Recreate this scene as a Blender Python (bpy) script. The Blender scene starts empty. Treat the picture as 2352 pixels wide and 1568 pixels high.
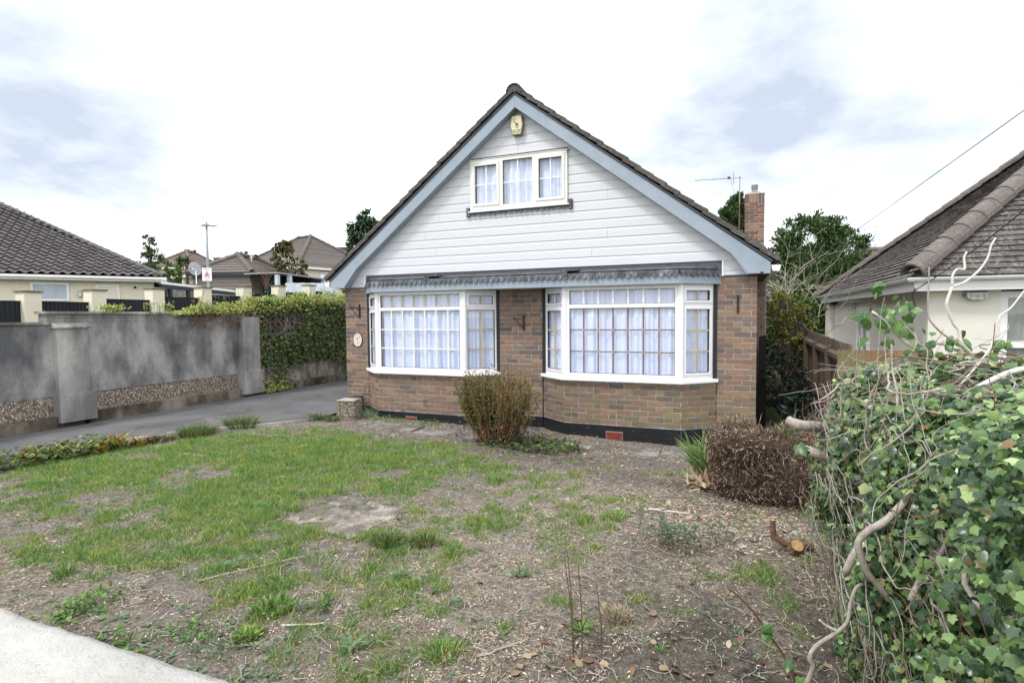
import bpy, math, random
import numpy as np
from mathutils import Matrix, Vector
R = math.radians
random.seed(7)
rng = np.random.default_rng(7)
scene = bpy.context.scene
COL = scene.collection

# ------------------------------------------------------------------ camera
cam = bpy.data.cameras.new('camera')
cam.sensor_width = 36.0
cam.lens = 36.0 * 1257.3 / 2352.0
cam.clip_start = 0.05
cam.clip_end = 3000
cob = bpy.data.objects.new('camera', cam)
COL.objects.link(cob)
PT, RL, YW = R(2.588), R(-.474), R(-21.92)
CAM = Vector((6.649, -8.278, 1.400))
fw = Vector((math.sin(YW)*math.cos(PT), math.cos(YW)*math.cos(PT), -math.sin(PT)))
r0 = Vector((math.cos(YW), -math.sin(YW), 0))
u0 = r0.cross(fw)
rt = r0*math.cos(RL)+u0*math.sin(RL)
up = -r0*math.sin(RL)+u0*math.cos(RL)
cob.matrix_world = Matrix(((rt.x, up.x, -fw.x, CAM.x), (rt.y, up.y, -fw.y, CAM.y), (rt.z, up.z, -fw.z, CAM.z), (0, 0, 0, 1)))
scene.camera = cob

# ------------------------------------------------------------------ world and sun
SUN_EL, SUN_AZ = R(56), R(205)      # azimuth clockwise from +Y
world = bpy.data.worlds.new("World")
scene.world = world
world.use_nodes = True
wt = world.node_tree
wt.nodes.clear()
def wn(t, **k):
    n = wt.nodes.new(t)
    for a, b in k.items():
        setattr(n, a, b)
    return n
def wl(a, b): wt.links.new(a, b)
def wmath(op, a, b=None, c=None, clamp=False):
    n = wn('ShaderNodeMath', operation=op, use_clamp=clamp)
    for i, v in enumerate((a, b, c)):
        if v is None: continue
        if isinstance(v, (int, float)): n.inputs[i].default_value = v
        else: wl(v, n.inputs[i])
    return n.outputs[0]
wout = wn('ShaderNodeOutputWorld')
bg = wn('ShaderNodeBackground')
bg.inputs[1].default_value = 0.1
wl(bg.outputs[0], wout.inputs[0])
sky = wn('ShaderNodeTexSky', sky_type='NISHITA')
sky.sun_disc = False
sky.sun_elevation = SUN_EL
sky.sun_rotation = SUN_AZ
tc = wn('ShaderNodeTexCoord')
sep = wn('ShaderNodeSeparateXYZ')
wl(tc.outputs['Generated'], sep.inputs[0])
zc = wmath('ADD', wmath('MAXIMUM', sep.outputs[2], 0.0), 0.22)
cmb = wn('ShaderNodeCombineXYZ')
wl(wmath('DIVIDE', sep.outputs[0], zc), cmb.inputs[0])
wl(wmath('DIVIDE', sep.outputs[1], zc), cmb.inputs[1])
def wnoise(scale, det, rough, off):
    m = wn('ShaderNodeMapping')
    m.inputs['Location'].default_value = off
    wl(cmb.outputs[0], m.inputs[0])
    n = wn('ShaderNodeTexNoise')
    n.inputs['Scale'].default_value = scale
    n.inputs['Detail'].default_value = det
    n.inputs['Roughness'].default_value = rough
    n.inputs['Distortion'].default_value = 0.15
    wl(m.outputs[0], n.inputs[0])
    return n.outputs[0]
n1 = wnoise(1.15, 6, .55, (3.1, 1.7, 0))
n2 = wnoise(3.0, 8, .6, (7.3, 2.2, 0))
# grey undersides of the larger clouds: (direction, angular radius, amount)
def pxdir(x, y):
    d = (fw + rt*((x-1176)/1257.3) - up*((y-784)/1257.3)).normalized()
    return d
blobs = None
for (bx, by, rad, amp) in ((40, 260, .28, .19), (330, 320, .30, .17), (800, 300, .14, .22), (1520, 220, .26, .16), (1780, 300, .30, .21),
                           (2150, 160, .45, .17), (1950, 20, .3, .10), (1000, -500, .5, .2), (3100, 300, .4, .22), (-700, 200, .45, .2)):
    d = pxdir(bx, by)
    vm = wn('ShaderNodeVectorMath', operation='DISTANCE')
    wl(tc.outputs['Generated'], vm.inputs[0])
    vm.inputs[1].default_value = d
    v = wmath('MULTIPLY', wmath('SUBTRACT', 1.0, wmath('DIVIDE', vm.outputs['Value'], rad), clamp=True), amp)
    blobs = v if blobs is None else wmath('ADD', blobs, v)
shade = wmath('MULTIPLY', .86, wmath('ADD', wmath('ADD', wmath('MULTIPLY', n1, .70), wmath('MULTIPLY', n2, .62)), blobs))
ramp = wn('ShaderNodeValToRGB')
wl(shade, ramp.inputs[0])
cr = ramp.color_ramp
cr.elements[0].position = .62; cr.elements[0].color = (12.5, 12.6, 12.8, 1)
cr.elements[1].position = .96; cr.elements[1].color = (4.4, 4.9, 5.8, 1)
e = cr.elements.new(.70); e.color = (8.7, 9.0, 9.5, 1)
e = cr.elements.new(.80); e.color = (6.6, 7.1, 7.9, 1)
mixs = wn('ShaderNodeMixRGB')
mixs.inputs[0].default_value = .93
wl(sky.outputs[0], mixs.inputs[1]); wl(ramp.outputs[0], mixs.inputs[2])
wl(mixs.outputs[0], bg.inputs[0])
sun = bpy.data.lights.new('sun', 'SUN')
sun.energy = 1.5
sun.angle = R(11)
sun.color = (1, .96, .9)
so = bpy.data.objects.new('sun', sun)
COL.objects.link(so)
sd = Vector((math.sin(SUN_AZ)*math.cos(SUN_EL), math.cos(SUN_AZ)*math.cos(SUN_EL), math.sin(SUN_EL)))
so.rotation_euler = sd.to_track_quat('Z', 'Y').to_euler()
so.location = (0, -20, 30)
vs = scene.view_settings
vs.view_transform = 'Standard'
vs.look = 'None'
vs.exposure = 0.68
vs.gamma = 1
vs.use_curve_mapping = False

# ------------------------------------------------------------------ materials
def nd(nt, t, **k):
    n = nt.nodes.new(t)
    for a, b in k.items(): setattr(n, a, b)
    return n
class Mat:
    def __init__(s, name, rough=.8, spec=.3):
        s.m = bpy.data.materials.new(name)
        s.m.use_nodes = True
        s.nt = s.m.node_tree
        s.b = s.nt.nodes['Principled BSDF']
        s.b.inputs['Roughness'].default_value = rough
        s.b.inputs['Specular IOR Level'].default_value = spec
        s.geo = nd(s.nt, 'ShaderNodeNewGeometry')
        s.pos = s.geo.outputs['Position']
    def l(s, a, b): s.nt.links.new(a, b)
    def noise(s, scale, det=4, rough=.6, stretch=None, vec=None, off=0):
        n = nd(s.nt, 'ShaderNodeTexNoise')
        n.inputs['Scale'].default_value = scale
        n.inputs['Detail'].default_value = det
        n.inputs['Roughness'].default_value = rough
        v = vec or s.pos
        m = nd(s.nt, 'ShaderNodeMapping')
        m.inputs['Scale'].default_value = stretch or (1, 1, 1)
        m.inputs['Location'].default_value = (off, off*.7, off*.3)
        s.l(v, m.inputs[0]); s.l(m.outputs[0], n.inputs[0])
        return n.outputs[0]
    def voro(s, scale, out='Color', vec=None, feat='F1'):
        n = nd(s.nt, 'ShaderNodeTexVoronoi', feature=feat)
        n.inputs['Scale'].default_value = scale
        s.l(vec or s.pos, n.inputs[0])
        return n.outputs[out]
    def ramp(s, f, stops, interp='LINEAR'):
        n = nd(s.nt, 'ShaderNodeValToRGB')
        n.color_ramp.interpolation = interp
        els = n.color_ramp.elements
        while len(els) > 1: els.remove(els[-1])
        els[0].position = stops[0][0]; els[0].color = (*stops[0][1], 1)
        for p, c in stops[1:]:
            e = els.new(p); e.color = (*c, 1)
        s.l(f, n.inputs[0])
        return n.outputs[0]
    def math(s, op, a, b=None, clamp=False):
        n = nd(s.nt, 'ShaderNodeMath', operation=op, use_clamp=clamp)
        for i, v in enumerate((a, b)):
            if v is None: continue
            if isinstance(v, (int, float)): n.inputs[i].default_value = v
            else: s.l(v, n.inputs[i])
        return n.outputs[0]
    def mix(s, f, a, b, mode='MIX'):
        n = nd(s.nt, 'ShaderNodeMixRGB', blend_type=mode)
        for i, v in enumerate((f, a, b)):
            if isinstance(v, (int, float)): n.inputs[i].default_value = v
            elif isinstance(v, tuple): n.inputs[i].default_value = (*v, 1)
            else: s.l(v, n.inputs[i])
        return n.outputs[0]
    def color(s, c):
        if isinstance(c, tuple): s.b.inputs['Base Color'].default_value = (*c, 1)
        else: s.l(c, s.b.inputs['Base Color'])
        return s
    def bump(s, h, strength=.4, dist=.01):
        n = nd(s.nt, 'ShaderNodeBump')
        n.inputs['Strength'].default_value = strength
        n.inputs['Distance'].default_value = dist
        s.l(h, n.inputs['Height']); s.l(n.outputs[0], s.b.inputs['Normal'])
        return s
    def rnd(s):
        oi = nd(s.nt, 'ShaderNodeObjectInfo')
        a = s.math('ADD', oi.outputs['Random'], s.geo.outputs['Random Per Island'])
        w = nd(s.nt, 'ShaderNodeTexWhiteNoise', noise_dimensions='1D')
        s.l(s.math('MULTIPLY', a, 37.7), w.inputs['W'])
        return w.outputs['Value']
def simple(name, c, rough=.7, spec=.3, var=.12, scale=3.0, bump=0, bscale=60, dist=.004, metal=0):
    m = Mat(name, rough, spec)
    f = m.noise(scale, 5)
    lo = tuple(x*(1-var) for x in c); hi = tuple(min(1, x*(1+var)) for x in c)
    m.color(m.ramp(f, [(.3, lo), (.7, hi)]))
    if bump: m.bump(m.noise(bscale, 4), bump, dist)
    m.b.inputs['Metallic'].default_value = metal
    return m.m

def m_brick(name, cols, stain=.5, algae=True):
    m = Mat(name, .9, .2)
    r = m.rnd()
    base = m.ramp(r, [(i/len(cols), c) for i, c in enumerate(cols)], 'CONSTANT')
    grit = m.noise(90, 5, .7)
    base = m.mix(.75, base, m.ramp(grit, [(.3, (.45, .42, .42)), (.65, (1.25, 1.2, 1.15))]), 'MULTIPLY')
    big = m.noise(2.6, 4)
    base = m.mix(m.math('MULTIPLY', m.ramp(big, [(.45, (0, 0, 0)), (.7, (1, 1, 1))]), stain*.6), base, (.20, .175, .155))
    base = m.mix(.18, base, (.19, .168, .15))
    if algae:
        sp = nd(m.nt, 'ShaderNodeSeparateXYZ'); m.l(m.pos, sp.inputs[0])
        low = m.math('SUBTRACT', 1.0, m.math('DIVIDE', m.math('SUBTRACT', sp.outputs[2], -.1), .75), True)
        right = m.math('DIVIDE', m.math('SUBTRACT', sp.outputs[0], 3.8), 1.8, True)
        k = m.math('MULTIPLY', m.math('MULTIPLY', low, m.math('ADD', m.math('MULTIPLY', right, .8), .2)), m.ramp(m.noise(4.5, 4), [(.35, (0, 0, 0)), (.6, (1, 1, 1))]))
        base = m.mix(m.math('MULTIPLY', k, .62), base, (.19, .175, .07))
    m.color(base).bump(m.noise(130, 5, .7), .6, .004)
    return m.m
BR = m_brick('brown_brick', [(.23, .150, .110), (.28, .180, .125), (.185, .132, .108), (.31, .190, .118), (.115, .095, .092), (.25, .162, .118), (.265, .145, .108), (.205, .148, .118), (.32, .215, .14), (.24, .135, .105), (.225, .17, .13), (.15, .115, .10)])
BRC = m_brick('chimney_brick', [(.25, .085, .06), (.33, .20, .145), (.12, .08, .075), (.30, .165, .12), (.15, .10, .09), (.36, .235, .175), (.27, .10, .07), (.20, .12, .095)], .2, False)
mt = Mat('grey_mortar', .95, .1)
mt.color(mt.ramp(mt.noise(14, 6), [(.3, (.19, .185, .175)), (.7, (.42, .41, .39))])).bump(mt.noise(90, 4), .8, .006)
MORT = mt.m
mt = Mat('pale_mortar', .95, .1)
mt.color(mt.ramp(mt.noise(14, 6), [(.3, (.33, .29, .24)), (.7, (.46, .42, .36))])).bump(mt.noise(90, 4), .8, .006)
MORTC = mt.m
mt = Mat('white_siding', .32, .45)
mt.color(mt.mix(m_f := mt.math('MULTIPLY', mt.ramp(mt.noise(2.2, 6, .6, (.5, 1, 3)), [(.5, (0, 0, 0)), (.8, (1, 1, 1))]), .22), (.59, .602, .645), (.47, .46, .455)))
mt.bump(mt.noise(1.5, 3, .5, (1, 1, .4)), .12, .02)
SID = mt.m
UPVC = simple('white_upvc', (.76, .765, .79), .28, .5, .03, 2)
CREAMW = simple('cream_frame', (.69, .685, .67), .35, .45, .04, 2)
mt = Mat('blue_grey_paint', .45, .4)
f1 = mt.noise(3.5, 6, .65)
f2 = mt.noise(26, 5, .7, (1, 1, 1))
cc = mt.ramp(f1, [(.3, (.25, .305, .37)), (.7, (.32, .375, .44))])
cc = mt.mix(mt.math('MULTIPLY', mt.ramp(f2, [(.60, (0, 0, 0)), (.72, (1, 1, 1))]), .35), cc, (.40, .45, .48))
mt.color(cc).bump(f2, .15, .003)
BLUE = mt.m
mt = Mat('weathered_lead', .6, .4)
cc = mt.ramp(mt.noise(9, 7, .7, (1, 1, .35)), [(.36, (.03, .032, .038)), (.56, (.095, .105, .125)), (.75, (.34, .36, .39))])
mt.color(cc).bump(mt.noise(30, 4), .4, .006)
LEAD = mt.m
DLEAD = simple('dark_lead', (.075, .083, .10), .5, .4, .35, 8, .3)
mt = Mat('black_plinth_paint', .4, .4)
cc = mt.mix(mt.ramp(mt.noise(22, 6, .7), [(.62, (0, 0, 0)), (.72, (.8, .8, .8))]), (.012, .013, .017), (.22, .19, .16))
mt.color(cc).bump(mt.noise(20, 5), .7, .01)
BLACKP = mt.m
def m_tile(name, a, b, li=(.33, .32, .28), amt=.6, moss=(.07, .075, .03)):
    m = Mat(name, .92, .15)
    r = m.rnd()
    base = m.mix(r, a, b)
    base = m.mix(.6, base, m.ramp(m.noise(40, 6, .7), [(.3, (.5, .5, .5)), (.7, (1.35, 1.35, 1.35))]), 'MULTIPLY')
    base = m.mix(m.math('MULTIPLY', m.ramp(m.noise(14, 6, .75), [(.54, (0, 0, 0)), (.64, (1, 1, 1))]), amt), base, li)
    base = m.mix(m.math('MULTIPLY', m.ramp(m.noise(6, 5, .7, off=9), [(.56, (0, 0, 0)), (.66, (1, 1, 1))]), amt), base, moss)
    m.color(base).bump(m.noise(60, 5, .7), .6, .006)
    return m.m
TILE = m_tile('mossy_concrete_tile', (.085, .078, .075), (.12, .108, .10), (.30, .29, .26), .35)
TILEL = m_tile('pantile', (.095, .088, .092), (.14, .13, .134), (.34, .32, .31), .35, (.05, .045, .045))
TILER = m_tile('plain_tile', (.085, .078, .076), (.15, .135, .128), (.40, .385, .36), .65, (.045, .042, .035))
TILEF = m_tile('far_tile', (.125, .11, .10), (.165, .145, .135), (.24, .22, .21), .3, (.06, .055, .05))
TILEB = m_tile('brown_far_tile', (.17, .125, .115), (.21, .16, .15), (.24, .22, .21), .3, (.09, .08, .08))
HIPR = m_tile('hip_tile', (.135, .118, .112), (.17, .15, .142), (.34, .31, .27), .4, (.05, .05, .03))
mt = Mat('net_curtain', .85, .1)
mt.color(mt.ramp(mt.noise(2.5, 4), [(.3, (.66, .72, .90)), (.7, (.74, .80, .95))]))
mt.b.inputs['Transmission Weight'].default_value = 0
CURT = mt.m
m = bpy.data.materials.new('window_glass'); m.use_nodes = True
nt = m.node_tree; nt.nodes.clear()
o = nd(nt, 'ShaderNodeOutputMaterial'); mx = nd(nt, 'ShaderNodeMixShader'); tr = nd(nt, 'ShaderNodeBsdfTransparent'); gl = nd(nt, 'ShaderNodeBsdfGlossy'); lw = nd(nt, 'ShaderNodeLayerWeight')
tr.inputs[0].default_value = (.965, .98, .99, 1); gl.inputs['Roughness'].default_value = .015; lw.inputs[0].default_value = .5
pw_ = nd(nt, 'ShaderNodeMath', operation='POWER'); pw_.inputs[1].default_value = 4.0; nt.links.new(lw.outputs['Facing'], pw_.inputs[0])
ma_ = nd(nt, 'ShaderNodeMath', operation='MULTIPLY_ADD'); ma_.inputs[1].default_value = .85; ma_.inputs[2].default_value = .075; nt.links.new(pw_.outputs[0], ma_.inputs[0])
nt.links.new(ma_.outputs[0], mx.inputs[0]); nt.links.new(tr.outputs[0], mx.inputs[1]); nt.links.new(gl.outputs[0], mx.inputs[2]); nt.links.new(mx.outputs[0], o.inputs[0])
GLASS = m
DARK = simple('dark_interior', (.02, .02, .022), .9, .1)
REVEAL = simple('black_reveal_paint', (.02, .022, .028), .6, .3)
RUBBER = simple('black_gasket', (.015, .015, .02), .5, .3)
TAN = simple('tan_glazing_bar', (.44, .36, .25), .5, .3)
BROWNB = simple('brown_glazing_bar', (.15, .062, .042), .5, .3)
GOLD = simple('gold_cross', (.62, .42, .16), .4, .4)
IRON = simple('black_iron', (.012, .012, .014), .5, .4)
TERRA = simple('red_terracotta', (.24, .062, .045), .8, .2, .25, 30, .4)
mt = Mat('pebbledash', .9, .25)
vc = mt.voro(42, 'Color'); vd = mt.voro(42, 'Distance')
gs = nd(mt.nt, 'ShaderNodeSeparateXYZ'); mt.l(vc, gs.inputs[0])
pc = mt.ramp(gs.outputs[0], [(0, (.19, .15, .105)), (.3, (.34, .29, .22)), (.5, (.24, .18, .125)), (.65, (.46, .42, .35)), (.85, (.28, .22, .155)), (.95, (.12, .10, .09))], 'CONSTANT')
pc = mt.mix(mt.ramp(vd, [(.42, (0, 0, 0)), (.6, (1, 1, 1))]), pc, (.11, .095, .08))
pc = mt.mix(mt.math('MULTIPLY', mt.ramp(mt.noise(3, 5), [(.45, (0, 0, 0)), (.65, (1, 1, 1))]), .45), pc, (.14, .125, .10))
mt.color(pc).bump(mt.math('SUBTRACT', 1.0, vd), .9, .012)
PEB = mt.m
def m_render(name, dark, mid, light, z0=0, cracks=True):
    m = Mat(name, .92, .15)
    a = m.noise(1.5, 8, .62, (1, 1, .55), off=3)
    st = m.noise(4.5, 6, .6, (1, 1, .12))
    f = m.math('ADD', m.math('MULTIPLY', a, .85), m.math('MULTIPLY', st, .22))
    c = m.ramp(f, [(.43, dark), (.52, mid), (.60, light), (.69, tuple(x*1.25 for x in light))])
    c = m.mix(.5, c, m.ramp(m.noise(55, 5), [(.3, (.7, .7, .7)), (.7, (1.2, 1.2, 1.2))]), 'MULTIPLY')
    if cracks:
        w = nd(m.nt, 'ShaderNodeTexVoronoi', feature='DISTANCE_TO_EDGE'); w.inputs['Scale'].default_value = .9
        mp = nd(m.nt, 'ShaderNodeMapping'); mp.inputs['Scale'].default_value = (1, 1, 1.6)
        ns = nd(m.nt, 'ShaderNodeVectorMath', operation='ADD')
        nn = nd(m.nt, 'ShaderNodeTexNoise'); nn.inputs['Scale'].default_value = 5
        m.l(m.pos, nn.inputs[0]); m.l(m.pos, ns.inputs[0])
        s2 = nd(m.nt, 'ShaderNodeVectorMath', operation='SCALE'); s2.inputs['Scale'].default_value = .25
        m.l(nn.outputs['Color'], s2.inputs[0]); m.l(s2.outputs[0], ns.inputs[1]); m.l(ns.outputs[0], mp.inputs[0]); m.l(mp.outputs[0], w.inputs[0])
        c = m.mix(m.math('MULTIPLY', m.ramp(w.outputs[0], [(.0, (1, 1, 1)), (.004, (0, 0, 0))]), .45), c, (.04, .04, .04))
    m.color(c).bump(m.noise(35, 5), .35, .006)
    return m.m
REND = m_render('stained_grey_render', (.105, .107, .112), (.20, .20, .205), (.33, .325, .32))
RENDL = m_render('lighter_grey_render', (.17, .17, .17), (.27, .265, .26), (.37, .36, .345))
COPE = m_render('lichened_coping', (.12, .12, .10), (.28, .27, .24), (.45, .44, .40), cracks=False)
KERB = m_render('stained_kerb', (.05, .042, .034), (.12, .10, .08), (.22, .20, .17), cracks=False)
mt = Mat('tarmac', .85, .25)
c = mt.ramp(mt.noise(1.1, 7, .6), [(.35, (.085, .085, .091)), (.65, (.145, .143, .148))])
c = mt.mix(.7, c, mt.ramp(mt.noise(160, 3, .7), [(.3, (.55, .55, .55)), (.7, (1.45, 1.45, 1.45))]), 'MULTIPLY')
c = mt.mix(mt.math('MULTIPLY', mt.ramp(mt.noise(2.6, 5, .6, off=5), [(.62, (0, 0, 0)), (.68, (1, 1, 1))]), .6), c, (.035, .035, .04))
mt.color(c).bump(mt.noise(180, 3), .6, .005)
TARM = mt.m

mt = Mat('white_wall_render', .85, .2)
c = mt.ramp(mt.noise(5, 7, .6), [(.3, (.40, .395, .375)), (.7, (.53, .525, .505))])
c = mt.mix(mt.math('MULTIPLY', mt.ramp(mt.noise(38, 5, .7, (.5, 1.6, 1)), [(.64, (0, 0, 0)), (.72, (1, 1, 1))]), .5), c, (.27, .26, .24))
mt.color(c).bump(mt.noise(26, 6, .7), 1.0, .02)
WWALL = mt.m
mt = Mat('cracked_concrete', .9, .2)
c = mt.ramp(mt.noise(6, 6), [(.35, (.12, .105, .09)), (.65, (.34, .31, .275))])
c = mt.mix(mt.ramp(mt.noise(2.6, 6, .65, off=2), [(.50, (0, 0, 0)), (.60, (.85, .85, .85))]), c, (.135, .11, .09))
vd = mt.voro(9, 'Distance', None, 'DISTANCE_TO_EDGE')
c = mt.mix(mt.ramp(vd, [(0, (.75, .75, .75)), (.035, (0, 0, 0))]), c, (.07, .06, .05))
mt.color(c).bump(mt.noise(60, 5), .6, .006)
SLAB = mt.m
PAVE = m_render('paving', (.10, .095, .088), (.165, .158, .148), (.25, .24, .225), cracks=False)
# lawn soil: the attribute carries what covers the earth (r = turf thatch, g = pale straw and chips, b = bare dark soil)
mt = Mat('garden_soil', .97, .1)
speck = mt.ramp(mt.noise(150, 4, .8), [(.56, (0, 0, 0)), (.66, (1, 1, 1))])
speck2 = mt.ramp(mt.noise(110, 4, .8, off=5), [(.56, (0, 0, 0)), (.68, (1, 1, 1))])
at = nd(mt.nt, 'ShaderNodeAttribute', attribute_name='cover')
ats = nd(mt.nt, 'ShaderNodeSeparateColor'); mt.l(at.outputs['Color'], ats.inputs[0])
soil = mt.ramp(mt.noise(9, 9, .8), [(.38, (.050, .046, .043)), (.5, (.15, .142, .133)), (.62, (.31, .297, .28))])
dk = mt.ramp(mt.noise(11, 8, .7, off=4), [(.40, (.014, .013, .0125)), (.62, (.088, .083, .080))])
st = mt.ramp(mt.noise(60, 6, .75, (1, 1, 1)), [(.36, (.10, .08, .062)), (.5, (.29, .25, .205)), (.64, (.52, .47, .40))])
gr = mt.ramp(mt.noise(30, 6, .8), [(.36, (.045, .055, .022)), (.64, (.26, .27, .13))])
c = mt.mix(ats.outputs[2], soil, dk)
c = mt.mix(mt.math('MULTIPLY', ats.outputs[1], mt.ramp(mt.noise(16, 6, .7, off=7), [(.35, (.2, .2, .2)), (.6, (1, 1, 1))])), c, st)
c = mt.mix(mt.math('MULTIPLY', speck2, .75), c, (.045, .037, .032))
c = mt.mix(mt.math('MULTIPLY', speck, .6), c, (.50, .44, .36))
c = mt.mix(mt.math('MULTIPLY', ats.outputs[0], .8), c, gr)
mt.color(c).bump(mt.noise(45, 8, .75), .9, .03)
SOIL = mt.m
mt = Mat('far_ground', .95, .1)
mt.color(mt.ramp(mt.noise(.5, 6), [(.35, (.05, .065, .025)), (.65, (.11, .115, .05))]))
FARG = mt.m
def m_leaf(name, stops, rough=.5, spec=.4, trans=.25, veins=None, patchy=None):
    m = Mat(name, rough, spec)
    r = m.rnd()
    c = m.ramp(r, stops)
    if veins:
        uv = nd(m.nt, 'ShaderNodeUVMap'); s = nd(m.nt, 'ShaderNodeSeparateXYZ'); m.l(uv.outputs[0], s.inputs[0])
        x = m.math('ABSOLUTE', m.math('MULTIPLY', m.math('SUBTRACT', s.outputs[0], .5), 2.0))
        y = m.math('SUBTRACT', m.math('MULTIPLY', s.outputs[1], 2.0), .45)
        ang = m.math('ARCTAN2', x, y)
        pp = m.math('PINGPONG', ang, .46)
        rr = m.math('SQRT', m.math('ADD', m.math('MULTIPLY', x, x), m.math('MULTIPLY', y, y)))
        dist = m.math('MULTIPLY', pp, rr)
        c = m.mix(m.math('MULTIPLY', m.math('LESS_THAN', dist, .022), .45), c, veins)
    c = m.mix(.35, c, m.ramp(m.noise(35, 3), [(.3, (.6, .6, .6)), (.7, (1.35, 1.35, 1.35))]), 'MULTIPLY')
    if patchy:
        c = m.mix(m.ramp(m.noise(3.2, 5, .65), [(.42, (0, 0, 0)), (.60, (1, 1, 1))]), c, m.mix(1.0, c, patchy, 'MULTIPLY'))
    m.color(c)
    if trans:
        out = m.nt.nodes['Material Output']; t = nd(m.nt, 'ShaderNodeBsdfTranslucent'); mx = nd(m.nt, 'ShaderNodeMixShader')
        mx.inputs[0].default_value = trans
        m.l(c, t.inputs[0]); m.l(m.b.outputs[0], mx.inputs[1]); m.l(t.outputs[0], mx.inputs[2]); m.l(mx.outputs[0], out.inputs[0])
    return m.m
IVY = m_leaf('ivy_leaf', [(0, (.018, .045, .022)), (.3, (.045, .10, .040)), (.56, (.10, .185, .060)), (.76, (.18, .29, .085)), (.9, (.27, .41, .14)), (.96, (.38, .50, .20)), (.985, (.22, .14, .06)), (1, (.18, .11, .06))], .30, .6, .22, (.15, .24, .11))
IVYB = m_leaf('big_ivy_leaf', [(0, (.03, .09, .03)), (.5, (.07, .17, .04)), (1, (.19, .32, .09))], .33, .5, .3, (.25, .34, .16))
WIVY = m_leaf('wall_ivy_leaf', [(0, (.015, .032, .012)), (.35, (.035, .075, .02)), (.65, (.07, .14, .03)), (.85, (.13, .20, .04)), (.96, (.28, .28, .06)), (1, (.20, .10, .05))], .45, .4, .25)
YIVY = m_leaf('yellow_ivy_leaf', [(0, (.09, .16, .03)), (.3, (.20, .30, .06)), (.55, (.36, .40, .09)), (.8, (.50, .47, .13)), (.93, (.14, .24, .05)), (1, (.30, .18, .06))], .5, .35, .3)
GRASS = m_leaf('grass_blade', [(0, (.055, .13, .035)), (.3, (.105, .235, .055)), (.6, (.18, .36, .085)), (.8, (.26, .44, .12)), (.92, (.40, .43, .19)), (1, (.52, .48, .30))], .55, .3, .3, patchy=(1.45, 1.15, 1.0))
DRYG = m_leaf('dry_grass_blade', [(0, (.24, .19, .12)), (.5, (.40, .33, .23)), (.8, (.50, .44, .33)), (1, (.17, .19, .07))], .7, .2, .15)
CHIP = m_leaf('dry_chip', [(0, (.07, .052, .042)), (.25, (.19, .135, .10)), (.5, (.38, .29, .22)), (.75, (.55, .46, .37)), (1, (.74, .68, .58))], .85, .15, 0)
DLEAF = m_leaf('dead_leaf', [(0, (.10, .06, .04)), (.4, (.24, .15, .09)), (.8, (.40, .30, .20)), (1, (.52, .44, .34))], .7, .2, .15)
WEED = m_leaf('weed_leaf', [(0, (.045, .10, .02)), (.5, (.10, .21, .045)), (1, (.19, .33, .08))], .5, .3, .2)
WEEDG = m_leaf('grey_weed_leaf', [(0, (.07, .13, .065)), (.5, (.13, .21, .11)), (1, (.22, .31, .18))], .6, .3, .2)
TUFTM = m_leaf('rough_grass', [(0, (.035, .075, .02)), (.5, (.09, .16, .04)), (.85, (.20, .25, .08)), (1, (.42, .34, .20))], .55, .3, .25)
CROC = m_leaf('orange_tinged_leaf', [(0, (.05, .09, .015)), (.4, (.16, .20, .025)), (.75, (.33, .32, .05)), (.9, (.42, .20, .05)), (1, (.30, .08, .03))], .45, .35, .25)
FLAX = m_leaf('flax_blade', [(0, (.07, .14, .035)), (.6, (.14, .24, .06)), (1, (.28, .33, .14))], .45, .4, .2)
FLAXB = m_leaf('bleached_leaf_base', [(0, (.22, .15, .10)), (.6, (.44, .33, .22)), (1, (.60, .50, .36))], .7, .2, .1)
MOUND = m_leaf('dead_root_fibre', [(0, (.045, .032, .025)), (.4, (.12, .085, .064)), (.8, (.23, .165, .125)), (1, (.46, .37, .29))], .9, .1, 0)
CONIF = m_leaf('conifer_spray', [(0, (.015, .038, .022)), (.6, (.045, .095, .048)), (1, (.11, .18, .08))], .6, .25, .1)
TREEG = m_leaf('tree_leaf', [(0, (.018, .04, .015)), (.5, (.048, .10, .028)), (.85, (.10, .17, .045)), (1, (.16, .24, .07))], .5, .35, .2)
TREEB = m_leaf('bright_tree_leaf', [(0, (.035, .08, .02)), (.5, (.09, .17, .035)), (1, (.19, .27, .06))], .5, .35, .2)
YELL = m_leaf('yellowing_leaf', [(0, (.04, .07, .015)), (.5, (.12, .15, .025)), (.8, (.24, .22, .035)), (1, (.28, .16, .03))], .5, .3, .2)
OLIVE = m_leaf('olive_brown_leaf', [(0, (.04, .06, .02)), (.5, (.11, .13, .05)), (.8, (.20, .18, .09)), (1, (.24, .15, .08))], .6, .3, .2)
DARKL = m_leaf('dark_shrub_leaf', [(0, (.008, .018, .014)), (.6, (.02, .045, .032)), (1, (.05, .09, .055))], .45, .4, .1)
BUSHL = m_leaf('bush_leaf', [(0, (.03, .05, .012)), (.5, (.07, .105, .025)), (.85, (.13, .16, .04)), (1, (.22, .11, .05))], .5, .3, .2)
PLUME = m_leaf('pale_plume', [(0, (.5, .44, .36)), (1, (.75, .70, .62))], .8, .1, .2)
def m_bark(name, a, b, sc=40):
    m = Mat(name, .85, .2)
    c = m.ramp(m.noise(sc, 6, .7), [(.3, a), (.7, b)])
    m.color(c).bump(m.noise(sc*2, 4), .6, .004)
    return m.m
STEM = m_bark('pale_ivy_stem', (.22, .19, .16), (.47, .42, .38))
STEMB = m_bark('brown_stem', (.09, .055, .035), (.23, .15, .10))
STEMO = m_bark('orange_twig', (.20, .09, .04), (.42, .22, .11))
STEMW = m_bark('white_shoot', (.50, .47, .43), (.70, .67, .62))
BARK = m_bark('bark', (.05, .04, .03), (.14, .11, .09), 12)
GREYTW = m_bark('grey_twig', (.30, .28, .22), (.52, .49, .41))
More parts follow.
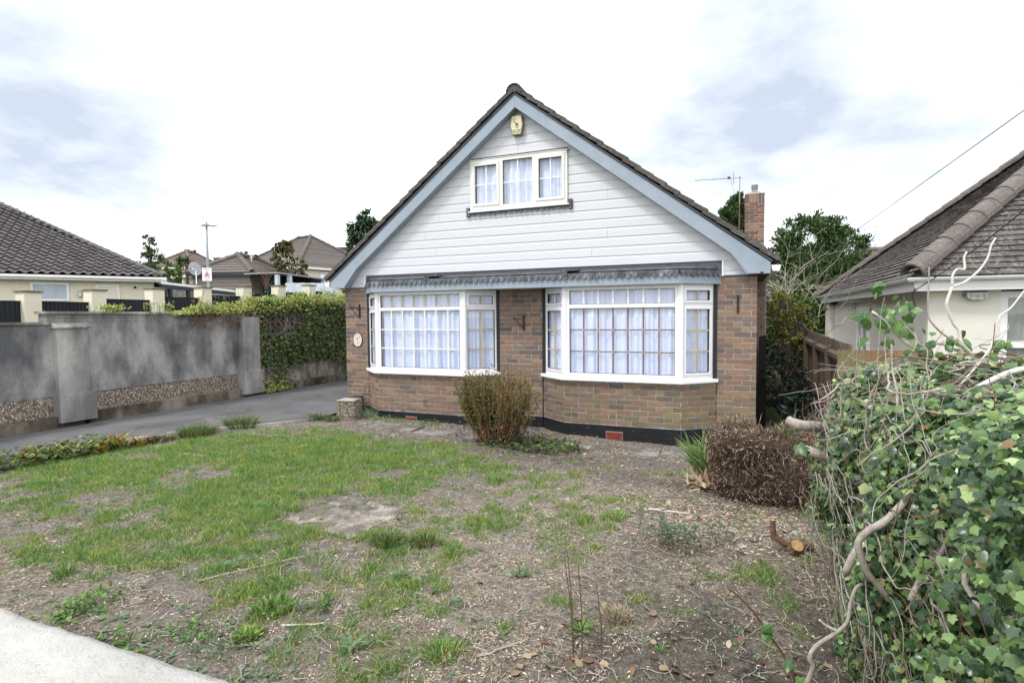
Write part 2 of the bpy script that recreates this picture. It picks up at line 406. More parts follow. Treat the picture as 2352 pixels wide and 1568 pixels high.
CUTW = simple('cut_wood', (.42, .26, .14), .8, .1, .3, 30)
def m_wood(name, a, b):
    m = Mat(name, .85, .2)
    r = m.rnd()
    c = m.mix(r, a, b)
    c = m.mix(.7, c, m.ramp(m.noise(9, 6, .7, (6, 6, .35)), [(.3, (.5, .5, .5)), (.7, (1.35, 1.3, 1.25))]), 'MULTIPLY')
    m.color(c).bump(m.noise(20, 4, .6, (6, 6, .3)), .5, .004)
    return m.m
WFENCE = m_wood('weathered_fence_board', (.13, .105, .085), (.20, .165, .135))
WFENCEN = m_wood('new_fence_board', (.20, .135, .07), (.30, .20, .115))
WGREEN = m_wood('algae_fence_board', (.17, .155, .075), (.21, .175, .095))
WPOST = m_wood('brown_fence_post', (.095, .072, .056), (.125, .095, .072))
WBLACK = m_wood('blackened_post', (.016, .014, .014), (.03, .026, .025))
CLAP = m_wood('grey_clapboard', (.24, .225, .205), (.32, .30, .275))
CREAM = simple('cream_render', (.70, .655, .54), .85, .15, .06, 1.5, .1)
CREAMR = simple('off_white_render', (.70, .68, .63), .85, .15, .07, 1.2, .15)
PANEL = simple('dark_fence_panel', (.012, .015, .024), .45, .35, .2)
CAPM = simple('grey_cap', (.16, .14, .12), .85, .2, .4, 8)
DSTEEL = simple('dark_canopy', (.03, .034, .045), .5, .4)
GUT = simple('white_gutter', (.80, .80, .80), .25, .5, .04)
LAMPM = simple('galvanised_post', (.26, .285, .33), .45, .5, .1, 4)
METG = simple('grey_metal', (.28, .29, .31), .4, .5, .1)
TEAL = simple('teal_door', (.01, .075, .095), .5, .4)
PALEB = simple('pale_blue_panel', (.52, .58, .66), .6, .3)
REDT = simple('red_hung_tile', (.34, .09, .08), .8, .2)
SIGNR = simple('sign_red', (.55, .05, .05), .5)
SIGNK = simple('sign_black', (.02, .02, .02), .5)
PLQ = simple('plaque_ceramic', (.70, .66, .58), .3, .5)
PINKF = simple('plaque_pink', (.45, .22, .22), .4)
ALARM = simple('alarm_yellow_plastic', (.60, .55, .36), .45, .4, .1)
ALARMD = simple('alarm_brown_side', (.22, .19, .12), .5, .4)
ALG = simple('alarm_green_print', (.01, .16, .15), .5)
WIREM = simple('black_wire', (.03, .03, .035), .5)
BULKG = simple('bulkhead_glass', (.55, .55, .52), .2, .6)

# ------------------------------------------------------------------ mesh helpers
def mkmesh(name, V, F, mat=None, uv=None, smooth=False):
    me = bpy.data.meshes.new(name)
    V = np.asarray(V, np.float32)
    if isinstance(F, np.ndarray):
        k = F.shape[1]; n = len(F)
        me.vertices.add(len(V)); me.vertices.foreach_set('co', V.ravel())
        me.loops.add(n*k); me.loops.foreach_set('vertex_index', F.astype(np.int32).ravel())
        me.polygons.add(n)
        me.polygons.foreach_set('loop_start', np.arange(0, n*k, k, dtype=np.int32))
        me.update(calc_edges=True)
        if uv is not None:
            l = me.uv_layers.new(name='UVMap')
            l.data.foreach_set('uv', np.asarray(uv, np.float32)[F.ravel()].ravel())
    else:
        me.from_pydata([tuple(map(float, v)) for v in V], [], F)
        me.update()
    if mat: me.materials.append(mat)
    if smooth: me.shade_smooth()
    return me
def link(name, me, parent=None, **props):
    o = bpy.data.objects.new(name, me)
    COL.objects.link(o)
    if parent: o.parent = parent
    for k, v in props.items(): o[k] = v
    return o
def thing(name, label, cat, loc=(0, 0, 0), rz=0, group=None, me=None):
    o = bpy.data.objects.new(name, me); COL.objects.link(o)
    o.location = loc; o.rotation_euler = (0, 0, rz)
    o['label'] = label; o['category'] = cat
    if group: o['group'] = group
    return o
class MB:
    def __init__(s): s.V = []; s.F = []
    def add(s, V, F):
        n = len(s.V); s.V += [tuple(v) for v in V]; s.F += [tuple(i+n for i in f) for f in F]; return s
    def box(s, x0, x1, y0, y1, z0, z1):
        return s.add([(x, y, z) for x in (x0, x1) for y in (y0, y1) for z in (z0, z1)],
                     [(0, 1, 3, 2), (4, 6, 7, 5), (0, 4, 5, 1), (2, 3, 7, 6), (0, 2, 6, 4), (1, 5, 7, 3)])
    def obox(s, p, q, w, z0, z1, off=0):
        """box along the plan segment p-q, w thick to its left, z0..z1"""
        p = Vector(p).to_2d(); q = Vector(q).to_2d(); d = (q-p).normalized(); n = Vector((-d.y, d.x))
        a, b = p+n*off, q+n*off; c, e = q+n*(off+w), p+n*(off+w)
        V = [(a.x, a.y, z0), (b.x, b.y, z0), (c.x, c.y, z0), (e.x, e.y, z0), (a.x, a.y, z1), (b.x, b.y, z1), (c.x, c.y, z1), (e.x, e.y, z1)]
        return s.add(V, [(0, 3, 2, 1), (4, 5, 6, 7), (0, 1, 5, 4), (1, 2, 6, 5), (2, 3, 7, 6), (3, 0, 4, 7)])
    def prism(s, poly, y0, y1, axis='y'):
        """poly of (a,b): extruded along axis"""
        n = len(poly)
        def P(a, b, c):
            return {'y': (a, c, b), 'x': (c, a, b), 'z': (a, b, c)}[axis]
        V = [P(a, b, y0) for a, b in poly]+[P(a, b, y1) for a, b in poly]
        F = [tuple(range(n)), tuple(range(2*n-1, n-1, -1))]+[(i, i+n, (i+1) % n+n, (i+1) % n) for i in range(n)]
        return s.add(V, F)
    def tube(s, pts, r, k=6, cap=True):
        pts = [Vector(p) for p in pts]; m = len(pts)
        rs = r if isinstance(r, (list, tuple)) else [r]*m
        V = []; prev = None
        for i, p in enumerate(pts):
            d = (pts[min(i+1, m-1)]-pts[max(i-1, 0)]).normalized()
            if prev is None:
                a = d.orthogonal().normalized()
            else:
                a = (prev-d*prev.dot(d))
                a = a.normalized() if a.length > 1e-6 else d.orthogonal().normalized()
            prev = a; b = d.cross(a)
            V += [p+(a*math.cos(t*2*math.pi/k)+b*math.sin(t*2*math.pi/k))*rs[i] for t in range(k)]
        F = [(i*k+j, i*k+(j+1) % k, (i+1)*k+(j+1) % k, (i+1)*k+j) for i in range(m-1) for j in range(k)]
        if cap: F += [tuple(range(k-1, -1, -1)), tuple((m-1)*k+j for j in range(k))]
        return s.add(V, F)
    def lathe(s, prof, c=(0, 0, 0), k=16):
        V = [(c[0]+r*math.cos(2*math.pi*j/k), c[1]+r*math.sin(2*math.pi*j/k), c[2]+z) for r, z in prof for j in range(k)]
        F = [(i*k+j, i*k+(j+1) % k, (i+1)*k+(j+1) % k, (i+1)*k+j) for i in range(len(prof)-1) for j in range(k)]
        F += [tuple(range(k-1, -1, -1)), tuple((len(prof)-1)*k+j for j in range(k))]
        return s.add(V, F)
    def mesh(s, name, mat, smooth=False): return mkmesh(name, s.V, s.F, mat, smooth=smooth)
    def obj(s, name, mat, parent=None, smooth=False, **props):
        return link(name, s.mesh(name, mat, smooth), parent, **props)

def frames(d, n):
    """rotation matrices (M,3,3): columns x, y(dir d), z(normal n)"""
    d = d/np.linalg.norm(d, axis=1, keepdims=True)
    x = np.cross(d, n); x /= np.maximum(np.linalg.norm(x, axis=1, keepdims=True), 1e-6)
    z = np.cross(x, d)
    return np.stack([x, d, z], axis=2)
def scatter(name, tv, tf, pos, rot, scl, mat, parent=None, tuv=None, kind='stuff', label=None):
    tv = np.asarray(tv, np.float32); tf = np.asarray(tf, np.int32)
    scl = np.asarray(scl, np.float32)
    if scl.ndim == 1: scl = np.repeat(scl[:, None], 3, 1)
    V = np.einsum('mij,mnj->mni', rot, tv[None]*scl[:, None, :])+pos[:, None, :]
    n = len(tv); M = len(pos)
    F = (tf[None]+(np.arange(M)*n)[:, None, None]).reshape(-1, tf.shape[1])
    uv = None if tuv is None else np.tile(np.asarray(tuv, np.float32), (M, 1))
    me = mkmesh(name, V.reshape(-1, 3), F, mat, uv)
    o = link(name, me, parent)
    if kind: o['kind'] = kind
    if label: o['label'] = label
    return o
def singles(name, me, pos, rot, scl, parent):
    scl = np.asarray(scl)
    for i in range(len(pos)):
        o = bpy.data.objects.new(name, me); COL.objects.link(o); o.parent = parent
        s_ = scl[i] if scl.ndim > 1 else (scl[i],)*3
        r = rot[i]
        o.matrix_local = Matrix([[r[a][b]*s_[b] for b in range(3)]+[pos[i][a]] for a in range(3)]+[[0, 0, 0, 1]])
def vrand(n, s=1.0): 
    v = rng.normal(size=(n, 3)); return s*v/np.linalg.norm(v, axis=1, keepdims=True)
# leaf templates lie in xy, pointing along +y, normal +z
def fan(rim, c, h=0):
    V = [(c[0], c[1], h)]+[(x, y, z) for x, y, z in rim]
    return np.array(V), np.array([(0, i+1, (i+1) % len(rim)+1) for i in range(len(rim))])
ivr = [(0, 0, 0), (.22, -.10, -.02), (.46, .04, -.07), (.43, .27, -.02), (.60, .50, -.10), (.36, .60, -.02), (0, .98, -.12), (-.36, .60, -.02), (-.60, .50, -.10), (-.43, .27, -.02), (-.46, .04, -.07), (-.22, -.10, -.02)]
IV_V, IV_F = fan(ivr, (0, .33), .04)
IV_UV = IV_V[:, :2]*np.array([.5, .5])+np.array([.5, .2])
ovr = [(0, 0, 0), (.24, .22, -.03), (.30, .48, -.05), (.18, .78, -.04), (0, 1, -.08), (-.18, .78, -.04), (-.30, .48, -.05), (-.24, .22, -.03)]
OV_V, OV_F = fan(ovr, (0, .5), .04)
Q_V = np.array([(-.22, 0, 0), (.22, .25, .02), (0, 1, -.05), (-.25, .6, 0)]); Q_F = np.array([(0, 1, 2), (0, 2, 3)])
B_V = np.array([(-.5, 0, 0), (.5, 0, 0), (-.38, .5, .10), (.38, .5, .10), (0, 1, .38)]); B_F = np.array([(0, 1, 3), (0, 3, 2), (2, 3, 4)])
L_V = np.array([(-.5, 0, 0), (.5, 0, 0), (-.6, .33, .12), (.6, .33, .12), (-.42, .68, .10), (.42, .68, .10), (0, 1, -.06), ]); L_F = np.array([(0, 1, 3), (0, 3, 2), (2, 3, 5), (2, 5, 4), (4, 5, 6)])

# value noise for layout
_perm = rng.random((64, 64, 64)).astype(np.float32)
def vnoise(x, y, z=0.0, s=1.0):
    x = np.asarray(x, float)*s+500; y = np.asarray(y, float)*s+500; z = np.asarray(z, float)*s+500+0*x
    xi, yi, zi = np.floor(x).astype(int), np.floor(y).astype(int), np.floor(z).astype(int)
    fx, fy, fz = x-xi, y-yi, z-zi
    fx, fy, fz = [f*f*(3-2*f) for f in (fx, fy, fz)]
    def g(a, b, c): return _perm[(xi+a) % 64, (yi+b) % 64, (zi+c) % 64]
    r = 0
    for a in (0, 1):
        for b in (0, 1):
            for c in (0, 1):
                r = r+g(a, b, c)*(fx if a else 1-fx)*(fy if b else 1-fy)*(fz if c else 1-fz)
    return r
def fbm(x, y, z=0.0, s=1.0, o=4):
    r = 0; a = .5; t = 0
    for i in range(o):
        r = r+a*vnoise(x, y, z, s*2**i); t += a; a *= .5
    return r/t

# ------------------------------------------------------------------ ground
def ground_z(x, y):
    x = np.asarray(x, float); y = np.asarray(y, float)
    z = -.30-.020*np.clip(x, 0, 8)
    return z+.05*(fbm(x, y, 0, 1.3, 3)-.5)+.03*(fbm(x, y, 3, 6, 3)-.5)
EDGE = [(-3.1, -9.5), (-2.15, -5.4), (-1.82, -4.39), (-1.06, -2.79), (.18, -1.10)]     # kerb between drive and lawn
def edge_x(y): return np.interp(y, [p[1] for p in EDGE], [p[0] for p in EDGE])
def lobe(x, y, cx, cy, rx, ry, rot=0):
    c, s = math.cos(rot), math.sin(rot); dx, dy = x-cx, y-cy
    u = (dx*c+dy*s)/rx; v = (-dx*s+dy*c)/ry
    return np.exp(-(u*u+v*v))
def cover(x, y):
    """turf, straw and dark-soil amounts of the garden"""
    n = fbm(x, y, 7, .9, 4)-.5; n2 = fbm(x, y, 9, 3.2, 4)-.5
    g = (1.15*lobe(x, y, 1.0, -4.2, 1.7, 1.5)+1.1*lobe(x, y, 1.2, -2.4, 1.7, 1.0)+.75*lobe(x, y, 2.6, -2.9, 1.2, 1.0)+.8*lobe(x, y, 3.1, -5.0, 1.2, .6, -.3)+.75*lobe(x, y, 2.2, -5.55, 1.2, .38)
         + .30*lobe(x, y, 4.6, -3.0, .9, .8)+.85*lobe(x, y, 4.25, -4.6, .45, .35)+.5*lobe(x, y, 4.7, -5.75, .6, .4)+.4*lobe(x, y, 5.1, -6.1, .4, .3)+.45*lobe(x, y, 4.6, -5.2, .5, .3))
    n3 = fbm(x, y, 5, 7.0, 3)-.5
    g = g*(1+2.0*n)+2.3*n2+1.6*n3-.19
    g = g-.9*lobe(x, y, 2.9, -3.2, .35, .3)-.5*lobe(x, y, 4.0, -5.0, .35, .25)-1.1*lobe(x, y, 3.45, -6.35, 1.1, .30)-.5*lobe(x, y, 1.9, -5.0, .4, .2)
    s = .95*lobe(x, y, 5.1, -4.4, .95, 1.2)+.8*lobe(x, y, 5.6, -3.0, .9, .7)+.75*lobe(x, y, 5.0, -5.5, .6, .5)+.8*lobe(x, y, 2.4, -6.2, .9, .5)+.95*lobe(x, y, 5.45, -6.0, .5, .5)+1.0*lobe(x, y, 6.7, -3.5, .6, .8)+.45
    s = s*(1+1.6*n2)
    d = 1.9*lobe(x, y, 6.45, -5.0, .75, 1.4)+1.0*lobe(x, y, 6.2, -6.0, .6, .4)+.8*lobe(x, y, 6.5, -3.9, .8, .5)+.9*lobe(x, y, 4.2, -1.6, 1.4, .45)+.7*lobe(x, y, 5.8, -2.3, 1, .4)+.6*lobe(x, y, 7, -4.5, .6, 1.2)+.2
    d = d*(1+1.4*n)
    k = (x < edge_x(y)+.55)
    g = np.where(k, g*np.clip((x-edge_x(y)-.25)/.3, 0, 1), g)
    g = g*np.clip((-1.45-y)/.25, 0, 1)
    return np.clip(g, 0, 1), np.clip(s, 0, 1), np.clip(d, 0, 1)
def grid(xs, ys, zf):
    X, Y = np.meshgrid(xs, ys); Z = zf(X, Y)
    nx, ny = len(xs), len(ys)
    V = np.stack([X, Y, Z], -1).reshape(-1, 3)
    i = (np.arange(ny-1)[:, None]*nx+np.arange(nx-1)[None]).ravel()
    return V, np.stack([i, i+1, i+nx+1, i+nx], 1), X, Y
def near_z(X, Y):
    z = ground_z(X, Y)
    drive = X < edge_x(Y)-.02
    far = Y > -.9
    z = np.where(drive & (X < 0.6), -.36, z)
    return np.where(far & (X < .2), -.36, z)
V, F, X, Y = grid(np.arange(-3.3, 9.7, .045), np.arange(-7.9, 2.0, .045), near_z)
me = mkmesh('lawn', V, F, SOIL, smooth=True)
g, s, d = cover(X, Y)
ca = me.color_attributes.new('cover', 'FLOAT_COLOR', 'POINT')
ca.data.foreach_set('color', np.stack([g, s, d, np.ones_like(g)], -1).reshape(-1).astype(np.float32))
link('garden_ground', me, kind='structure')
# land out to the horizon; the plots on the left stand higher and the hillside climbs behind them
def land_z(X, Y):
    z = np.full_like(X, -.50)
    left = np.clip((-X-3.36)/.02, 0, 1)
    z = z+left*(1.15+.066*np.clip(Y-2, 0, 60))
    back = np.clip((Y-14)/60, 0, 1)
    z = z+(1-left)*back*4.2+left*np.clip((Y-62)/300, 0, 1)*4
    return z
xs = np.concatenate([np.linspace(-900, -80, 12), np.linspace(-70, -6, 17), [-3.39, -3.36], np.arange(-3.3, 10, 1.9), np.linspace(14, 80, 10), np.linspace(140, 900, 8)])
ys = np.concatenate([np.linspace(-900, -60, 10), np.linspace(-40, -9, 6), np.arange(-7, 30, 2.0), np.linspace(34, 120, 16), np.linspace(200, 1500, 10)])
V, F, _, _ = grid(xs, ys, land_z)
link('land', mkmesh('land', V, F, FARG), kind='structure')
# driveway
dr = MB()
ysd = [-9.5]+[y for x, y in EDGE[1:]]+[0.0, 5, 14]
L_ = [(-3.22, y, -.297) for y in ysd]; Rr = [(min(float(edge_x(y)), 0.1) if y < -1.1 else (.18 if y < -.5 else -.01), y, -.297) for y in ysd]
dr.add(L_+Rr, [(i, i+len(L_), i+1+len(L_), i+1) for i in range(len(L_)-1)])
dr.obj('driveway', TARM, kind='structure')
# concrete edging of the drive: separate lengths, slightly out of line
ke = bpy.data.objects.new('drive_edging', None); COL.objects.link(ke); ke['kind'] = 'structure'
for i in range(len(EDGE)-1):
    a, b = Vector(EDGE[i]), Vector(EDGE[i+1]); n = max(1, int((b-a).length/.9))
    for k in range(n):
        p = a.lerp(b, k/n+.006); q = a.lerp(b, (k+1)/n-.006)
        j = random.uniform(-.012, .012)
        mb = MB().obox((p.x+j, p.y), (q.x+j*.5, q.y), -.055, -.42, -.262+random.uniform(-.008, .01))
        mb.obj('edging_stone', COPE, ke)
# paving flags along the house
pv = bpy.data.objects.new('garden_path', None); COL.objects.link(pv); pv['kind'] = 'structure'
px = .02
for i, w in enumerate((.62, .60, .9, .62, .9, .62, .6, .9, .62, .6)):
    z = float(ground_z(px+w/2, -1.0))+.002+random.uniform(-.004, .005)
    y1 = -.78 if px < 3.4 else -.72; y0 = y1-.42
    j = [random.uniform(-.012, .012) for _ in range(4)]
    mb = MB().add([(px+j[0], y0, z-.05), (px+w-.012, y0+j[1], z-.05), (px+w-.012, y1+j[2], z-.05), (px, y1+j[3], z-.05), (px+j[0], y0, z), (px+w-.012, y0+j[1], z), (px+w-.012, y1+j[2], z), (px, y1+j[3], z)],
                  [(0, 3, 2, 1), (4, 5, 6, 7), (0, 1, 5, 4), (1, 2, 6, 5), (2, 3, 7, 6), (3, 0, 4, 7)])
    mb.obj('paving_slab', PAVE, pv)
    px += w
# square of broken concrete in the lawn
pts = [(3.02, -4.65), (3.13, -3.94), (3.86, -4.02), (3.83, -4.80)]
zz = [float(ground_z(*p))+.006 for p in pts]
rim = []
for i in range(4):
    a, b = Vector(pts[i]), Vector(pts[(i+1) % 4])
    for k in range(8):
        p = a.lerp(b, k/8); nrm = Vector((b.y-a.y, a.x-b.x)).normalized()*random.uniform(-.022, .022)
        rim.append((p.x+nrm.x, p.y+nrm.y, zz[i]*(1-k/8)+zz[(i+1) % 4]*k/8))
c = (3.46, -4.35, sum(zz)/4+.004)
mb = MB(); n = len(rim)
mb.add([c]+rim+[(x, y, z-.08) for x, y, z in rim], [(0, (i+1) % n+1, i+1) for i in range(n)]+[(i+1, (i+1) % n+1, (i+1) % n+1+n, i+1+n) for i in range(n)])
o = mb.obj('concrete_slab', SLAB); o['label'] = 'cracked square concrete slab sunk in the lawn with a worn middle'; o['category'] = 'slab'

# ------------------------------------------------------------------ the house
house = thing('brick_house', 'brown brick chalet bungalow with white boarded gable, blue-grey bargeboards and two bay windows', 'house', (3.48, 0, 0))
H = Matrix.Translation((-3.48, 0, 0))
class HB(MB):          # builders below use world coordinates; objects are stored relative to the house
    def obj(s, name, mat, parent=None, smooth=False, **p):
        dx = 3.48 if parent is house else 0
        s.V = [(v[0]-dx, v[1], v[2]) for v in s.V]
        return MB.obj(s, name, mat, parent, smooth, **p)
W = 6.964
PLT = -.2075                       # top of the black plinth
# walls of mortar behind the bricks
def brick_mesh(L, D=.10, Hh=.065, seed=0):
    r = random.Random(seed)
    j = lambda a: r.uniform(-a, a)
    b = .004
    V = [(-L/2, 0, -Hh/2), (L/2, 0, -Hh/2), (L/2, 0, Hh/2), (-L/2, 0, Hh/2)]
    V = [(x+j(.0015), D, z+j(.001)) for x, y, z in V]+[(x+j(.002), b, z+j(.0015)) for x, y, z in V]+[(x*(1-2*b/L)+j(.0015), j(.0012), z*(1-2*b/Hh)+j(.001)) for x, y, z in V]
    F = [(8, 9, 10, 11)]
    for k in range(4):
        n = (k+1) % 4
        F += [(k, n, n+4, k+4), (k+4, n+4, n+8, k+8)]
    return mkmesh('brick', V, F, BR)
BM = {}
def bmesh_for(L, mat=BR):
    key = (round(L, 3), random.randint(0, 3), mat.name)
    if key not in BM:
        BM[key] = brick_mesh(key[0], seed=len(BM)); BM[key].materials.clear(); BM[key].materials.append(mat)
    return BM[key]
bricks = []      # (length, x, y, z, angle, size in view)
def lay(p, q, z0, z1, face=0.005, phase=0, ends=True):
    """stretcher bond along the plan segment p-q, courses whose centres lie between z0 and z1"""
    p, q = Vector(p), Vector(q); d = (q-p).normalized(); n = Vector((d.y, -d.x)); ln = (q-p).length
    for c in range(int(math.ceil((z0+.03)/.075)), int(math.floor((z1-.03)/.075))+1):
        x = 0.0; first = True
        x0 = -.1125 if (c+phase) % 2 else 0
        if random.random() < .06: x0 -= .1125*.5
        x = x0
        while x < ln-.02:
            a = max(x, 0.0); b = min(x+.215, ln)
            if random.random() < .07 and b-a > .2: b2 = a+.1025; segs = [(a, b2), (b2+.01, b)]
            else: segs = [(a, b)]
            for a, b in segs:
                if b-a > .035:
                    m = p+d*((a+b)/2)+n*(face+random.uniform(-.0025, .0025))
                    bricks.append((b-a, m.x, m.y, c*.075+random.uniform(-.0015, .0015), math.atan2(d.y, d.x)))
            x += .225
ZT = 2.02
PIERS = [(0, .49), (3.10, 3.84), (6.45, W)]
for (a, b), ph in zip(PIERS, (1, 0, 1)):
    lay((a, 0), (b, 0), PLT if a == 3.10 else PLT, ZT, phase=ph)
    HB().box(a, b, .0, .11, -.55, 2.16).obj('wall', MORT, house)
BAYS = [((.50, 0), (.95, -.37), (2.64, -.37), (3.09, 0)), ((3.86, 0), (4.31, -.36), (6.0, -.36), (6.44, 0))]
for bay in BAYS:
    mb = HB(); pl = HB()
    for i in range(3):
        lay(bay[i], bay[i+1], PLT, .44, phase=i)
    poly = [bay[0], bay[1], bay[2], bay[3]]
    mb.prism(poly, -.55, .44, 'z')
    mb.obj('bay_wall', MORT, house)
    # plinth
    off = .012
    pp = [(bay[0][0]-.01, .0), (bay[1][0]-.005, bay[1][1]-off-.008), (bay[2][0]+.005, bay[2][1]-off-.008), (bay[3][0]+.01, .0)]
    if bay is BAYS[1]: pp = [pp[0], pp[1], (5.93, pp[2][1]), (6.10, pp[2][1]+.05), pp[3]]
    pl.prism(pp, -.62, PLT+.004, 'z'); pl.obj('plinth', BLACKP, house)
for a, b in ((-.012, .49), (3.10, 3.85), (6.45, W+.012)):
    HB().box(a, b, -.018, .12, -.62, PLT+.002).obj('plinth', BLACKP, house)
camv = Vector((CAM.x, CAM.y))
bricks.sort(key=lambda b: (Vector((b[1], b[2]))-camv).length)
big = [b for b in bricks if b[0] > .09]; rest = [b for b in bricks if b[0] <= .09]
ind = big[:300]; rest += big[300:]
def put_brick(o, b, parent, dx=3.48):
    o.parent = parent
    o.location = (b[1]-dx, b[2], b[3]); o.rotation_euler = (random.uniform(-.006, .006), random.uniform(-.006, .006), b[4])
for b in ind:
    o = bpy.data.objects.new('brick', bmesh_for(b[0])); COL.objects.link(o); put_brick(o, b, house)
jb = MB()
for b in rest:
    me = bmesh_for(b[0]); c_, s_ = math.cos(b[4]), math.sin(b[4])
    jb.add([(b[1]-3.48+v.co.x*c_-v.co.y*s_, b[2]+v.co.x*s_+v.co.y*c_, b[3]+v.co.z) for v in me.vertices], [tuple(p.vertices) for p in me.polygons])
jb.obj('brickwork', BR, house, kind='stuff')
# side and back walls, projection on the right flank
HB().box(0.0, .11, .12, 9.3, -.55, 2.1).obj('side_wall', BR, house)
HB().box(W-.11, W, .12, 9.3, -.55, 2.1).obj('side_wall', BR, house)
HB().box(.11, W-.11, 9.2, 9.3, -.55, 2.1).obj('rear_wall', BR, house)
HB().box(W, 7.165, 1.62, 9.3, -.55, 1.95).obj('side_wall', MORT, house)
pb = MB(); pbr = []
for c in range(-2, 26):
    x = W+.005
    ws = (.18,) if c % 2 else (.10, .07)
    for w in ws:
        me = bmesh_for(w); pb.add([(x+w/2-3.48+v.co.x, 1.607+v.co.y, c*.075+v.co.z) for v in me.vertices], [tuple(p.vertices) for p in me.polygons]); x += w+.01
pb.obj('brickwork', BR, house, kind='stuff')
# lower ceiling and floor keep the inside dark
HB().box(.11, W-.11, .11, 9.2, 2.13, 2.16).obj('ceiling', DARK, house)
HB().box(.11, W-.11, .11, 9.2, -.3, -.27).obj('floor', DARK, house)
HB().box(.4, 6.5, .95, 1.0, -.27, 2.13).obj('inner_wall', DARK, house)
# air bricks
for cx, cy, cz, w in ((1.63, -.400, -.345, .20), (5.07, -.394, -.36, .225)):
    vb = HB().box(cx-w/2-.012, cx+w/2+.012, cy, cy+.03, cz-.078, cz+.078)
    fr = vb.obj('air_brick', simple('grey_frame_mortar', (.20, .19, .17), .9), house)
    sl = MB()
    for k in range(8):
        z = cz-.06+k*.0172
        sl.add([(cx-3.48-w/2, cy-.004, z-.005), (cx-3.48+w/2, cy-.004, z-.005), (cx-3.48+w/2, cy-.016, z+.001), (cx-3.48-w/2, cy-.016, z+.001), (cx-3.48-w/2, cy-.004, z+.008), (cx-3.48+w/2, cy-.004, z+.008)], [(0, 1, 2, 3), (3, 2, 5, 4)])
    sl.box(cx-3.48-w/2, cx-3.48+w/2, cy-.005, cy+.01, cz-.066, cz+.066)
    sl.obj('louvre', TERRA, fr)

# --- gable of white boards
BP = .1413; Z0B = 2.162
APX, APZ = 3.47, 4.70          # meeting point of the lower edges of the bargeboards
def rake(z):                   # half-width of the boarded gable at height z
    return (APZ-z)*(3.30/2.60)+.14
UW = (2.62, 4.28, 3.135, 3.955)   # upper window x0,x1,z0,z1
JOINT = {1: [4.65], 2: [1.94], 3: [4.89], 4: [1.74], 5: [5.46], 6: [2.02], 7: [4.89], 12: [], 13: [3.46]}
def board(x0a, x1a, x0b, x1b, z, h, name='weatherboard'):
    """x0a..x1a at the bottom, x0b..x1b at the top"""
    prof = [(-.024, 0), (-.025, .003), (-.023, h*.78), (-.018, h*.84), (-.0165, h+.004), (0, h+.004), (0, 0)]
    V = []
    for lo, hi in ((x0a, x0b), (x1a, x1b)):
        for y, dz in prof:
            t = min(1, dz/h); V.append((lo*(1-t)+hi*t, y-.002, z+dz))
    n = len(prof)
    F = [tuple(range(n-1, -1, -1)), tuple(range(n, 2*n))]+[(i, (i+1) % n, (i+1) % n+n, i+n) for i in range(n)]
    HB().add(V, F).obj(name, SID, house)
def back(x0, x1, z0, z1): return HB().box(x0, x1, .0, .07, z0, z1)
bk = HB()
row = 0; z = Z0B
while z < APZ-.02:
    z1 = min(z+BP, APZ-.005)
    la, lb = APX-rake(z), APX-rake(min(z1, APZ+.08)); ra, rb = APX+rake(z), APX+rake(min(z1, APZ+.08))
    if row == 0: pass
    cuts = [la]+[c for c in JOINT.get(row, [])]+[ra]
    segs = []
    for i in range(len(cuts)-1):
        a, b = cuts[i], cuts[i+1]
        if z1 > UW[2]+.02 and z < UW[3]-.02:
            if a < UW[0]: segs.append((a, min(b, UW[0]), i == 0, False))
            if b > UW[1]: segs.append((max(a, UW[1]), b, False, i == len(cuts)-2))
        else: segs.append((a, b, i == 0, i == len(cuts)-2))
    for a, b, le, re in segs:
        g_ = .0015
        board(a+(0 if le else g_), b-(0 if re else g_), (lb if le else a+g_), (rb if re else b-g_), z, BP)
        bk.box(min(a, lb) if le else a, max(b, rb) if re else b, .0, .05, z, z1)
    z += BP; row += 1
bk.obj('sheathing', DARK, house)
# short boards under the eaves, each side
for x0, x1 in ((.13, .47), (6.52, 6.84)):
    board(x0, x1, x0, x1, 2.02, BP); board(x0, x1, x0, x1, 1.955, .066)
    HB().box(x0, x1, 0, .05, 1.955, 2.17).obj('sheathing', DARK, house)
    xe = x1 if x0 < 1 else x0
    HB().box(xe-.012, xe+.012, -.040, 0, 1.945, 2.163).obj('trim', UPVC, house)
# --- bargeboards, soffit
L_out = [(3.47, 4.86), (-.175, 2.07), (-.175, 1.945), (.14, 1.935), (.40, 2.27), (3.47, 4.66)]
R_out = [(3.47, 4.86), (3.47, 4.66), (6.63, 2.235), (6.82, 1.95), (7.118, 1.95), (7.118, 2.10)]
HB().prism(L_out, -.190, -.165).obj('bargeboard', BLUE, house)
HB().prism([(x if x > 3.5 else 3.4725, z) for x, z in R_out], -.190, -.165).obj('bargeboard', BLUE, house)
# thin moulding under the tiles and the closing boards at the feet
HB().prism([(3.47, 4.885), (-.19, 2.085), (-.19, 2.055), (3.47, 4.855)], -.205, -.150).obj('verge_strip', simple('dark_verge_strip', (.06, .07, .085), .7), house)
HB().prism([(3.4705, 4.855), (7.14, 2.095), (7.14, 2.125), (3.4705, 4.885)], -.205, -.150).obj('verge_strip', simple('dark_verge_strip_b', (.06, .07, .085), .7), house)
so1 = HB()
so1.add([(3.47, -.165, 4.665), (.40, -.165, 2.275), (.40, -.0, 2.275), (3.47, 0, 4.665)], [(0, 1, 2, 3)])
so1.add([(3.47, -.165, 4.665), (6.63, -.165, 2.24), (6.63, 0, 2.24), (3.47, 0, 4.665)], [(0, 1, 2, 3)])
so1.add([(.40, -.165, 2.275), (.14, -.165, 1.94), (.14, 0, 1.94), (.40, 0, 2.275)], [(0, 1, 2, 3)])
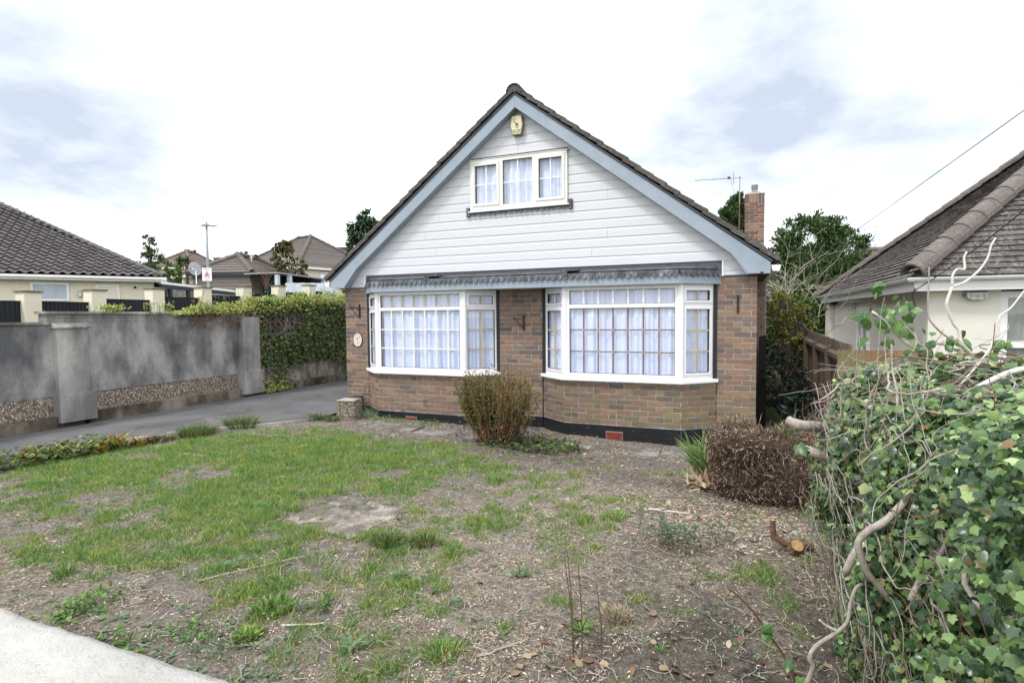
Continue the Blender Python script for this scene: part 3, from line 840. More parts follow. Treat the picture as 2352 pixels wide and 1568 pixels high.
so1.add([(6.63, -.165, 2.24), (6.82, -.165, 1.955), (6.82, 0, 1.955), (6.63, 0, 2.24)], [(0, 1, 2, 3)])
so1.obj('soffit', BLUE, house)
SOFD = simple('dark_soffit', (.05, .045, .045), .8)
HB().box(-.17, .0, -.164, 9.3, 1.945, 1.965).obj('eaves_soffit', SOFD, house)
HB().box(W, 7.11, -.164, 9.3, 1.945, 1.965).obj('eaves_soffit', SOFD, house)
HB().box(-.185, -.17, -.160, 9.3, 1.945, 2.07).box(7.10, 7.115, -.160, 9.3, 1.945, 2.09).obj('fascia', UPVC, house)
# applied triangular foot of the left bargeboard, split along its joint
HB().prism([(.395, 2.255), (.02, 1.938), (.13, 1.938)], -.205, -.1905).obj('bargeboard_foot', BLUE, house)
HB().prism([(6.66, 2.20), (6.84, 1.955), (7.00, 1.955), (6.93, 2.02)], -.199, -.1905).obj('bargeboard_foot', BLUE, house)
HB().box(6.98, 7.03, -.1925, -.185, 1.9505, 1.975).obj('gap', RUBBER, house)
# gutters
for x, zt, sg in ((-.255, 2.06, -1), (7.185, 2.06, 1)):
    g_ = HB(); prof = [(-.06, 0), (-.045, -.075), (.035, -.085), (.062, 0), (.056, 0), (.03, -.078), (-.04, -.068), (-.054, 0)]
    g_.prism([(x+a, zt+b) for a, b in prof], -.17, 9.3); g_.prism([(x-.06, zt), (x-.045, zt-.075), (x+.035, zt-.085), (x+.062, zt)], -.185, -.171)
    g_.obj('gutter', UPVC, house)
# --- roof: battened slabs with courses of tiles
def slope_pts(side):
    return ((3.47, 4.885), (-.205, 2.095)) if side < 0 else ((3.47, 4.885), (7.145, 2.115))
tile_meshes = {}
def tile_mesh(seed):
    r = random.Random(seed); V = []; n = 4
    for i in range(n+1):
        for j in range(2):
            V.append((-.005 if j == 0 else .275, i/n*.30, .012*math.sin(i/n*math.pi*2)*.35+r.uniform(-.003, .003)))   # x down the slope, y across
    V += [(a, b, c-.060) for a, b, c in V]
    m2 = 2*(n+1); F = []
    for i in range(n):
        a = 2*i; F += [(a, a+1, a+3, a+2), (a+m2, a+2+m2, a+3+m2, a+1+m2), (a+1, a+1+m2, a+3+m2, a+3)]
    F += [(0, m2, m2+1, 1), (2*n, 2*n+1, 2*n+1+m2, 2*n+m2)]
    return mkmesh('roof_tile', V, F, TILE)
TM = [tile_mesh(i) for i in range(5)]
NROW = 20
for side in (-1, 1):
    (xa, za), (xb, zb) = slope_pts(side)
    d = Vector((xb-xa, 0, zb-za)); ln = d.length; d.normalize(); nrm = Vector((-d.z, 0, d.x)) if side > 0 else Vector((d.z, 0, -d.x))
    if nrm.z < 0: nrm = -nrm
    HB().add([(xa, -.15, za-.01), (xb, -.15, zb-.01), (xb, 9.5, zb-.01), (xa, 9.5, za-.01), (xa, -.15, za-.06), (xb, -.15, zb-.06), (xb, 9.5, zb-.06), (xa, 9.5, za-.06)], [(0, 1, 2, 3), (7, 6, 5, 4), (0, 4, 5, 1), (1, 5, 6, 2)]).obj('roof_deck', DARK, house)
    st = MB()
    gge = ln/NROW
    ydir = Vector((0, 1, 0))
    for r_ in range(NROW):
        for k in range(31):
            yb = -.225+k*.315
            base = Vector((xa-3.48, 0, za))+d*(r_*gge+.012)+nrm*(.072+random.uniform(0, .008))
            dd = (d-nrm*(-.0)).normalized()
            tilt = (d*1.0+nrm*.075).normalized()*-1 if False else (d+nrm*.07).normalized()
            nn = tilt.cross(ydir) if side < 0 else ydir.cross(tilt)*-1
            if nn.z < 0: nn = -nn
            M = Matrix(((tilt.x, 0, nn.x, base.x), (tilt.y, 1, nn.y, yb+random.uniform(-.006, .006) if k == 0 else yb), (tilt.z, 0, nn.z, base.z), (0, 0, 0, 1)))
            me = random.choice(TM)
            if k < 2:
                o = bpy.data.objects.new('roof_tile', me); COL.objects.link(o); o.parent = house; o.matrix_local = M
            else:
                st.add([M @ v.co for v in me.vertices], [tuple(p.vertices) for p in me.polygons])
    st.obj('roof_tiling', TILE, house, kind='stuff')
# ridge tiles
def half_tile(rad, ln, mat, th=.02, k=9):
    V = []
    for y in (0, ln):
        for rr in (rad, rad-th):
            for i in range(k): a = math.pi*(i/(k-1)*1.1-.05); V.append((rr*math.cos(a), y, rr*math.sin(a)*1.0))
    F = []
    for i in range(k-1): F += [(i, i+1, 2*k+i+1, 2*k+i), (k+i, 3*k+i, 3*k+i+1, k+i+1), (i, k+i, k+i+1, i+1), (2*k+i, 2*k+i+1, 3*k+i+1, 3*k+i)]
    F += [(0, 2*k, 3*k, k), (k-1, 2*k-1, 4*k-1, 3*k-1)]
    return mkmesh('ridge_tile', V, F, mat, smooth=False)
rt_me = half_tile(.135, .44, TILE)
for k in range(21):
    o = bpy.data.objects.new('ridge_tile', rt_me); COL.objects.link(o); o.parent = house
    o.location = (3.47-3.48, -.235+k*.455, 4.885+random.uniform(-.004, .006))
HB().prism([(3.47-.11, 4.88), (3.47+.11, 4.88), (3.47+.07, 4.98), (3.47, 5.005), (3.47-.07, 4.98)], -.222, -.18).obj('ridge_mortar', TILE, house)

# --- lead-capped canopy over the bays
FP = [(.46, 0), (.92, -.47), (5.97, -.47), (6.51, 0)]
fb = HB()
for i in range(3): fb.obox(FP[i], FP[i+1], .03, 1.835, 1.975)
fb.obj('canopy_fascia', BLUE, house)
HB().prism([(.49, 0), (.93, -.445), (5.96, -.445), (6.47, 0)], 1.842, 1.862, 'z').obj('canopy_soffit', simple('canopy_white_soffit', (.5, .5, .5)), house)
# sloping lead top
def lead_run(p, q, zlow=1.972, ztop=2.10):
    p, q = Vector(p), Vector(q); d = (q-p).normalized(); n = Vector((d.y, -d.x)); ln = (q-p).length
    N = max(1, round(ln/.092)); w = ln/N
    mb = HB(); V = []; F = []
    for i in range(N):
        rag = random.uniform(-.006, .006); dr_ = random.uniform(.0, .008)
        K = 7
        for k in range(K+1):
            t = (i+k/K)*w; pt = p+d*t+n*(.020+.008*math.sin(k/K*math.pi)+dr_)
            pt2 = p+d*t+n*.008
            sc = math.sin(k/K*math.pi)**.6*.052
            V += [(pt.x, pt.y, zlow-sc+rag+.012), (pt2.x, pt2.y, zlow+.055)]
    for i in range(N):
        for k in range(7):
            a = 2*(i*8+k); F.append((a, a+2, a+3, a+1))
    mb.add(V, F)
    return mb
o = None
mb = HB()
for i in range(3):
    r_ = lead_run(FP[i], FP[i+1]); mb.add(r_.V, r_.F)
# the top sheet from the drip up to the wall
TP = [(.50, -.012), (.95, -.20), (5.94, -.20), (6.47, -.012)]
for i in range(3):
    a, b, c, e_ = FP[i], FP[i+1], TP[i+1], TP[i]
    mb.add([(a[0], a[1]-.006, 2.04), (b[0], b[1]-.006, 2.04), (c[0], c[1], 2.085), (e_[0], e_[1], 2.085)], [(0, 1, 2, 3)])
mb.add([(.5, -.012, 2.085), (.95, -.20, 2.085), (5.94, -.20, 2.085), (6.47, -.012, 2.085), (6.47, -.004, 2.11), (.5, -.004, 2.11)], [(0, 1, 2, 3, 4, 5)])
lf = mb.obj('lead_flashing', LEAD, house)
for x in (2.02, 4.35):
    t = MB(); xx = x-3.48
    t.box(xx-.045, xx+.05, -.495, -.468, 1.99, 2.065); t.box(xx-.045, xx+.20, -.50, -.08, 2.062, 2.082+.01)
    t.obj('lead_lap', LEAD, lf)
HB().box(.48, 6.51, -.010, .02, 2.09, 2.165).obj('upstand', DLEAD, house)
HB().box(6.44, 6.51, -.03, .0, 1.955, 2.10).obj('upstand', DLEAD, house)
# apron under the upper window
mb = HB(); r_ = lead_run((2.545, -.035), (4.36, -.035), 3.095, 3.2); mb.add(r_.V, r_.F)
mb.box(2.56, 4.34, -.052, -.034, 3.115, 3.150)
ap = mb.obj('lead_apron', DLEAD, house)
for x in (2.545, 4.30):
    t = MB().box(x-3.48, x-3.48+.055, -.062, -.033, 3.05, 3.20); t.obj('lead_lap', LEAD, ap)

# --- windows
def curtain(p, q, z0, z1, parent, seed, gap=None, base=0):
    """wavy net hung along the plan segment p-q"""
    r = random.Random(seed); p, q = Vector(p), Vector(q); d = (q-p).normalized(); n = Vector((-d.y, d.x)); ln = (q-p).length
    N = int(ln/.0075); ph = [r.uniform(0, 6.28) for _ in range(6)]; fr = [r.uniform(34, 48), r.uniform(62, 84), r.uniform(12, 20), r.uniform(100, 130)]
    rows = 9; V = []
    for j in range(rows+1):
        z = z0+(z1-z0)*j/rows; t = j/rows
        for i in range(N+1):
            s_ = i/N*ln
            wv = math.sin(s_*fr[0]+ph[0]+.5*math.sin(t*2+ph[3]))*.6+math.sin(s_*fr[1]+ph[1]+t*.6)*.32+math.sin(s_*fr[2]+ph[2]-t*.5)*.5+math.sin(s_*fr[3]+ph[4]+t)*.12
            amp = .030*(1.15-.45*t)
            pt = p+d*(s_+.010*math.cos(s_*fr[0]+ph[0])*(1-t*.5))+n*(wv*amp)
            V.append((pt.x-base, pt.y, z))
    F = np.array([(j*(N+1)+i, j*(N+1)+i+1, (j+1)*(N+1)+i+1, (j+1)*(N+1)+i) for j in range(rows) for i in range(N)])
    me = mkmesh('curtain', V, F, CURT, smooth=True)
    link('curtain', me, parent)
def window_light(parent, P, d, n, s0, s1, z0, z1, bars, rows, colr, sash=0, base=3.48, name='pane', dep=.0, fw_=.028):
    """glass in the opening s0..s1 / z0..z1 of a frame lying on P + d*s; bars upright, rows-1 horizontal"""
    def pt(s_, off, z): v = P+d*s_+n*off; return (v.x-base, v.y, z)
    def bar(a, b, za, zb, o0, o1, nm, mat):
        mb = MB(); V = [pt(s_, o_, z) for s_ in (a, b) for o_ in (o0, o1) for z in (za, zb)]
        mb.add(V, [(0, 1, 3, 2), (4, 6, 7, 5), (0, 4, 5, 1), (2, 3, 7, 6), (0, 2, 6, 4), (1, 5, 7, 3)])
        return mb.obj(nm, mat, parent)
    if sash:
        f = sash; mb = MB()
        for a, b, za, zb in ((s0, s1, z0, z0+f), (s0, s1, z1-f, z1), (s0, s0+f, z0+f, z1-f), (s1-f, s1, z0+f, z1-f)):
            V = [pt(s_, o_, z) for s_ in (a, b) for o_ in (-.016+dep, .03) for z in (za, zb)]
            mb.add(V, [(0, 1, 3, 2), (4, 6, 7, 5), (0, 4, 5, 1), (2, 3, 7, 6), (0, 2, 6, 4), (1, 5, 7, 3)])
        mb.obj('sash', parent.data.materials[0], parent)
        s0 += f; s1 -= f; z0 += f; z1 -= f
    # gasket
    mb = MB(); f = .006
    for a, b, za, zb in ((s0, s1, z0, z0+f), (s0, s1, z1-f, z1), (s0, s0+f, z0+f, z1-f), (s1-f, s1, z0+f, z1-f)):
        V = [pt(s_, o_, z) for s_ in (a, b) for o_ in (.002, .03) for z in (za, zb)]
        mb.add(V, [(0, 1, 3, 2), (4, 6, 7, 5), (0, 4, 5, 1), (2, 3, 7, 6), (0, 2, 6, 4), (1, 5, 7, 3)])
    mb.obj('gasket', RUBBER, parent)
    MB().add([pt(s0, .012, z0), pt(s1, .012, z0), pt(s1, .012, z1), pt(s0, .012, z1)], [(0, 1, 2, 3)]).obj('pane', GLASS, parent)
    bw = fw_/2 if colr is not BROWNB else .0085
    for i in range(1, bars+1):
        s_ = s0+(s1-s0)*i/(bars+1); bar(s_-bw, s_+bw, z0, z1, .002, .0105, 'glazing_bar', colr)
    for j in range(1, rows):
        z = z0+(z1-z0)*j/rows
        bar(s0, s1, z-bw*.8, z+bw*.8, .0025, .010, 'glazing_bar', colr)
        if colr is BROWNB:
            for i in range(1, bars+1):
                s_ = s0+(s1-s0)*i/(bars+1); bar(s_-.011, s_+.011, z-.010, z+.010, .0005, .011, 'glazing_cross', GOLD)
ZS, ZTM, ZH = .495, 1.545, 1.835
def bay_window(plan, cols, side_cols, idx):
    A, B, C, D = [Vector(p) for p in plan]
    mb = HB(); th = .06
    for p, q in ((A, B), (B, C), (C, D)):
        mb.obox(p, q, th, ZS, ZS+.062); mb.obox(p, q, th, ZH-.055, ZH); mb.obox(p, q, th, ZTM-.028, ZTM+.028, off=.001)
    for v, r_ in ((B, .048), (C, .048)):
        mb.lathe([(r_, ZS-.001), (r_, ZH+.001)], (v.x, v.y+.022, 0), 8)
    segs = []
    for p, q, ends in ((A, B, (.035, .05)), (B, C, (.075, .075)), (C, D, (.05, .035))):
        d = (q-p).normalized(); ln = (q-p).length
        mb.obox(p, p+d*ends[0], th-.002, ZS+.001, ZH-.001, off=-.002); mb.obox(q-d*ends[1], q, th-.002, ZS+.001, ZH-.001, off=-.002)
        segs.append((p, q, d, ln, ends))
    win = mb.obj('bay_window', UPVC, house)
    for k, (p, q, d, ln, ends) in enumerate(segs):
        n = Vector((-d.y, d.x)); s0, s1 = ends[0], ln-ends[1]
        nb = 6 if k == 1 else 1
        top, low = (cols if k == 1 else side_cols[0 if k == 0 else 1])
        window_light(win, p, d, n, s0, s1, ZTM+.028, ZH-.055, nb, 1, top, sash=(0 if k == 1 else .032))
        window_light(win, p, d, n, s0, s1, ZS+.062, ZTM-.028, nb, 3, low, sash=(0 if k == 1 else (.032 if k == 2 and idx else (.0 if k == 2 else .03))))
        ni = n*.065
        curtain(p+ni+d*.02, q+ni-d*.02, ZS+.03, ZH-.02, win, 10*idx+k+1, base=3.48)
    # sill
    o_ = .085
    SP = [(A.x-.04, 0), (A.x-.075, -.035), (B.x-.035, B.y-o_), (C.x+.035, C.y-o_), (D.x+.075, -.035), (D.x+.04, 0)]
    s_ = MB(); V = [(x-3.48, y, ZS-.045) for x, y in SP]+[(x-3.48, y, ZS-.022) for x, y in SP]+[(x-3.48+(0), y*(1) + (.05 if y < -.1 else .01), ZS+.001) for x, y in SP]
    F = [tuple(range(5, -1, -1)), tuple(range(12, 18))]
    for i in range(5): F += [(i, i+1, i+7, i+6), (i+6, i+7, i+13, i+12)]
    s_.add(V, F); s_.obj('sill', UPVC, win)
bay_window(((.535, 0), (.955, -.365), (2.63, -.365), (3.05, 0)), (TAN, CREAMW), ((TAN, TAN), (TAN, TAN)), 0)
bay_window(((3.895, 0), (4.315, -.355), (5.985, -.355), (6.40, 0)), (UPVC, BROWNB), ((UPVC, TAN), (TAN, TAN)), 1)
for x0, x1 in ((.487, .537), (3.048, 3.10), (3.845, 3.897), (6.398, 6.452)):
    HB().box(x0, x1, -.012, .09, .44, 1.90).obj('reveal', REVEAL, house)
for x0, x1 in ((.53, 3.05), (3.89, 6.40)):
    HB().box(x0, x1, .0, .10, 1.84, 2.15).obj('lintel', DARK, house)
# upper window, slightly proud of the boards
x0, x1, z0, z1 = UW
fr = HB(); y0, y1 = -.062, .02
fr.box(x0, x1, y0, y1, z0, z0+.075).box(x0, x1, y0, y1, z1-.05, z1).box(x0, x0+.045, y0+.001, y1, z0, z1).box(x1-.045, x1, y0+.001, y1, z0, z1)
xs_ = (x0+.045, x0+.52, x0+.585, x0+1.085, x0+1.15, x1-.045)
fr.box(xs_[1], xs_[2], y0+.001, y1, z0+.01, z1-.01).box(xs_[3], xs_[4], y0+.001, y1, z0+.01, z1-.01)
uw = fr.obj('upper_window', CREAMW, house)
P_ = Vector((0, y0+.018)); dX = Vector((1, 0)); nX = Vector((0, 1))
for k, (a, b) in enumerate(((xs_[0], xs_[1]), (xs_[2], xs_[3]), (xs_[4], xs_[5]))):
    window_light(uw, P_, dX, nX, a, b, z0+.075, z1-.05, 1, 2, UPVC, sash=0 if k == 1 else .045, dep=-.012, fw_=.02)
curtain((x0+.05, .03), (x1-.05, .03), z0+.05, z1-.02, uw, 91, base=3.48)
HB().box(x0-.03, x1+.03, -.085, .0, z0-.022, z0-.001).obj('sill', CREAMW, house)
HB().box(x0-.012, x1+.022, -.070, .0, z1+.001, z1+.012).obj('head_trim', CREAMW, house)
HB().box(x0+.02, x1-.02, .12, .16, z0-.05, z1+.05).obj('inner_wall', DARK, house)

# --- chimney
ch = MB(); cx0, cx1, cy0, cy1 = 6.93, 7.40, 7.40, 7.87
dz = 3.48
ch.box(cx0+.012-dz, cx1-.012-dz, cy0+.012, cy1-.012, -.5, 4.53)
chim = ch.obj('chimney', MORTC, house)
def chim_brick(L_, x, y, z, a, Hh=.065, rot=False):
    o = bpy.data.objects.new('brick', bmesh_for(L_, BRC)); COL.objects.link(o); o.parent = chim
    o.location = (x-dz, y, z); o.rotation_euler = (0, math.pi/2 if rot else 0, a); o.scale = (.965, 1, .86)
for c in range(33, 58):
    z = c*.075
    segs = ((0, .105), (.115, .33), (.34, .47)) if c % 2 else ((0, .23), (.24, .47))
    for a, b in segs:
        chim_brick(b-a, cx0+(a+b)/2, cy0, z, 0)
        chim_brick(b-a, cx0, cy0+.47-(a+b)/2, z, -math.pi/2)
for k in range(6):
    chim_brick(.215, cx0+.035+k*.08, cy0-.004, 4.305+.11, 0, rot=True)
for k in range(6):
    chim_brick(.215, cx0-.004, cy0+.035+k*.08, 4.305+.11, -math.pi/2, rot=True)
MB().add([(cx0-dz-.005, cy0-.005, 4.53), (cx1-dz+.005, cy0-.005, 4.53), (cx1-dz+.005, cy1, 4.53), (cx0-dz-.005, cy1, 4.53), (cx0-dz+.14, cy0+.14, 4.615), (cx1-dz-.14, cy0+.14, 4.615), (cx1-dz-.14, cy1-.14, 4.615), (cx0-dz+.14, cy1-.14, 4.615)], [(0, 1, 5, 4), (1, 2, 6, 5), (2, 3, 7, 6), (3, 0, 4, 7), (4, 5, 6, 7)]).obj('flaunching', COPE, chim)
MB().lathe([(.075, 4.60), (.07, 4.68), (.085, 4.69), (.085, 4.71), (.072, 4.715), (.085, 4.73), (.085, 4.75), (.072, 4.755), (.085, 4.77), (.085, 4.80), (.05, 4.80), (.05, 4.70)], (7.165-dz, 7.63, 0), 18).obj('chimney_pot', METG, chim)

# --- things fixed to or standing by the house
def bracket(x, z, label, scroll):
    t = thing('wall_bracket', label, 'bracket', (x, -.012, z), 0, 'hanging basket brackets on the brick front')
    MB().box(-.013, .013, -.012, .010, -.125, .125).obj('back_plate', IRON, t)
    if scroll == 'none': return t
    L_ = .165; ang = (-.88, -.47) if scroll == 'left' else (-.80, -.60)
    ax = Vector((ang[0], ang[1], 0)).normalized()
    pts = [(0, 0, .07), tuple(ax*L_*.5+Vector((0, 0, .066))), tuple(ax*L_+Vector((0, 0, .07)))]
    MB().tube(pts, .0065, 6).obj('arm', IRON, t)
    b_ = [tuple(ax*L_*.92*s_+Vector((0, 0, -.10+.165*(s_**(1.6 if scroll == 'left' else 1.0))))) for s_ in (0, .25, .5, .75, 1)]
    MB().tube(b_, .0065, 6).obj('brace', IRON, t)
    c_ = ax*L_
    cl = [tuple(c_+ax*(-.004+.022*math.cos(a)*(1-a/12))+Vector((0, 0, .055+.022*math.sin(a)*(1-a/12)))) for a in [k*.6 for k in range(12)]]
    MB().tube(cl, .005, 6).obj('scroll', IRON, t)
    if scroll == 'left':
        cl = [tuple(c_+ax*(.0+.018*math.cos(a))+Vector((0, 0, .095+.018*math.sin(a)))) for a in [k*.6 for k in range(11)]]
        MB().tube(cl, .0045, 6).obj('scroll', IRON, t)
        cl = [tuple(ax*(.022+.018*math.cos(a))+Vector((0, 0, .035+.018*math.sin(a)))) for a in [k*.6 for k in range(11)]]
        MB().tube(cl, .0045, 6).obj('scroll', IRON, t)
    return t
bracket(.32, 1.525, 'black scrolled basket bracket on the brick left of the left bay', 'left')
bracket(3.53, 1.305, 'black basket bracket on the brick pier between the two bays', 'mid')
b3 = bracket(6.72, 1.555, 'plain black upright bracket plate on the brick right of the right bay', 'none')
pq = thing('house_number_plaque', 'oval cream number plaque with pink flowers on the left brick pier', 'plaque', (.275, -.016, 1.00))
def disc(rx, rz_, y0, y1, k=28): return MB().prism([(rx*math.cos(2*math.pi*i/k), rz_*math.sin(2*math.pi*i/k)) for i in range(k)], y0, y1)
disc(.098, .128, -.006, .010).obj('rim', simple('plaque_dark_rim', (.09, .05, .05), .4), pq)
disc(.090, .120, -.010, -.0055).obj('face', PLQ, pq)
mb = MB()
for k in range(46):
    a = random.uniform(0, 6.28); r_ = random.uniform(.5, .92); cx, cz = .088*r_*math.cos(a), .112*r_*math.sin(a)
    s_ = random.uniform(.004, .009)
    mb.add([(cx+s_*math.cos(t), -.0115, cz+s_*math.sin(t)) for t in [i*1.2566+a for i in range(5)]], [(0, 1, 2, 3, 4)])
mb.obj('flower_print', PINKF, pq)
def text(s, size, mat, parent, loc, name='lettering', ext=.001):
    cu = bpy.data.curves.new(name, 'FONT'); cu.body = s; cu.size = size; cu.align_x = 'CENTER'; cu.align_y = 'CENTER'; cu.extrude = ext
    tmp = bpy.data.objects.new('tmp', cu); COL.objects.link(tmp)
    bpy.context.view_layer.update()
    me = bpy.data.meshes.new_from_object(tmp); COL.objects.unlink(tmp); bpy.data.objects.remove(tmp)
    me.materials.clear(); me.materials.append(mat)
    o = link(name, me, parent); o.location = loc; o.rotation_euler = (math.pi/2, 0, 0)
    return o
text('7', .085, SIGNK, pq, (0, -.013, .005))
text('........', .03, SIGNK, pq, (0, -.013, -.085))
# alarm box, six-sided, with stag and words
al = thing('alarm_box', 'yellowed burglar alarm box with green stag under the gable peak', 'alarm box', (3.47, -.036, 4.41))
pol = [(-.085, .145), (.085, .145), (.105, .0), (.075, -.145), (-.075, -.145), (-.105, .0)]
MB().prism(pol, -.075, .0).obj('housing', ALARMD, al)
MB().prism([(x*.90, z*.97) for x, z in pol], -.083, -.075).obj('cover', ALARM, al)
stag = MB()
def sp(pts, y=-.0845): stag.add([(x, y, z) for x, z in pts], [tuple(range(len(pts)))])
sp([(-.030, .040), (-.018, .052), (-.010, .030), (.018, .026), (.030, .022), (.034, .002), (.020, -.006), (-.002, -.004), (-.014, .006), (-.020, .026)])
for a in ((-.012, .004), (-.002, -.002), (.016, -.002), (.027, .004)): sp([(a[0]-.003, a[1]), (a[0]+.004, a[1]), (a[0]+.003, -.052), (a[0]-.001, -.052)])
sp([(-.040, .048), (-.020, .052), (-.022, .062), (-.034, .062)])
for s_ in (-1, 1):
    sp([(-.028+s_*.002, .060), (-.028+s_*.006, .060), (-.028+s_*.024, .088), (-.028+s_*.020, .092)]); sp([(-.028+s_*.012, .074), (-.028+s_*.015, .074), (-.028+s_*.008, .092), (-.028+s_*.006, .090)]); sp([(-.028+s_*.02, .08), (-.028+s_*.022, .078), (-.028+s_*.030, .096), (-.028+s_*.028, .098)])
stag.obj('stag_print', ALG, al)
text('NEW FOREST', .026, ALG, al, (0, -.0845, -.085)); text('SECURITY', .030, ALG, al, (0, -.0845, -.115))
# aerial
ae = thing('tv_aerial', 'long thin yagi television aerial on a mast beside the chimney', 'aerial', (6.80, 7.45, 3.1))
MB().tube([(0, 0, 0), (0, 0, 1.2)], .018, 8).obj('mast_clamp', STEMB, ae)
MB().tube([(0, 0, 1.0), (0, 0, 1.93)], .012, 8).obj('mast', METG, ae)
MB().box(0, .16, -.012, .012, .52, .54).box(0, .16, -.012, .012, .86, .88).obj('wall_arm', IRON, ae)
bd = Vector((-1.08, -.45, -.07)); bn = Vector((.45, -1.08, 0)).normalized()
MB().tube([tuple(Vector((.03, 0, 1.89))), tuple(Vector((0, 0, 1.89))+bd)], .008, 6).obj('boom', METG, ae)
for k in range(10):
    p = Vector((0, 0, 1.89))+bd*(.28+.08*k); MB().tube([tuple(p-bn*.07-Vector((0, 0, .0))), tuple(p+bn*.07+Vector((0, 0, .01)))], .004, 4).obj('director', METG, ae)
p = Vector((0, 0, 1.89))+bd*.14
MB().tube([tuple(p+Vector((0, 0, -.17))), tuple(p+Vector((0, 0, .17)))], .008, 5).obj('reflector', METG, ae)
MB().box(p.x-.15, p.x-.08, p.y-.08, p.y-.03, 1.86, 1.91).obj('dipole_box', IRON, ae)
MB().tube([tuple(p+Vector((-.08, 0, 0))), tuple(p+Vector((.01, 0, -.35))), tuple(p+Vector((.06, .02, -.75))), (0, 0, .75)], .004, 4).obj('cable', IRON, ae)
# gate post
gp = thing('gate_post', 'blackened old wooden post at the right flank of the house', 'post', (7.10, 1.30, -.45))
MB().add([(-.06, -.05, 0), (.06, -.05, 0), (.06, .05, 0), (-.06, .05, 0), (-.05, -.045, 1.50), (.05, -.045, 1.52), (.05, .045, 1.53), (-.05, .045, 1.50)], [(0, 1, 5, 4), (1, 2, 6, 5), (2, 3, 7, 6), (3, 0, 4, 7), (4, 5, 6, 7)]).obj('shaft', WBLACK, gp)
MB().box(-.13, -.066, -.02, .02, 0, 1.3).obj('closing_strip', WBLACK, gp)
# pebble-faced concrete stump
psx, psy = .62, -.72
ps = thing('concrete_stump', 'low square pebble-dashed concrete stump at the left house corner', 'stump', (psx, psy, -.31), R(12))
mb = MB(); n = 5
def roughbox(w, d_, h, j, top=True, seg=6):
    m_ = MB(); V = []; ring = [(-w+2*w*i/seg, -d_) for i in range(seg)]+[(w, -d_+2*d_*i/seg) for i in range(seg)]+[(w-2*w*i/seg, d_) for i in range(seg)]+[(-w, d_-2*d_*i/seg) for i in range(seg)]
    for k in range(5):
        z = h*k/4
        for x, y in ring: V.append((x*(1-.08*k/4)+random.uniform(-j, j), y*(1-.08*k/4)+random.uniform(-j, j), z+(random.uniform(-j, j)*.8 if k == 4 else 0)))
    N = len(ring); F = [(k*N+i, k*N+(i+1) % N, (k+1)*N+(i+1) % N, (k+1)*N+i) for k in range(4) for i in range(N)]
    V.append((0, 0, h+.01)); F += [(4*N+i, 4*N+(i+1) % N, len(V)-1) for i in range(N)]
    return m_.add(V, F)
roughbox(.17, .16, .32, .006).obj('shaft', PEB, ps)
MB().prism([(-.165, -.155), (0, -.162), (.165, -.155), (.16, 0), (.165, .155), (0, .15), (-.165, .155), (-.16, 0)], .318, .333, 'z').obj('broken_top', COPE, ps)
pbv = []
k = 0
peb_v = np.array([(math.cos(a)*r_, math.sin(a)*r_, h) for r_, h in ((1, 0), (.75, .5)) for a in [i*math.pi/3 for i in range(6)]]+[(0, 0, .65)])
peb_f = np.array([(i, (i+1) % 6, 6+(i+1) % 6) for i in range(6)]+[(i, 6+(i+1) % 6, 6+i) for i in range(6)]+[(6+i, 6+(i+1) % 6, 12) for i in range(6)])
PEBS = m_leaf('pebble', [(0, (.10, .08, .06)), (.3, (.26, .21, .16)), (.6, (.42, .37, .30)), (.9, (.60, .57, .51)), (1, (.22, .13, .08))], .6, .3, 0)
N = 420; t = rng.random(N); fz = rng.random(N)*.30+.005; side = rng.integers(0, 4, N)
w_ = .17*(1-.08*fz/.32)+.002; a_ = (t*2-1)*.155
pos = np.stack([np.where(side == 0, a_, np.where(side == 1, w_, np.where(side == 2, a_, -w_))), np.where(side == 0, -w_+.01, np.where(side == 1, a_, np.where(side == 2, w_-.01, a_))), fz], 1)
nn = np.stack([np.where(side == 1, 1., np.where(side == 3, -1., 0)), np.where(side == 0, -1., np.where(side == 2, 1., 0)), np.zeros(N)], 1)
rot = frames(vrand(N), nn); zc_ = nn; x_ = np.cross(rot[:, :, 1], zc_); x_ /= np.linalg.norm(x_, axis=1, keepdims=True); y_ = np.cross(zc_, x_)
scatter('pebbles', peb_v, peb_f, pos, np.stack([x_, y_, zc_], 2), np.stack([rng.uniform(.006, .013, N), rng.uniform(.005, .010, N), np.full(N, .007)], 1), PEBS, ps)
# brown block leaning by the corner
bl = thing('brown_block', 'small brown concrete block standing on the tarmac behind the stump', 'block', (.33, -.16, -.30))
MB().box(-.10, .10, -.06, .07, 0, .28).obj('block_body', simple('brown_block_paint', (.07, .045, .038), .8, .2, .3, 9), bl)

# ------------------------------------------------------------------ retaining wall along the drive
rw = thing('retaining_wall', 'long stained grey rendered retaining wall with pebbledash foot beside the drive', 'wall', (-3.3, -2, -.3))
class RB(MB):
    def obj(s, name, mat, parent=rw, smooth=False, **p):
        o = parent.location
        s.V = [(v[0]-o.x, v[1]-o.y, v[2]-o.z) for v in s.V] if parent is not None and parent.parent is None else s.V
        return MB.obj(s, name, mat, parent, smooth, **p)
XW = -3.3
RB().box(XW-.22, XW, -9.5, -2.97, .195, 1.335).obj('wall_panel', REND)
RB().box(XW-.22, XW, -2.97, .55, .205, 1.37).obj('wall_panel', REND)
RB().box(XW-.22, XW-.004, -3.04, .62, 1.37, 1.505).obj('upper_course', REND)
for i in range(15):
    y = -3.03+i*.242
    for k in range(2):
        yy = y+(.1 if k else 0)
        if yy+.23 < .6: RB().box(XW-.02, XW+.003+random.uniform(-.002, .003), yy, yy+.232+random.uniform(-.03, .004), 1.375+k*.065, 1.433+k*.065).obj('stone', REND)
RB().box(XW-.24, XW-.035, -9.5, .5, -.6, .2).obj('pebbledash_panel', PEB)
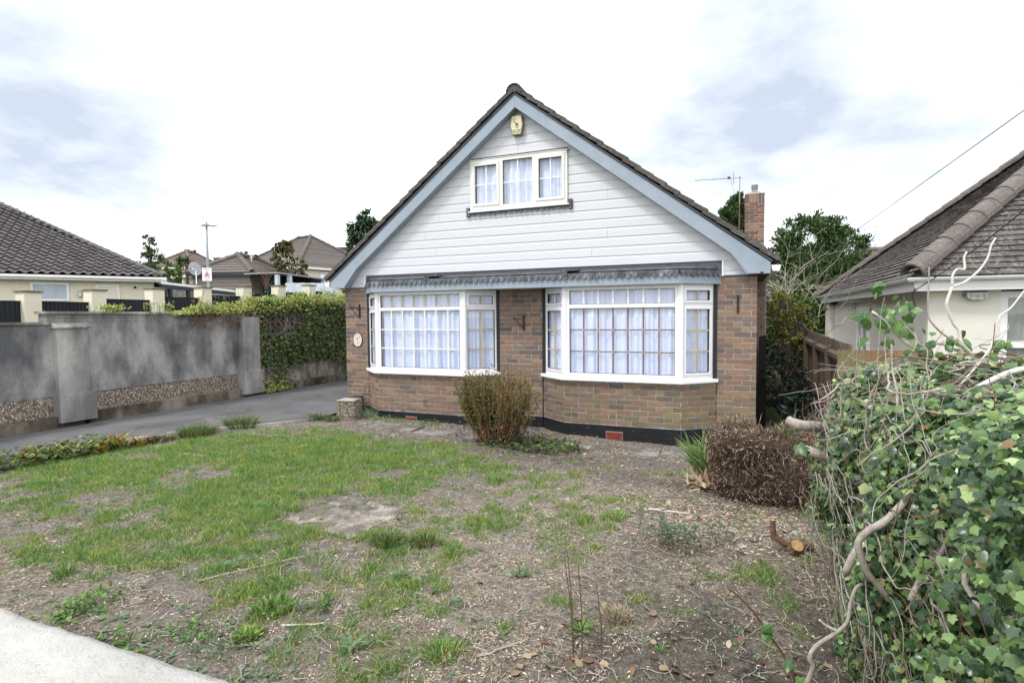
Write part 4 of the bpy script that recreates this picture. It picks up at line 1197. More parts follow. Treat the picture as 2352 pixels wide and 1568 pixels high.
RB().box(XW-.2, XW-.01, -9.5, -2.97, -.18, .197).obj('pebbledash_panel', PEB)
RB().box(XW-.2, XW-.012, -2.5, .52, -.18, .203).obj('pebbledash_panel', PEB)
RB().box(XW-.25, XW+.03, -9.5, -3.02, 1.335, 1.375).obj('coping', COPE)
RB().box(XW-.25, XW+.035, -3.08, .66, 1.505, 1.545).obj('coping', COPE)
# pebbles standing proud on the foot of the wall
N = 5200
py = rng.uniform(-6.2, .52, N); py = np.where((py > -3.0) & (py < -2.45), py+3.0*0-1.2, py)
pos = np.stack([np.full(N, XW-.009), py, rng.uniform(-.17, .19, N)], 1)-np.array([rw.location.x, rw.location.y, rw.location.z])
nn = np.tile([[1., 0, 0]], (N, 1)); yv = frames(vrand(N), nn)[:, :, 1]; x_ = np.cross(yv, nn); x_ /= np.linalg.norm(x_, axis=1, keepdims=True); y_ = np.cross(nn, x_)
scatter('pebbles', peb_v, peb_f, pos, np.stack([x_, y_, nn], 2), np.stack([rng.uniform(.006, .016, N), rng.uniform(.005, .012, N), np.full(N, .008)], 1), PEBS, rw)
def pillar(y0, y1, top, cap):
    p = RB().box(XW, XW+.10, y0, y1, .23, top); p.obj('pillar', RENDL)
    RB().box(XW-.02, XW+.165, y0-.03, y1+.06, -.22, .235).obj('pillar_base', RENDL)
    if cap:
        RB().add([(XW-.06, y0-.03, top+.10), (XW+.13, y0-.03, top+.005), (XW+.13, y1+.03, top+.005), (XW-.06, y1+.03, top+.10), (XW-.06, y0-.03, top-.02), (XW+.13, y0-.03, top-.025), (XW+.13, y1+.03, top-.025), (XW-.06, y1+.03, top-.02)],
                 [(0, 1, 2, 3), (4, 7, 6, 5), (0, 4, 5, 1), (1, 5, 6, 2), (2, 6, 7, 3)]).obj('pillar_cap', COPE)
pillar(-2.97, -2.52, 1.30, True)
RB().box(XW, XW+.14, .53, .98, .23, 1.44).obj('pillar', RENDL)
RB().box(XW-.02, XW+.19, .50, 1.02, -.24, .26).obj('pillar_base', RENDL)
for a, b in ((-9.5, -5.1), (-5.09, -2.62), (-2.54, -.2), (-.19, 1.9), (1.91, 5), (5.01, 13)):
    RB().box(XW-.1, XW+.10+random.uniform(-.01, .01), a, b, -.5, -.115+random.uniform(-.01, .008)).obj('kerb', KERB)
# pierced block screen and mass-concrete foot under the ivy
RB().box(XW-.22, XW-.02, .98, 13, -.5, .28).obj('concrete_foot', COPE)
BLKM = m_render('screen_block', (.07, .065, .06), (.13, .125, .115), (.2, .19, .175), cracks=False)
k = 0
for j in range(5):
    for i in range(12):
        y0 = 1.0+i*.31; z0 = .29+j*.30
        if y0 > 4.4: continue
        m_ = RB(); t = .035
        for a, b, c, d_ in ((0, .3, 0, t), (0, .3, .29-t, .29), (0, t, t, .29-t), (.3-t, .3, t, .29-t), (.13, .17, t, .29-t), (t, .3-t, .125, .165)):
            m_.box(XW-.11, XW-.02, y0+a, y0+b, z0+c, z0+d_)
        m_.obj('screen_block', BLKM)
RB().box(XW-.4, XW-.14, .98, 13, .28, 1.75).obj('backing', DARK)
RB().box(XW-.25, XW-.02, 4.4, 13, .28, 1.8).obj('wall_panel', REND)

# ------------------------------------------------------------------ rendered garden wall in the foreground
fwl = thing('front_garden_wall', 'pale rendered low garden wall with rough top in the near left corner', 'wall', (4, -7.85, -.4))
xs_ = np.arange(-2.5, 7.6, .02); ys_ = np.linspace(-8.06, -7.665, 28)
def wz(X, Y): return 1.25-.02+.005*(fbm(X, Y, 0, 4, 2)-.5)*2+.003*(fbm(X, Y, 2, 40, 2)-.5)*2-.012*np.clip((-7.70-Y)*-18, 0, 1)**2
V, F, X, Y = grid(xs_-4, ys_+7.85, lambda a, b: wz(a+4, b-7.85))
V[:, 1] += .003*(fbm(V[:, 0], V[:, 2], 4, 7, 4)-.5)*2+.003*(fbm(V[:, 0], V[:, 2], 8, 30, 2)-.5)*2
ny, nx = len(ys_), len(xs_)
bot = V.copy(); idx = list(range((ny-1)*nx, ny*nx)); Vb = V[idx].copy(); Vb[:, 2] = -.3
Vc = V[:nx].copy(); Vc[:, 2] = -.3
VV = np.concatenate([V, Vb, Vc]); b0 = len(V)
F2 = np.array([(idx[i], idx[i+1], b0+i+1, b0+i) for i in range(nx-1)]+[(i, b0+nx+i, b0+nx+i+1, i+1) for i in range(nx-1)])
link('wall_body', mkmesh('wall_body', VV, np.concatenate([F, F2]), WWALL, smooth=True), fwl)

# ------------------------------------------------------------------ neighbour's roadside fence of cream piers and dark panels
nf = thing('pier_and_panel_fence', 'cream rendered piers with dark ribbed metal panels above the retaining wall', 'fence', (-12, 3, .6))
ysn = [-2.7, -.85, 1.12, 2.88, 4.81, 6.69, 8.57, 10.44, 12.33, 14.2]
for i, y in enumerate(ysn):
    zt = 2.20+.066*max(0, y-1.1)
    RB().box(-12.22, -11.80, y-.21, y+.21, .3, zt).obj('pier', CREAM, nf)
    RB().box(-12.26, -11.76, y-.25, y+.25, zt+.001, zt+.045).obj('pier_cap', CAPM, nf)
    RB().add([(-12.24, y-.23, zt+.046), (-11.78, y-.23, zt+.046), (-11.78, y+.23, zt+.046), (-12.24, y+.23, zt+.046), (-12.01, y, zt+.08)], [(0, 1, 4), (1, 2, 4), (2, 3, 4), (3, 0, 4)]).obj('pier_cap', CAPM, nf)
    if i < len(ysn)-1:
        y1 = ysn[i+1]-.21; y0 = y+.21; zp = zt-.26
        n_ = 13; w_ = (y1-y0)/n_
        for k in range(n_):
            a = y0+k*w_
            RB().add([(-12.0, a, .4), (-11.975, a+w_*.15, .4), (-11.975, a+w_*.55, .4), (-12.0, a+w_*.7, .4), (-12.0, a+w_, .4), (-12.0, a, zp), (-11.975, a+w_*.15, zp), (-11.975, a+w_*.55, zp), (-12.0, a+w_*.7, zp), (-12.0, a+w_, zp)],
                     [(i_, i_+1, i_+6, i_+5) for i_ in range(4)]).obj('fence_rib', PANEL, nf)
        RB().box(-12.03, -11.96, y0, y1, zp, zp+.022).obj('rail', PANEL, nf)

# ------------------------------------------------------------------ generic hipped bungalow
def tiled_slope(parent, A, B, C_, D, gauge, w, mat, mode='courses', single=0, th=.02, wave=.03, name='roof_tile', org=(0, 0, 0)):
    """A,B eave corners, C_,D upper corners (D above A). Tiles laid in courses parallel to the eave."""
    A, B, C_, D = [Vector(p) for p in (A, B, C_, D)]
    e = (B-A).normalized(); nrm = (B-A).cross(D-A); nrm.normalize()
    if nrm.z < 0: nrm = -nrm
    u = nrm.cross(e).normalized()
    if u.z < 0: u = -u
    Hh = (D-A).dot(u); org = Vector(org)
    if Hh <= 0: return
    sa, sb = (D-A).dot(e)/Hh, (C_-B).dot(e)/Hh; ln = (B-A).length
    rows = int(Hh/gauge); st = MB(); items = []
    for r_ in range(rows+1):
        t0 = r_*gauge; t1 = min(Hh, t0+gauge*1.12)
        if t1-t0 < .02: continue
        xa, xb = t0*sa, ln+t0*sb
        off = (r_ % 2)*w/2 if mode == 'plain' else 0
        k0 = math.floor((xa-off)/w); k1 = math.ceil((xb-off)/w)
        if mode == 'courses':
            V = [A+e*xa+u*t0+nrm*th, A+e*xb+u*t0+nrm*th, A+e*(ln+t1*sb)+u*t1, A+e*(t1*sa)+u*t1, A+e*xa+u*t0-nrm*.01, A+e*xb+u*t0-nrm*.01]
            items.append((r_, 0, V, [(0, 1, 2, 3), (4, 5, 1, 0)])); continue
        for k in range(k0, k1):
            a = max(off+k*w, xa); b = min(off+(k+1)*w, xb)
            if b-a < .03: continue
            g_ = .004 if mode == 'plain' else 0
            j = [random.uniform(-.004, .004) for _ in range(4)] if mode == 'plain' else [random.uniform(-.002, .002)]*4
            tm = t1
            if mode == 'plain':
                q = [A+e*(a+g_)+u*(t0+j[0])+nrm*(th+j[1]+.004), A+e*(b-g_)+u*(t0+j[0])+nrm*(th+j[2]+.004), A+e*(b-g_)+u*tm+nrm*.002, A+e*(a+g_)+u*tm+nrm*.002]
                V = q+[v-nrm*.018 for v in q[:2]]
                items.append((r_, k, V, [(0, 1, 2, 3), (4, 5, 1, 0), (0, 3, 4), (1, 5, 2)]))
            else:
                K = 6; V = []
                for t, hh in ((t0, th), (tm, 0)):
                    for i in range(K+1):
                        f = i/K; x = a+(b-a)*f; ff = (x-off-k*w)/w
                        z = wave*(math.sin(ff*math.pi*2-.6)*.5+.5)**1.3
                        V.append(A+e*x+u*(t+(j[0] if t == t0 else 0))+nrm*(z+hh+j[1]))
                V += [v-nrm*.02 for v in V[:K+1]]
                items.append((r_, k, V, [(i, i+1, K+2+i, K+1+i) for i in range(K)]+[(2*K+2+i, 2*K+3+i, i+1, i) for i in range(K)]))
    if single:
        items.sort(key=lambda it: (it[2][0]-CAM).length)
        for it in items[:single]:
            c = it[2][0]; MB().add([v-org-(c-org) for v in it[2]], it[3])
            o = link(name, mkmesh(name, [v-c for v in it[2]], it[3], mat), parent); o.location = c-org
        items = items[single:]
    for it in items: st.add([v-org for v in it[2]], it[3])
    if st.V: st.obj('roof_tiling', mat, parent, kind='stuff')
    MB().add([v-org-nrm*.03 for v in (A, B, C_, D)], [(0, 1, 2, 3)]).obj('roof_deck', DARK, parent)
def hip_line(parent, p, q, rad, ln, mat, org, th=.02, name='hip_tile', flare=.12):
    p, q = Vector(p), Vector(q); d = (q-p); n = max(1, int(d.length/ln)); d.normalize()
    x = d.cross(Vector((0, 0, 1))).normalized(); z = x.cross(d)
    me = half_tile(rad, ln*1.06, mat, th); org = Vector(org)
    for k in range(n+1):
        o = link(name, me, parent); c = p+d*(k*ln)-org
        zz = (z*1+d*-.0).normalized()
        sc = 1+random.uniform(-.02, .02)
        dd = (d-z*flare*.35).normalized(); z2 = x.cross(dd)
        c = c+z*(.012)
        o.matrix_local = Matrix(((x.x*sc, dd.x, z2.x*sc, c.x), (x.y*sc, dd.y, z2.y*sc, c.y), (x.z*sc, dd.z, z2.z*sc, c.z), (0, 0, 0, 1)))
class OB(MB):
    def at(s, name, mat, parent, org, **p):
        s.V = [(v[0]-org[0], v[1]-org[1], v[2]-org[2]) for v in s.V]
        return MB.obj(s, name, mat, parent, **p)
def quad_frame(mb, P, e, n, s0, s1, z0, z1, w, d0, d1):
    for a, b, c, d_ in ((s0, s1, z0, z0+w), (s0, s1, z1-w, z1), (s0, s0+w, z0+w, z1-w), (s1-w, s1, z0+w, z1-w)):
        V = [tuple((P+e*s_+n*o_).to_3d()+Vector((0, 0, z))) for s_ in (a, b) for o_ in (d0, d1) for z in (c, d_)]
        mb.add(V, [(0, 1, 3, 2), (4, 6, 7, 5), (0, 4, 5, 1), (2, 3, 7, 6), (0, 2, 6, 4), (1, 5, 7, 3)])
def simple_window(parent, org, P, e, n, s0, s1, z0, z1, w=.07, mull=(), frame_mat=UPVC, glass=None, tilt=0):
    """n points inwards"""
    P, e, n = Vector(P[:2]), Vector(e[:2]), Vector(n[:2])
    mb = OB(); quad_frame(mb, P, e, n, s0, s1, z0, z1, w, -.03, .05)
    for m_ in mull:
        V = [tuple((P+e*s_+n*o_).to_3d()+Vector((0, 0, z))) for s_ in (m_-w*.4, m_+w*.4) for o_ in (-.025, .045) for z in (z0+w, z1-w)]
        mb.add(V, [(0, 1, 3, 2), (4, 6, 7, 5), (0, 4, 5, 1), (2, 3, 7, 6), (0, 2, 6, 4), (1, 5, 7, 3)])
    f = mb.at('window', frame_mat, parent, org)
    q = [tuple((P+e*s_+n*.0).to_3d()+Vector((0, 0, z))) for s_, z in ((s0+w, z0+w), (s1-w, z0+w), (s1-w, z1-w), (s0+w, z1-w))]
    OB().add(q, [(0, 1, 2, 3)]).at('pane', glass or GLASS, f, org)
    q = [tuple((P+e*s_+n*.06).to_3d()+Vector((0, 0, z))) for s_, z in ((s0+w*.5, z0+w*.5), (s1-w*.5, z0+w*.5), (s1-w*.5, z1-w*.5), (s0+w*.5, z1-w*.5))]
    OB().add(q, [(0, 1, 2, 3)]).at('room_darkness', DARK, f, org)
    return f
GREYGL = simple('frosted_glass', (.30, .35, .42), .12, .8, .2, 1.5)

# ------------------------------------------------------------------ left bungalow with pantiles
P1 = Vector((-16.90, 8.68)); eL = Vector((.62, .785)).normalized(); nL = Vector((-eL.y, eL.x))
lb = thing('pantiled_bungalow', 'cream bungalow with large grey pantile hipped roof at the far left', 'bungalow', (P1.x, P1.y, .6))
lo_ = tuple(lb.location)
ZE = 3.27; LB = 22.0; WB = 15.0; TP_ = .54
def P3(s_, t, z): v = P1+eL*s_+nL*t; return Vector((v.x, v.y, z))
OB().add([P3(-LB+.4, .4, 0), P3(-.4, .4, 0), P3(-.4, WB-.4, 0), P3(-LB+.4, WB-.4, 0), P3(-LB+.4, .4, 3.2), P3(-.4, .4, 3.2), P3(-.4, WB-.4, 3.2), P3(-LB+.4, WB-.4, 3.2)],
         [(0, 1, 5, 4), (1, 2, 6, 5), (2, 3, 7, 6), (3, 0, 4, 7)]).at('wall', CREAM, lb, lo_)
hh = WB/2*TP_
tiled_slope(lb, P3(-LB, 0, ZE), P3(0, 0, ZE), P3(-WB/2, WB/2, ZE+hh), P3(-LB+WB/2, WB/2, ZE+hh), .37, .34, TILEL, 'pan', 300, .07, .10, org=lo_)
tiled_slope(lb, P3(0, 0, ZE), P3(0, WB, ZE), P3(-WB/2, WB/2, ZE+hh), P3(-WB/2, WB/2, ZE+hh), .36, .33, TILEL, 'pan', 0, .055, .075, org=lo_)
tiled_slope(lb, P3(0, WB, ZE), P3(-LB, WB, ZE), P3(-LB+WB/2, WB/2, ZE+hh), P3(-WB/2, WB/2, ZE+hh), .31, .30, TILEL, 'courses', 0, .035, org=lo_)
hip_line(lb, P3(.02, -.02, ZE+.03), P3(-WB/2, WB/2, ZE+hh+.05), .13, .42, TILEL, lo_)
hip_line(lb, P3(.02, WB+.02, ZE+.03), P3(-WB/2, WB/2, ZE+hh+.05), .13, .42, TILEL, lo_)
hip_line(lb, P3(-WB/2, WB/2, ZE+hh+.05), P3(-LB+WB/2, WB/2, ZE+hh+.05), .13, .42, TILEL, lo_)
def strip(s0, t0, s1, t1, z0, z1, w, name, mat, par, org):
    a, b = P1+eL*s0+nL*t0, P1+eL*s1+nL*t1
    OB().obox(a, b, w, z0, z1).at(name, mat, par, org)
strip(-LB, -.11, .11, -.11, ZE-.10, ZE, .10, 'gutter', GUT, lb, lo_)
strip(-LB, .02, 0, .02, ZE-.20, ZE-.10, .04, 'fascia', GUT, lb, lo_)
strip(.02, -.02, .02, WB, ZE-.10, ZE, .10, 'gutter', GUT, lb, lo_)
simple_window(lb, lo_, P1+nL*.38, eL, nL, -4.65, -3.40, 2.22, 2.98, .08, glass=GREYGL)
simple_window(lb, lo_, P1+nL*.38, eL, nL, -2.50, -1.66, 2.10, 2.92, .075)
def bulk(name, label, loc, rz, mat=METG):
    t = thing(name, label, 'lamp', loc, rz)
    MB().prism([(.10*math.cos(a), .15*math.sin(a)) for a in [k*math.pi/8 for k in range(16)]], -.05, 0).obj('housing', mat, t)
    MB().prism([(.07*math.cos(a), .11*math.sin(a)) for a in [k*math.pi/8 for k in range(16)]], -.09, -.051).obj('diffuser', BULKG, t)
    return t
ang = math.atan2(eL.y, eL.x)
q = P1+eL*(-3.04)+nL*.39; bulk('bulkhead_lamp', 'oval grey bulkhead lamp between the two windows of the pantiled bungalow', (q.x, q.y, 2.50), ang)
q = P1+eL*(-1.08)+nL*.39
t = thing('flue_outlet', 'small round boiler flue on the cream bungalow wall near its corner', 'flue', (q.x, q.y, 2.83), ang)
MB().prism([(.10*math.cos(a), .10*math.sin(a)) for a in [k*math.pi/7 for k in range(14)]], -.03, 0).obj('collar', GUT, t)
MB().prism([(.06*math.cos(a)-.01, .06*math.sin(a)) for a in [k*math.pi/7 for k in range(14)]], -.10, -.031).obj('pipe', IRON, t)
# car port
cp = thing('car_port', 'low dark car port with white edged roof beside the pantiled bungalow', 'car port', (-17, 10, .9))
co = tuple(cp.location)
def pw(x, y, d):     # a surveyed point: bearing from the picture, distance known
    v = CAM+(fw+rt*((x-1176)/1257.3)-up*((y-784)/1257.3))*d; return v
a, b = pw(374, 647, 24.2), pw(545, 667, 26.5); c = pw(336, 646, 26.0); d_ = pw(470, 660, 30)
OB().add([a, b, d_, c, a-Vector((0, 0, .10)), b-Vector((0, 0, .10)), d_-Vector((0, 0, .1)), c-Vector((0, 0, .1))], [(0, 1, 2, 3), (4, 7, 6, 5), (0, 4, 5, 1), (1, 5, 6, 2), (3, 7, 4, 0)]).at('roof', GUT, cp, co)
OB().add([a-Vector((0, 0, .10)), b-Vector((0, 0, .10)), b-Vector((0, 0, .26)), a-Vector((0, 0, .30))], [(0, 1, 2, 3)]).at('fascia', DSTEEL, cp, co)
OB().add([c-Vector((0, 0, .11)), a-Vector((0, 0, .11)), a-Vector((0, 0, .5)), c-Vector((0, 0, .5))], [(0, 1, 2, 3)]).at('fascia', DSTEEL, cp, co)
for px_ in (377, 391, 432, 541):
    v = pw(px_, 665, 24.2+(px_-374)/171*2.3+.05)
    OB().box(v.x-.09, v.x+.09, v.y-.05, v.y+.05, .9, v.z+.02).at('post', DSTEEL, cp, co)
# block wall of the plot behind the car port
t = thing('block_garden_wall', 'whitewashed block garden wall under the car port', 'wall', (-21, 13, .9)); to = tuple(t.location)
a, b = pw(338, 668, 30), pw(548, 672, 33)
for j in range(5):
    for i in range(13):
        p, q = a.lerp(b, (i+.02+(j % 2)*.4)/13.4), a.lerp(b, (i+.98+(j % 2)*.4)/13.4)
        OB().obox(p, q, .1, a.z-.75+j*.24, a.z-.52+j*.24).at('block', COPE, t, to)

# ------------------------------------------------------------------ street lamp with triangle sign
lp = thing('street_lamp', 'slim grey street lamp post with flat lantern and a small warning sign', 'street lamp', (pw(477, 600, 26).x, pw(477, 600, 26).y, 1.15))
MB().lathe([(.10, 0), (.10, 1.05), (.07, 1.15), (.062, 3), (.045, 4.64)], (0, 0, 0), 12).obj('pole', LAMPM, lp, smooth=True)
MB().prism([(-.26, -.01), (-.15, .04), (.05, .06), (.15, .04), (.50, .0), (.35, -.03), (.0, -.035), (-.16, -.03)], -.10, .10).obj('lantern', METG, lp).location = (0, 0, 4.67)
MB().lathe([(.05, 4.73), (.05, 4.82), (.02, 4.84)], (0, 0, 0), 10).obj('photocell', METG, lp)
sb = MB().box(-.22, .18, -.135, -.12, 2.06, 2.68).obj('sign_board', GUT, lp); 
MB().prism([(-.16, 2.26), (.12, 2.26), (-.02, 2.53)], -.140, -.136).obj('red_triangle', SIGNR, sb)
MB().prism([(-.11, 2.285), (.07, 2.285), (-.02, 2.47)], -.143, -.1405).obj('white_centre', GUT, sb)
MB().box(-.04, .0, -.146, -.1435, 2.30, 2.42).box(-.08, .04, -.146, -.1435, 2.31, 2.34).obj('symbol', SIGNK, sb)
text('Please', .085, SIGNK, sb, (-.02, -.137, 2.61)); text('SLOW', .085, SIGNK, sb, (-.02, -.137, 2.19)); text('down', .08, SIGNK, sb, (-.02, -.137, 2.11))
lp.rotation_euler = (0, 0, R(38))

# ------------------------------------------------------------------ houses up the hill
def hip_house(name, label, cat, C0, e, Wd, Ln, ze, tp, mat, wallm, zb, gauge=.33, ridge_mat=None, single=0, ov=.35, wall=True):
    """C0: near eave corner (x,y), e: unit plan direction of the first eave; second eave runs at its left normal"""
    C0 = Vector(C0); e = Vector(e).normalized(); n = Vector((e.y, -e.x))
    t = thing(name, label, cat, (C0.x, C0.y, zb)); org = (C0.x, C0.y, zb)
    def Q(a, b, z): v = C0+e*a+n*b; return Vector((v.x, v.y, z))
    m_ = min(Wd, Ln)/2; h = m_*tp
    if Ln >= Wd: r1, r2 = Q(m_, Wd/2, ze+h), Q(Ln-m_, Wd/2, ze+h); 
    else: r1, r2 = Q(Ln/2, m_, ze+h), Q(Ln/2, Wd-m_, ze+h)
    c = [Q(0, 0, ze), Q(Ln, 0, ze), Q(Ln, Wd, ze), Q(0, Wd, ze)]
    if Ln >= Wd: sl = ((c[0], c[1], r2, r1), (c[1], c[2], r2, r2), (c[2], c[3], r1, r2), (c[3], c[0], r1, r1)); hips = ((c[0], r1), (c[3], r1), (c[1], r2), (c[2], r2), (r1, r2))
    else: sl = ((c[0], c[1], r1, r1), (c[1], c[2], r2, r1), (c[2], c[3], r2, r2), (c[3], c[0], r1, r2)); hips = ((c[0], r1), (c[1], r1), (c[3], r2), (c[2], r2), (r1, r2))
    for q in sl: tiled_slope(t, *q, gauge, .3, mat, 'courses', 0, .045, org=org)
    for p, q in hips: hip_line(t, p+Vector((0, 0, .03)), q+Vector((0, 0, .04)), .15, .45, ridge_mat or mat, org)
    w = OB(); a = ov
    V = [Q(a, a, zb), Q(Ln-a, a, zb), Q(Ln-a, Wd-a, zb), Q(a, Wd-a, zb), Q(a, a, ze-.05), Q(Ln-a, a, ze-.05), Q(Ln-a, Wd-a, ze-.05), Q(a, Wd-a, ze-.05)]
    if wall: w.add(V, [(0, 1, 5, 4), (1, 2, 6, 5), (2, 3, 7, 6), (3, 0, 4, 7)]).at('wall', wallm, t, org)
    g_ = OB()
    for p, q in ((c[0], c[1]), (c[1], c[2]), (c[2], c[3]), (c[3], c[0])): g_.obox(p, q, .1, ze-.16, ze-.01, off=-.05)
    g_.at('gutter', DSTEEL if wall is False else GUT, t, org)
    return t, org, Q
# big middle house: near hip corner ~ (-22.9, 23.2)
mh, mo, MQ = hip_house('hipped_house', 'pale house with tall brown hipped roof behind the clapboard garage', 'house', (-22.9, 23.2), (-.977, .216), 8.4, 10.0, 5.25, .70, TILEF, CREAM, 2.0)
simple_window(mh, mo, MQ(.32, 0, 0), (MQ(0, 1, 0)-MQ(0, 0, 0)), (MQ(1, 0, 0)-MQ(0, 0, 0)), 2.2, 3.4, 3.9, 4.9)
# clapboard garage
sh, so_, SQ = hip_house('clapboard_garage', 'grey clapboard outbuilding with low hipped tiled roof behind the car port', 'garage', (-17.8, 14.4), (-.954, -.30), 5.6, 3.8, 3.95, .60, TILEF, DARK, 1.5, wall=False, ov=.25)
for k in range(11):
    z = 1.95+k*.185
    for (p, q) in ((SQ(.25, .25, 0), SQ(3.6, .25, 0)), (SQ(.25, .25, 0), SQ(.25, 5.4, 0))):
        e_ = (q-p).normalized().to_2d(); n_ = Vector((-e_.y, e_.x)); inner = SQ(2, 2, 0).to_2d()
        if (inner-p.to_2d()).dot(n_) < 0: n_ = -n_
        a0, b0 = p.to_2d()-n_*.035, q.to_2d()-n_*.035; a1, b1 = p.to_2d(), q.to_2d()
        OB().add([(a0.x, a0.y, z), (b0.x, b0.y, z), (b1.x, b1.y, z+.19), (a1.x, a1.y, z+.19), (a1.x, a1.y, z), (b1.x, b1.y, z)], [(0, 1, 2, 3), (0, 4, 5, 1)]).at('clapboard', CLAP, sh, so_)
# flat canopy right of it with pale posts, teal door
ca_ = thing('flat_canopy', 'flat roofed veranda with pale posts and teal door right of the clapboard garage', 'veranda', (-17, 16, 1.6)); cao = tuple(ca_.location)
a, b = pw(560, 627.5, 29.5), pw(639, 624.5, 29.0); c = pw(752, 640, 31); d_ = pw(660, 629, 35)
OB().add([a, b, c, d_, a-Vector((0, 0, .07)), b-Vector((0, 0, .07)), c-Vector((0, 0, .07)), d_-Vector((0, 0, .07))], [(0, 1, 2, 3), (7, 6, 5, 4), (0, 4, 5, 1), (1, 5, 6, 2), (2, 6, 7, 3)]).at('roof', METG, ca_, cao)
for x_, dd in ((637, 29.2), (665, 29.6), (743, 31)):
    v = pw(x_, 640, dd); OB().box(v.x-.11, v.x+.11, v.y-.08, v.y+.08, 1.7, v.z+.22).at('post', PALEB, ca_, cao)
p, q = pw(582, 660, 31.5), pw(644, 662, 31.5)
OB().obox(p, q, .05, 2.2, 3.95).at('door', TEAL, ca_, cao)
p, q = pw(644, 662, 31.5), pw(752, 665, 33)
OB().obox(p, q, .05, 2.2, 3.8).at('dark_opening', DARK, ca_, cao)
# pale panel fence near the house
t = thing('pale_garden_fence', 'long pale blue-grey garden fence beyond the piers near the house corner', 'fence', (-16, 17, 1.6)); to = tuple(t.location)
a, b = pw(655, 650, 27.5), pw(768, 652, 26.5)
for i in range(5):
    p, q = a.lerp(b, (i+.01)/5), a.lerp(b, (i+.99)/5); OB().obox(p, q, .05, 1.6, a.z-.02*i).at('panel', PALEB, t, to)
# far left brown roof and low wing
hip_house('far_brown_roof_house', 'distant house with a brown hipped roof left of the street lamp', 'house', tuple(pw(446, 612, 55))[:2], (-.954, -.30), 6.5, 5.2, 6.65, .72, TILEB, CREAM, 3.5)
fl, flo, FQ = hip_house('low_wing_house', 'low cream bungalow with brown roof and white gutter left of the street lamp', 'bungalow', tuple(pw(590, 620, 38))[:2], (-.97, -.22), 4.0, 6.4, 4.55, .40, TILEB, CREAM, 1.5)
# far red-tiled house right of the middle house
t = thing('red_hung_house', 'far house with brown roof, white fascia and red hung tiles beside the conifer', 'house', (-34, 41, 4)); to = tuple(t.location)
a, b = pw(730, 568, 60), pw(830, 566, 60); c, d_ = pw(840, 584, 57), pw(738, 583, 57)
tiled_slope(t, d_, c, b, a, .42, .3, TILEB, 'courses', 0, .05, org=to)
w0, w1 = pw(744, 586, 57.5), pw(840, 588, 57.5)
OB().obox(w0, w1, .1, w0.z-.45, w0.z+.05).at('fascia', GUT, t, to)
OB().obox(w0, w1, .1, w0.z-2.2, w0.z-.46, off=.03).at('hung_tiles', REDT, t, to)
OB().obox(w0, w1, .1, 3.5, w0.z-2.2, off=.06).at('wall', CREAM, t, to)
# chimney stack in the distance, dish
t = thing('satellite_dish', 'round grey satellite dish on a white pole by the low cream bungalow', 'satellite dish', tuple(pw(446, 618, 27.5)))
MB().lathe([(.0, -.02), (.18, .0), (.34, .06), (.345, .075), (.17, .02), (0.01, .0)], (0, 0, 0), 20).obj('dish', METG, t).rotation_euler = (R(70), 0, R(200))
MB().tube([(0, 0, .02), (.12, -.2, -.02), (.25, -.25, .0)], .015, 5).obj('feed_arm', GUT, t)
MB().tube([(.06, .05, -.75), (.06, .05, .05)], .022, 6).obj('pole', GUT, t)
t = thing('roof_aerial', 'small white aerial standing on the clapboard garage roof', 'aerial', tuple(pw(577.5, 596, 32.5)))
MB().tube([(0, 0, -.3), (0, 0, .62)], .03, 6).obj('mast', GUT, t); MB().box(-.13, .13, -.02, .02, .1, .14).obj('arm', GUT, t); MB().tube([(-.8, .2, .52), (.1, -.05, .56)], .012, 4).obj('boom', METG, t)
t = thing('distant_chimney', 'little stone chimney stack above the low bungalow roof right of the lamp', 'chimney', tuple(pw(505, 606, 40)))
MB().box(-.28, .28, -.28, .28, -1.5, .35).obj('stack', CAPM, t); MB().box(-.34, .34, -.34, .34, .351, .43).obj('cap', CAPM, t)
# far roof seen over the right bungalow's eaves
hip_house('far_right_house', 'distant house with reddish roof seen past the bushy tree on the right', 'house', (10.0, 33), (.95, -.1), 8, 10, 3.0, .5, TILEB, CREAM, 1.0)

# ------------------------------------------------------------------ right bungalow
rb = thing('white_bungalow', 'off-white bungalow with steep mossy tiled roof at the right edge', 'bungalow', (9.5, 2.14, -.45)); ro = tuple(rb.location)
EX, EY, EZ = 9.25, 1.88, 1.96; FX, FY = 20.0, 11.6; TPR = .82
m_ = (FY-EY)/2; hR = m_*TPR
c0, c1, c2, c3 = Vector((EX, EY, EZ)), Vector((FX, EY, EZ)), Vector((FX, FY, EZ)), Vector((EX, FY, EZ))
r1, r2 = Vector((EX+m_, EY+m_, EZ+hR)), Vector((FX-m_, EY+m_, EZ+hR))
tiled_slope(rb, c0, c1, r2, r1, .145, .265, TILER, 'plain', 230, .022, org=ro)
tiled_slope(rb, c3, c0, r1, r1, .145, .265, TILER, 'plain', 70, .030, org=ro)
tiled_slope(rb, c1, c2, r2, r2, .3, .3, TILER, 'courses', 0, .02, org=ro)
tiled_slope(rb, c2, c3, r1, r2, .3, .3, TILER, 'courses', 0, .02, org=ro)
hip_line(rb, Vector((EX-.05, EY-.05, EZ+.03)), r1+Vector((0, 0, .05)), .17, .46, HIPR, ro, .03)
hip_line(rb, Vector((EX-.05, FY+.05, EZ+.0)), r1+Vector((0, 0, .05)), .14, .46, HIPR, ro)
OB().box(9.5, 9.62, 2.14, FY-.4, -.5, 1.82).at('wall', CREAMR, rb, ro)
OB().box(9.62, 10.40, 2.14, 2.26, -.5, 1.82).at('wall', CREAMR, rb, ro)
OB().box(9.62, 20, 3.4, 3.5, -.5, 1.82).at('inner_wall', DARK, rb, ro)
OB().box(11.9, 20, 2.14, 2.26, -.5, 1.82).at('wall', CREAMR, rb, ro)
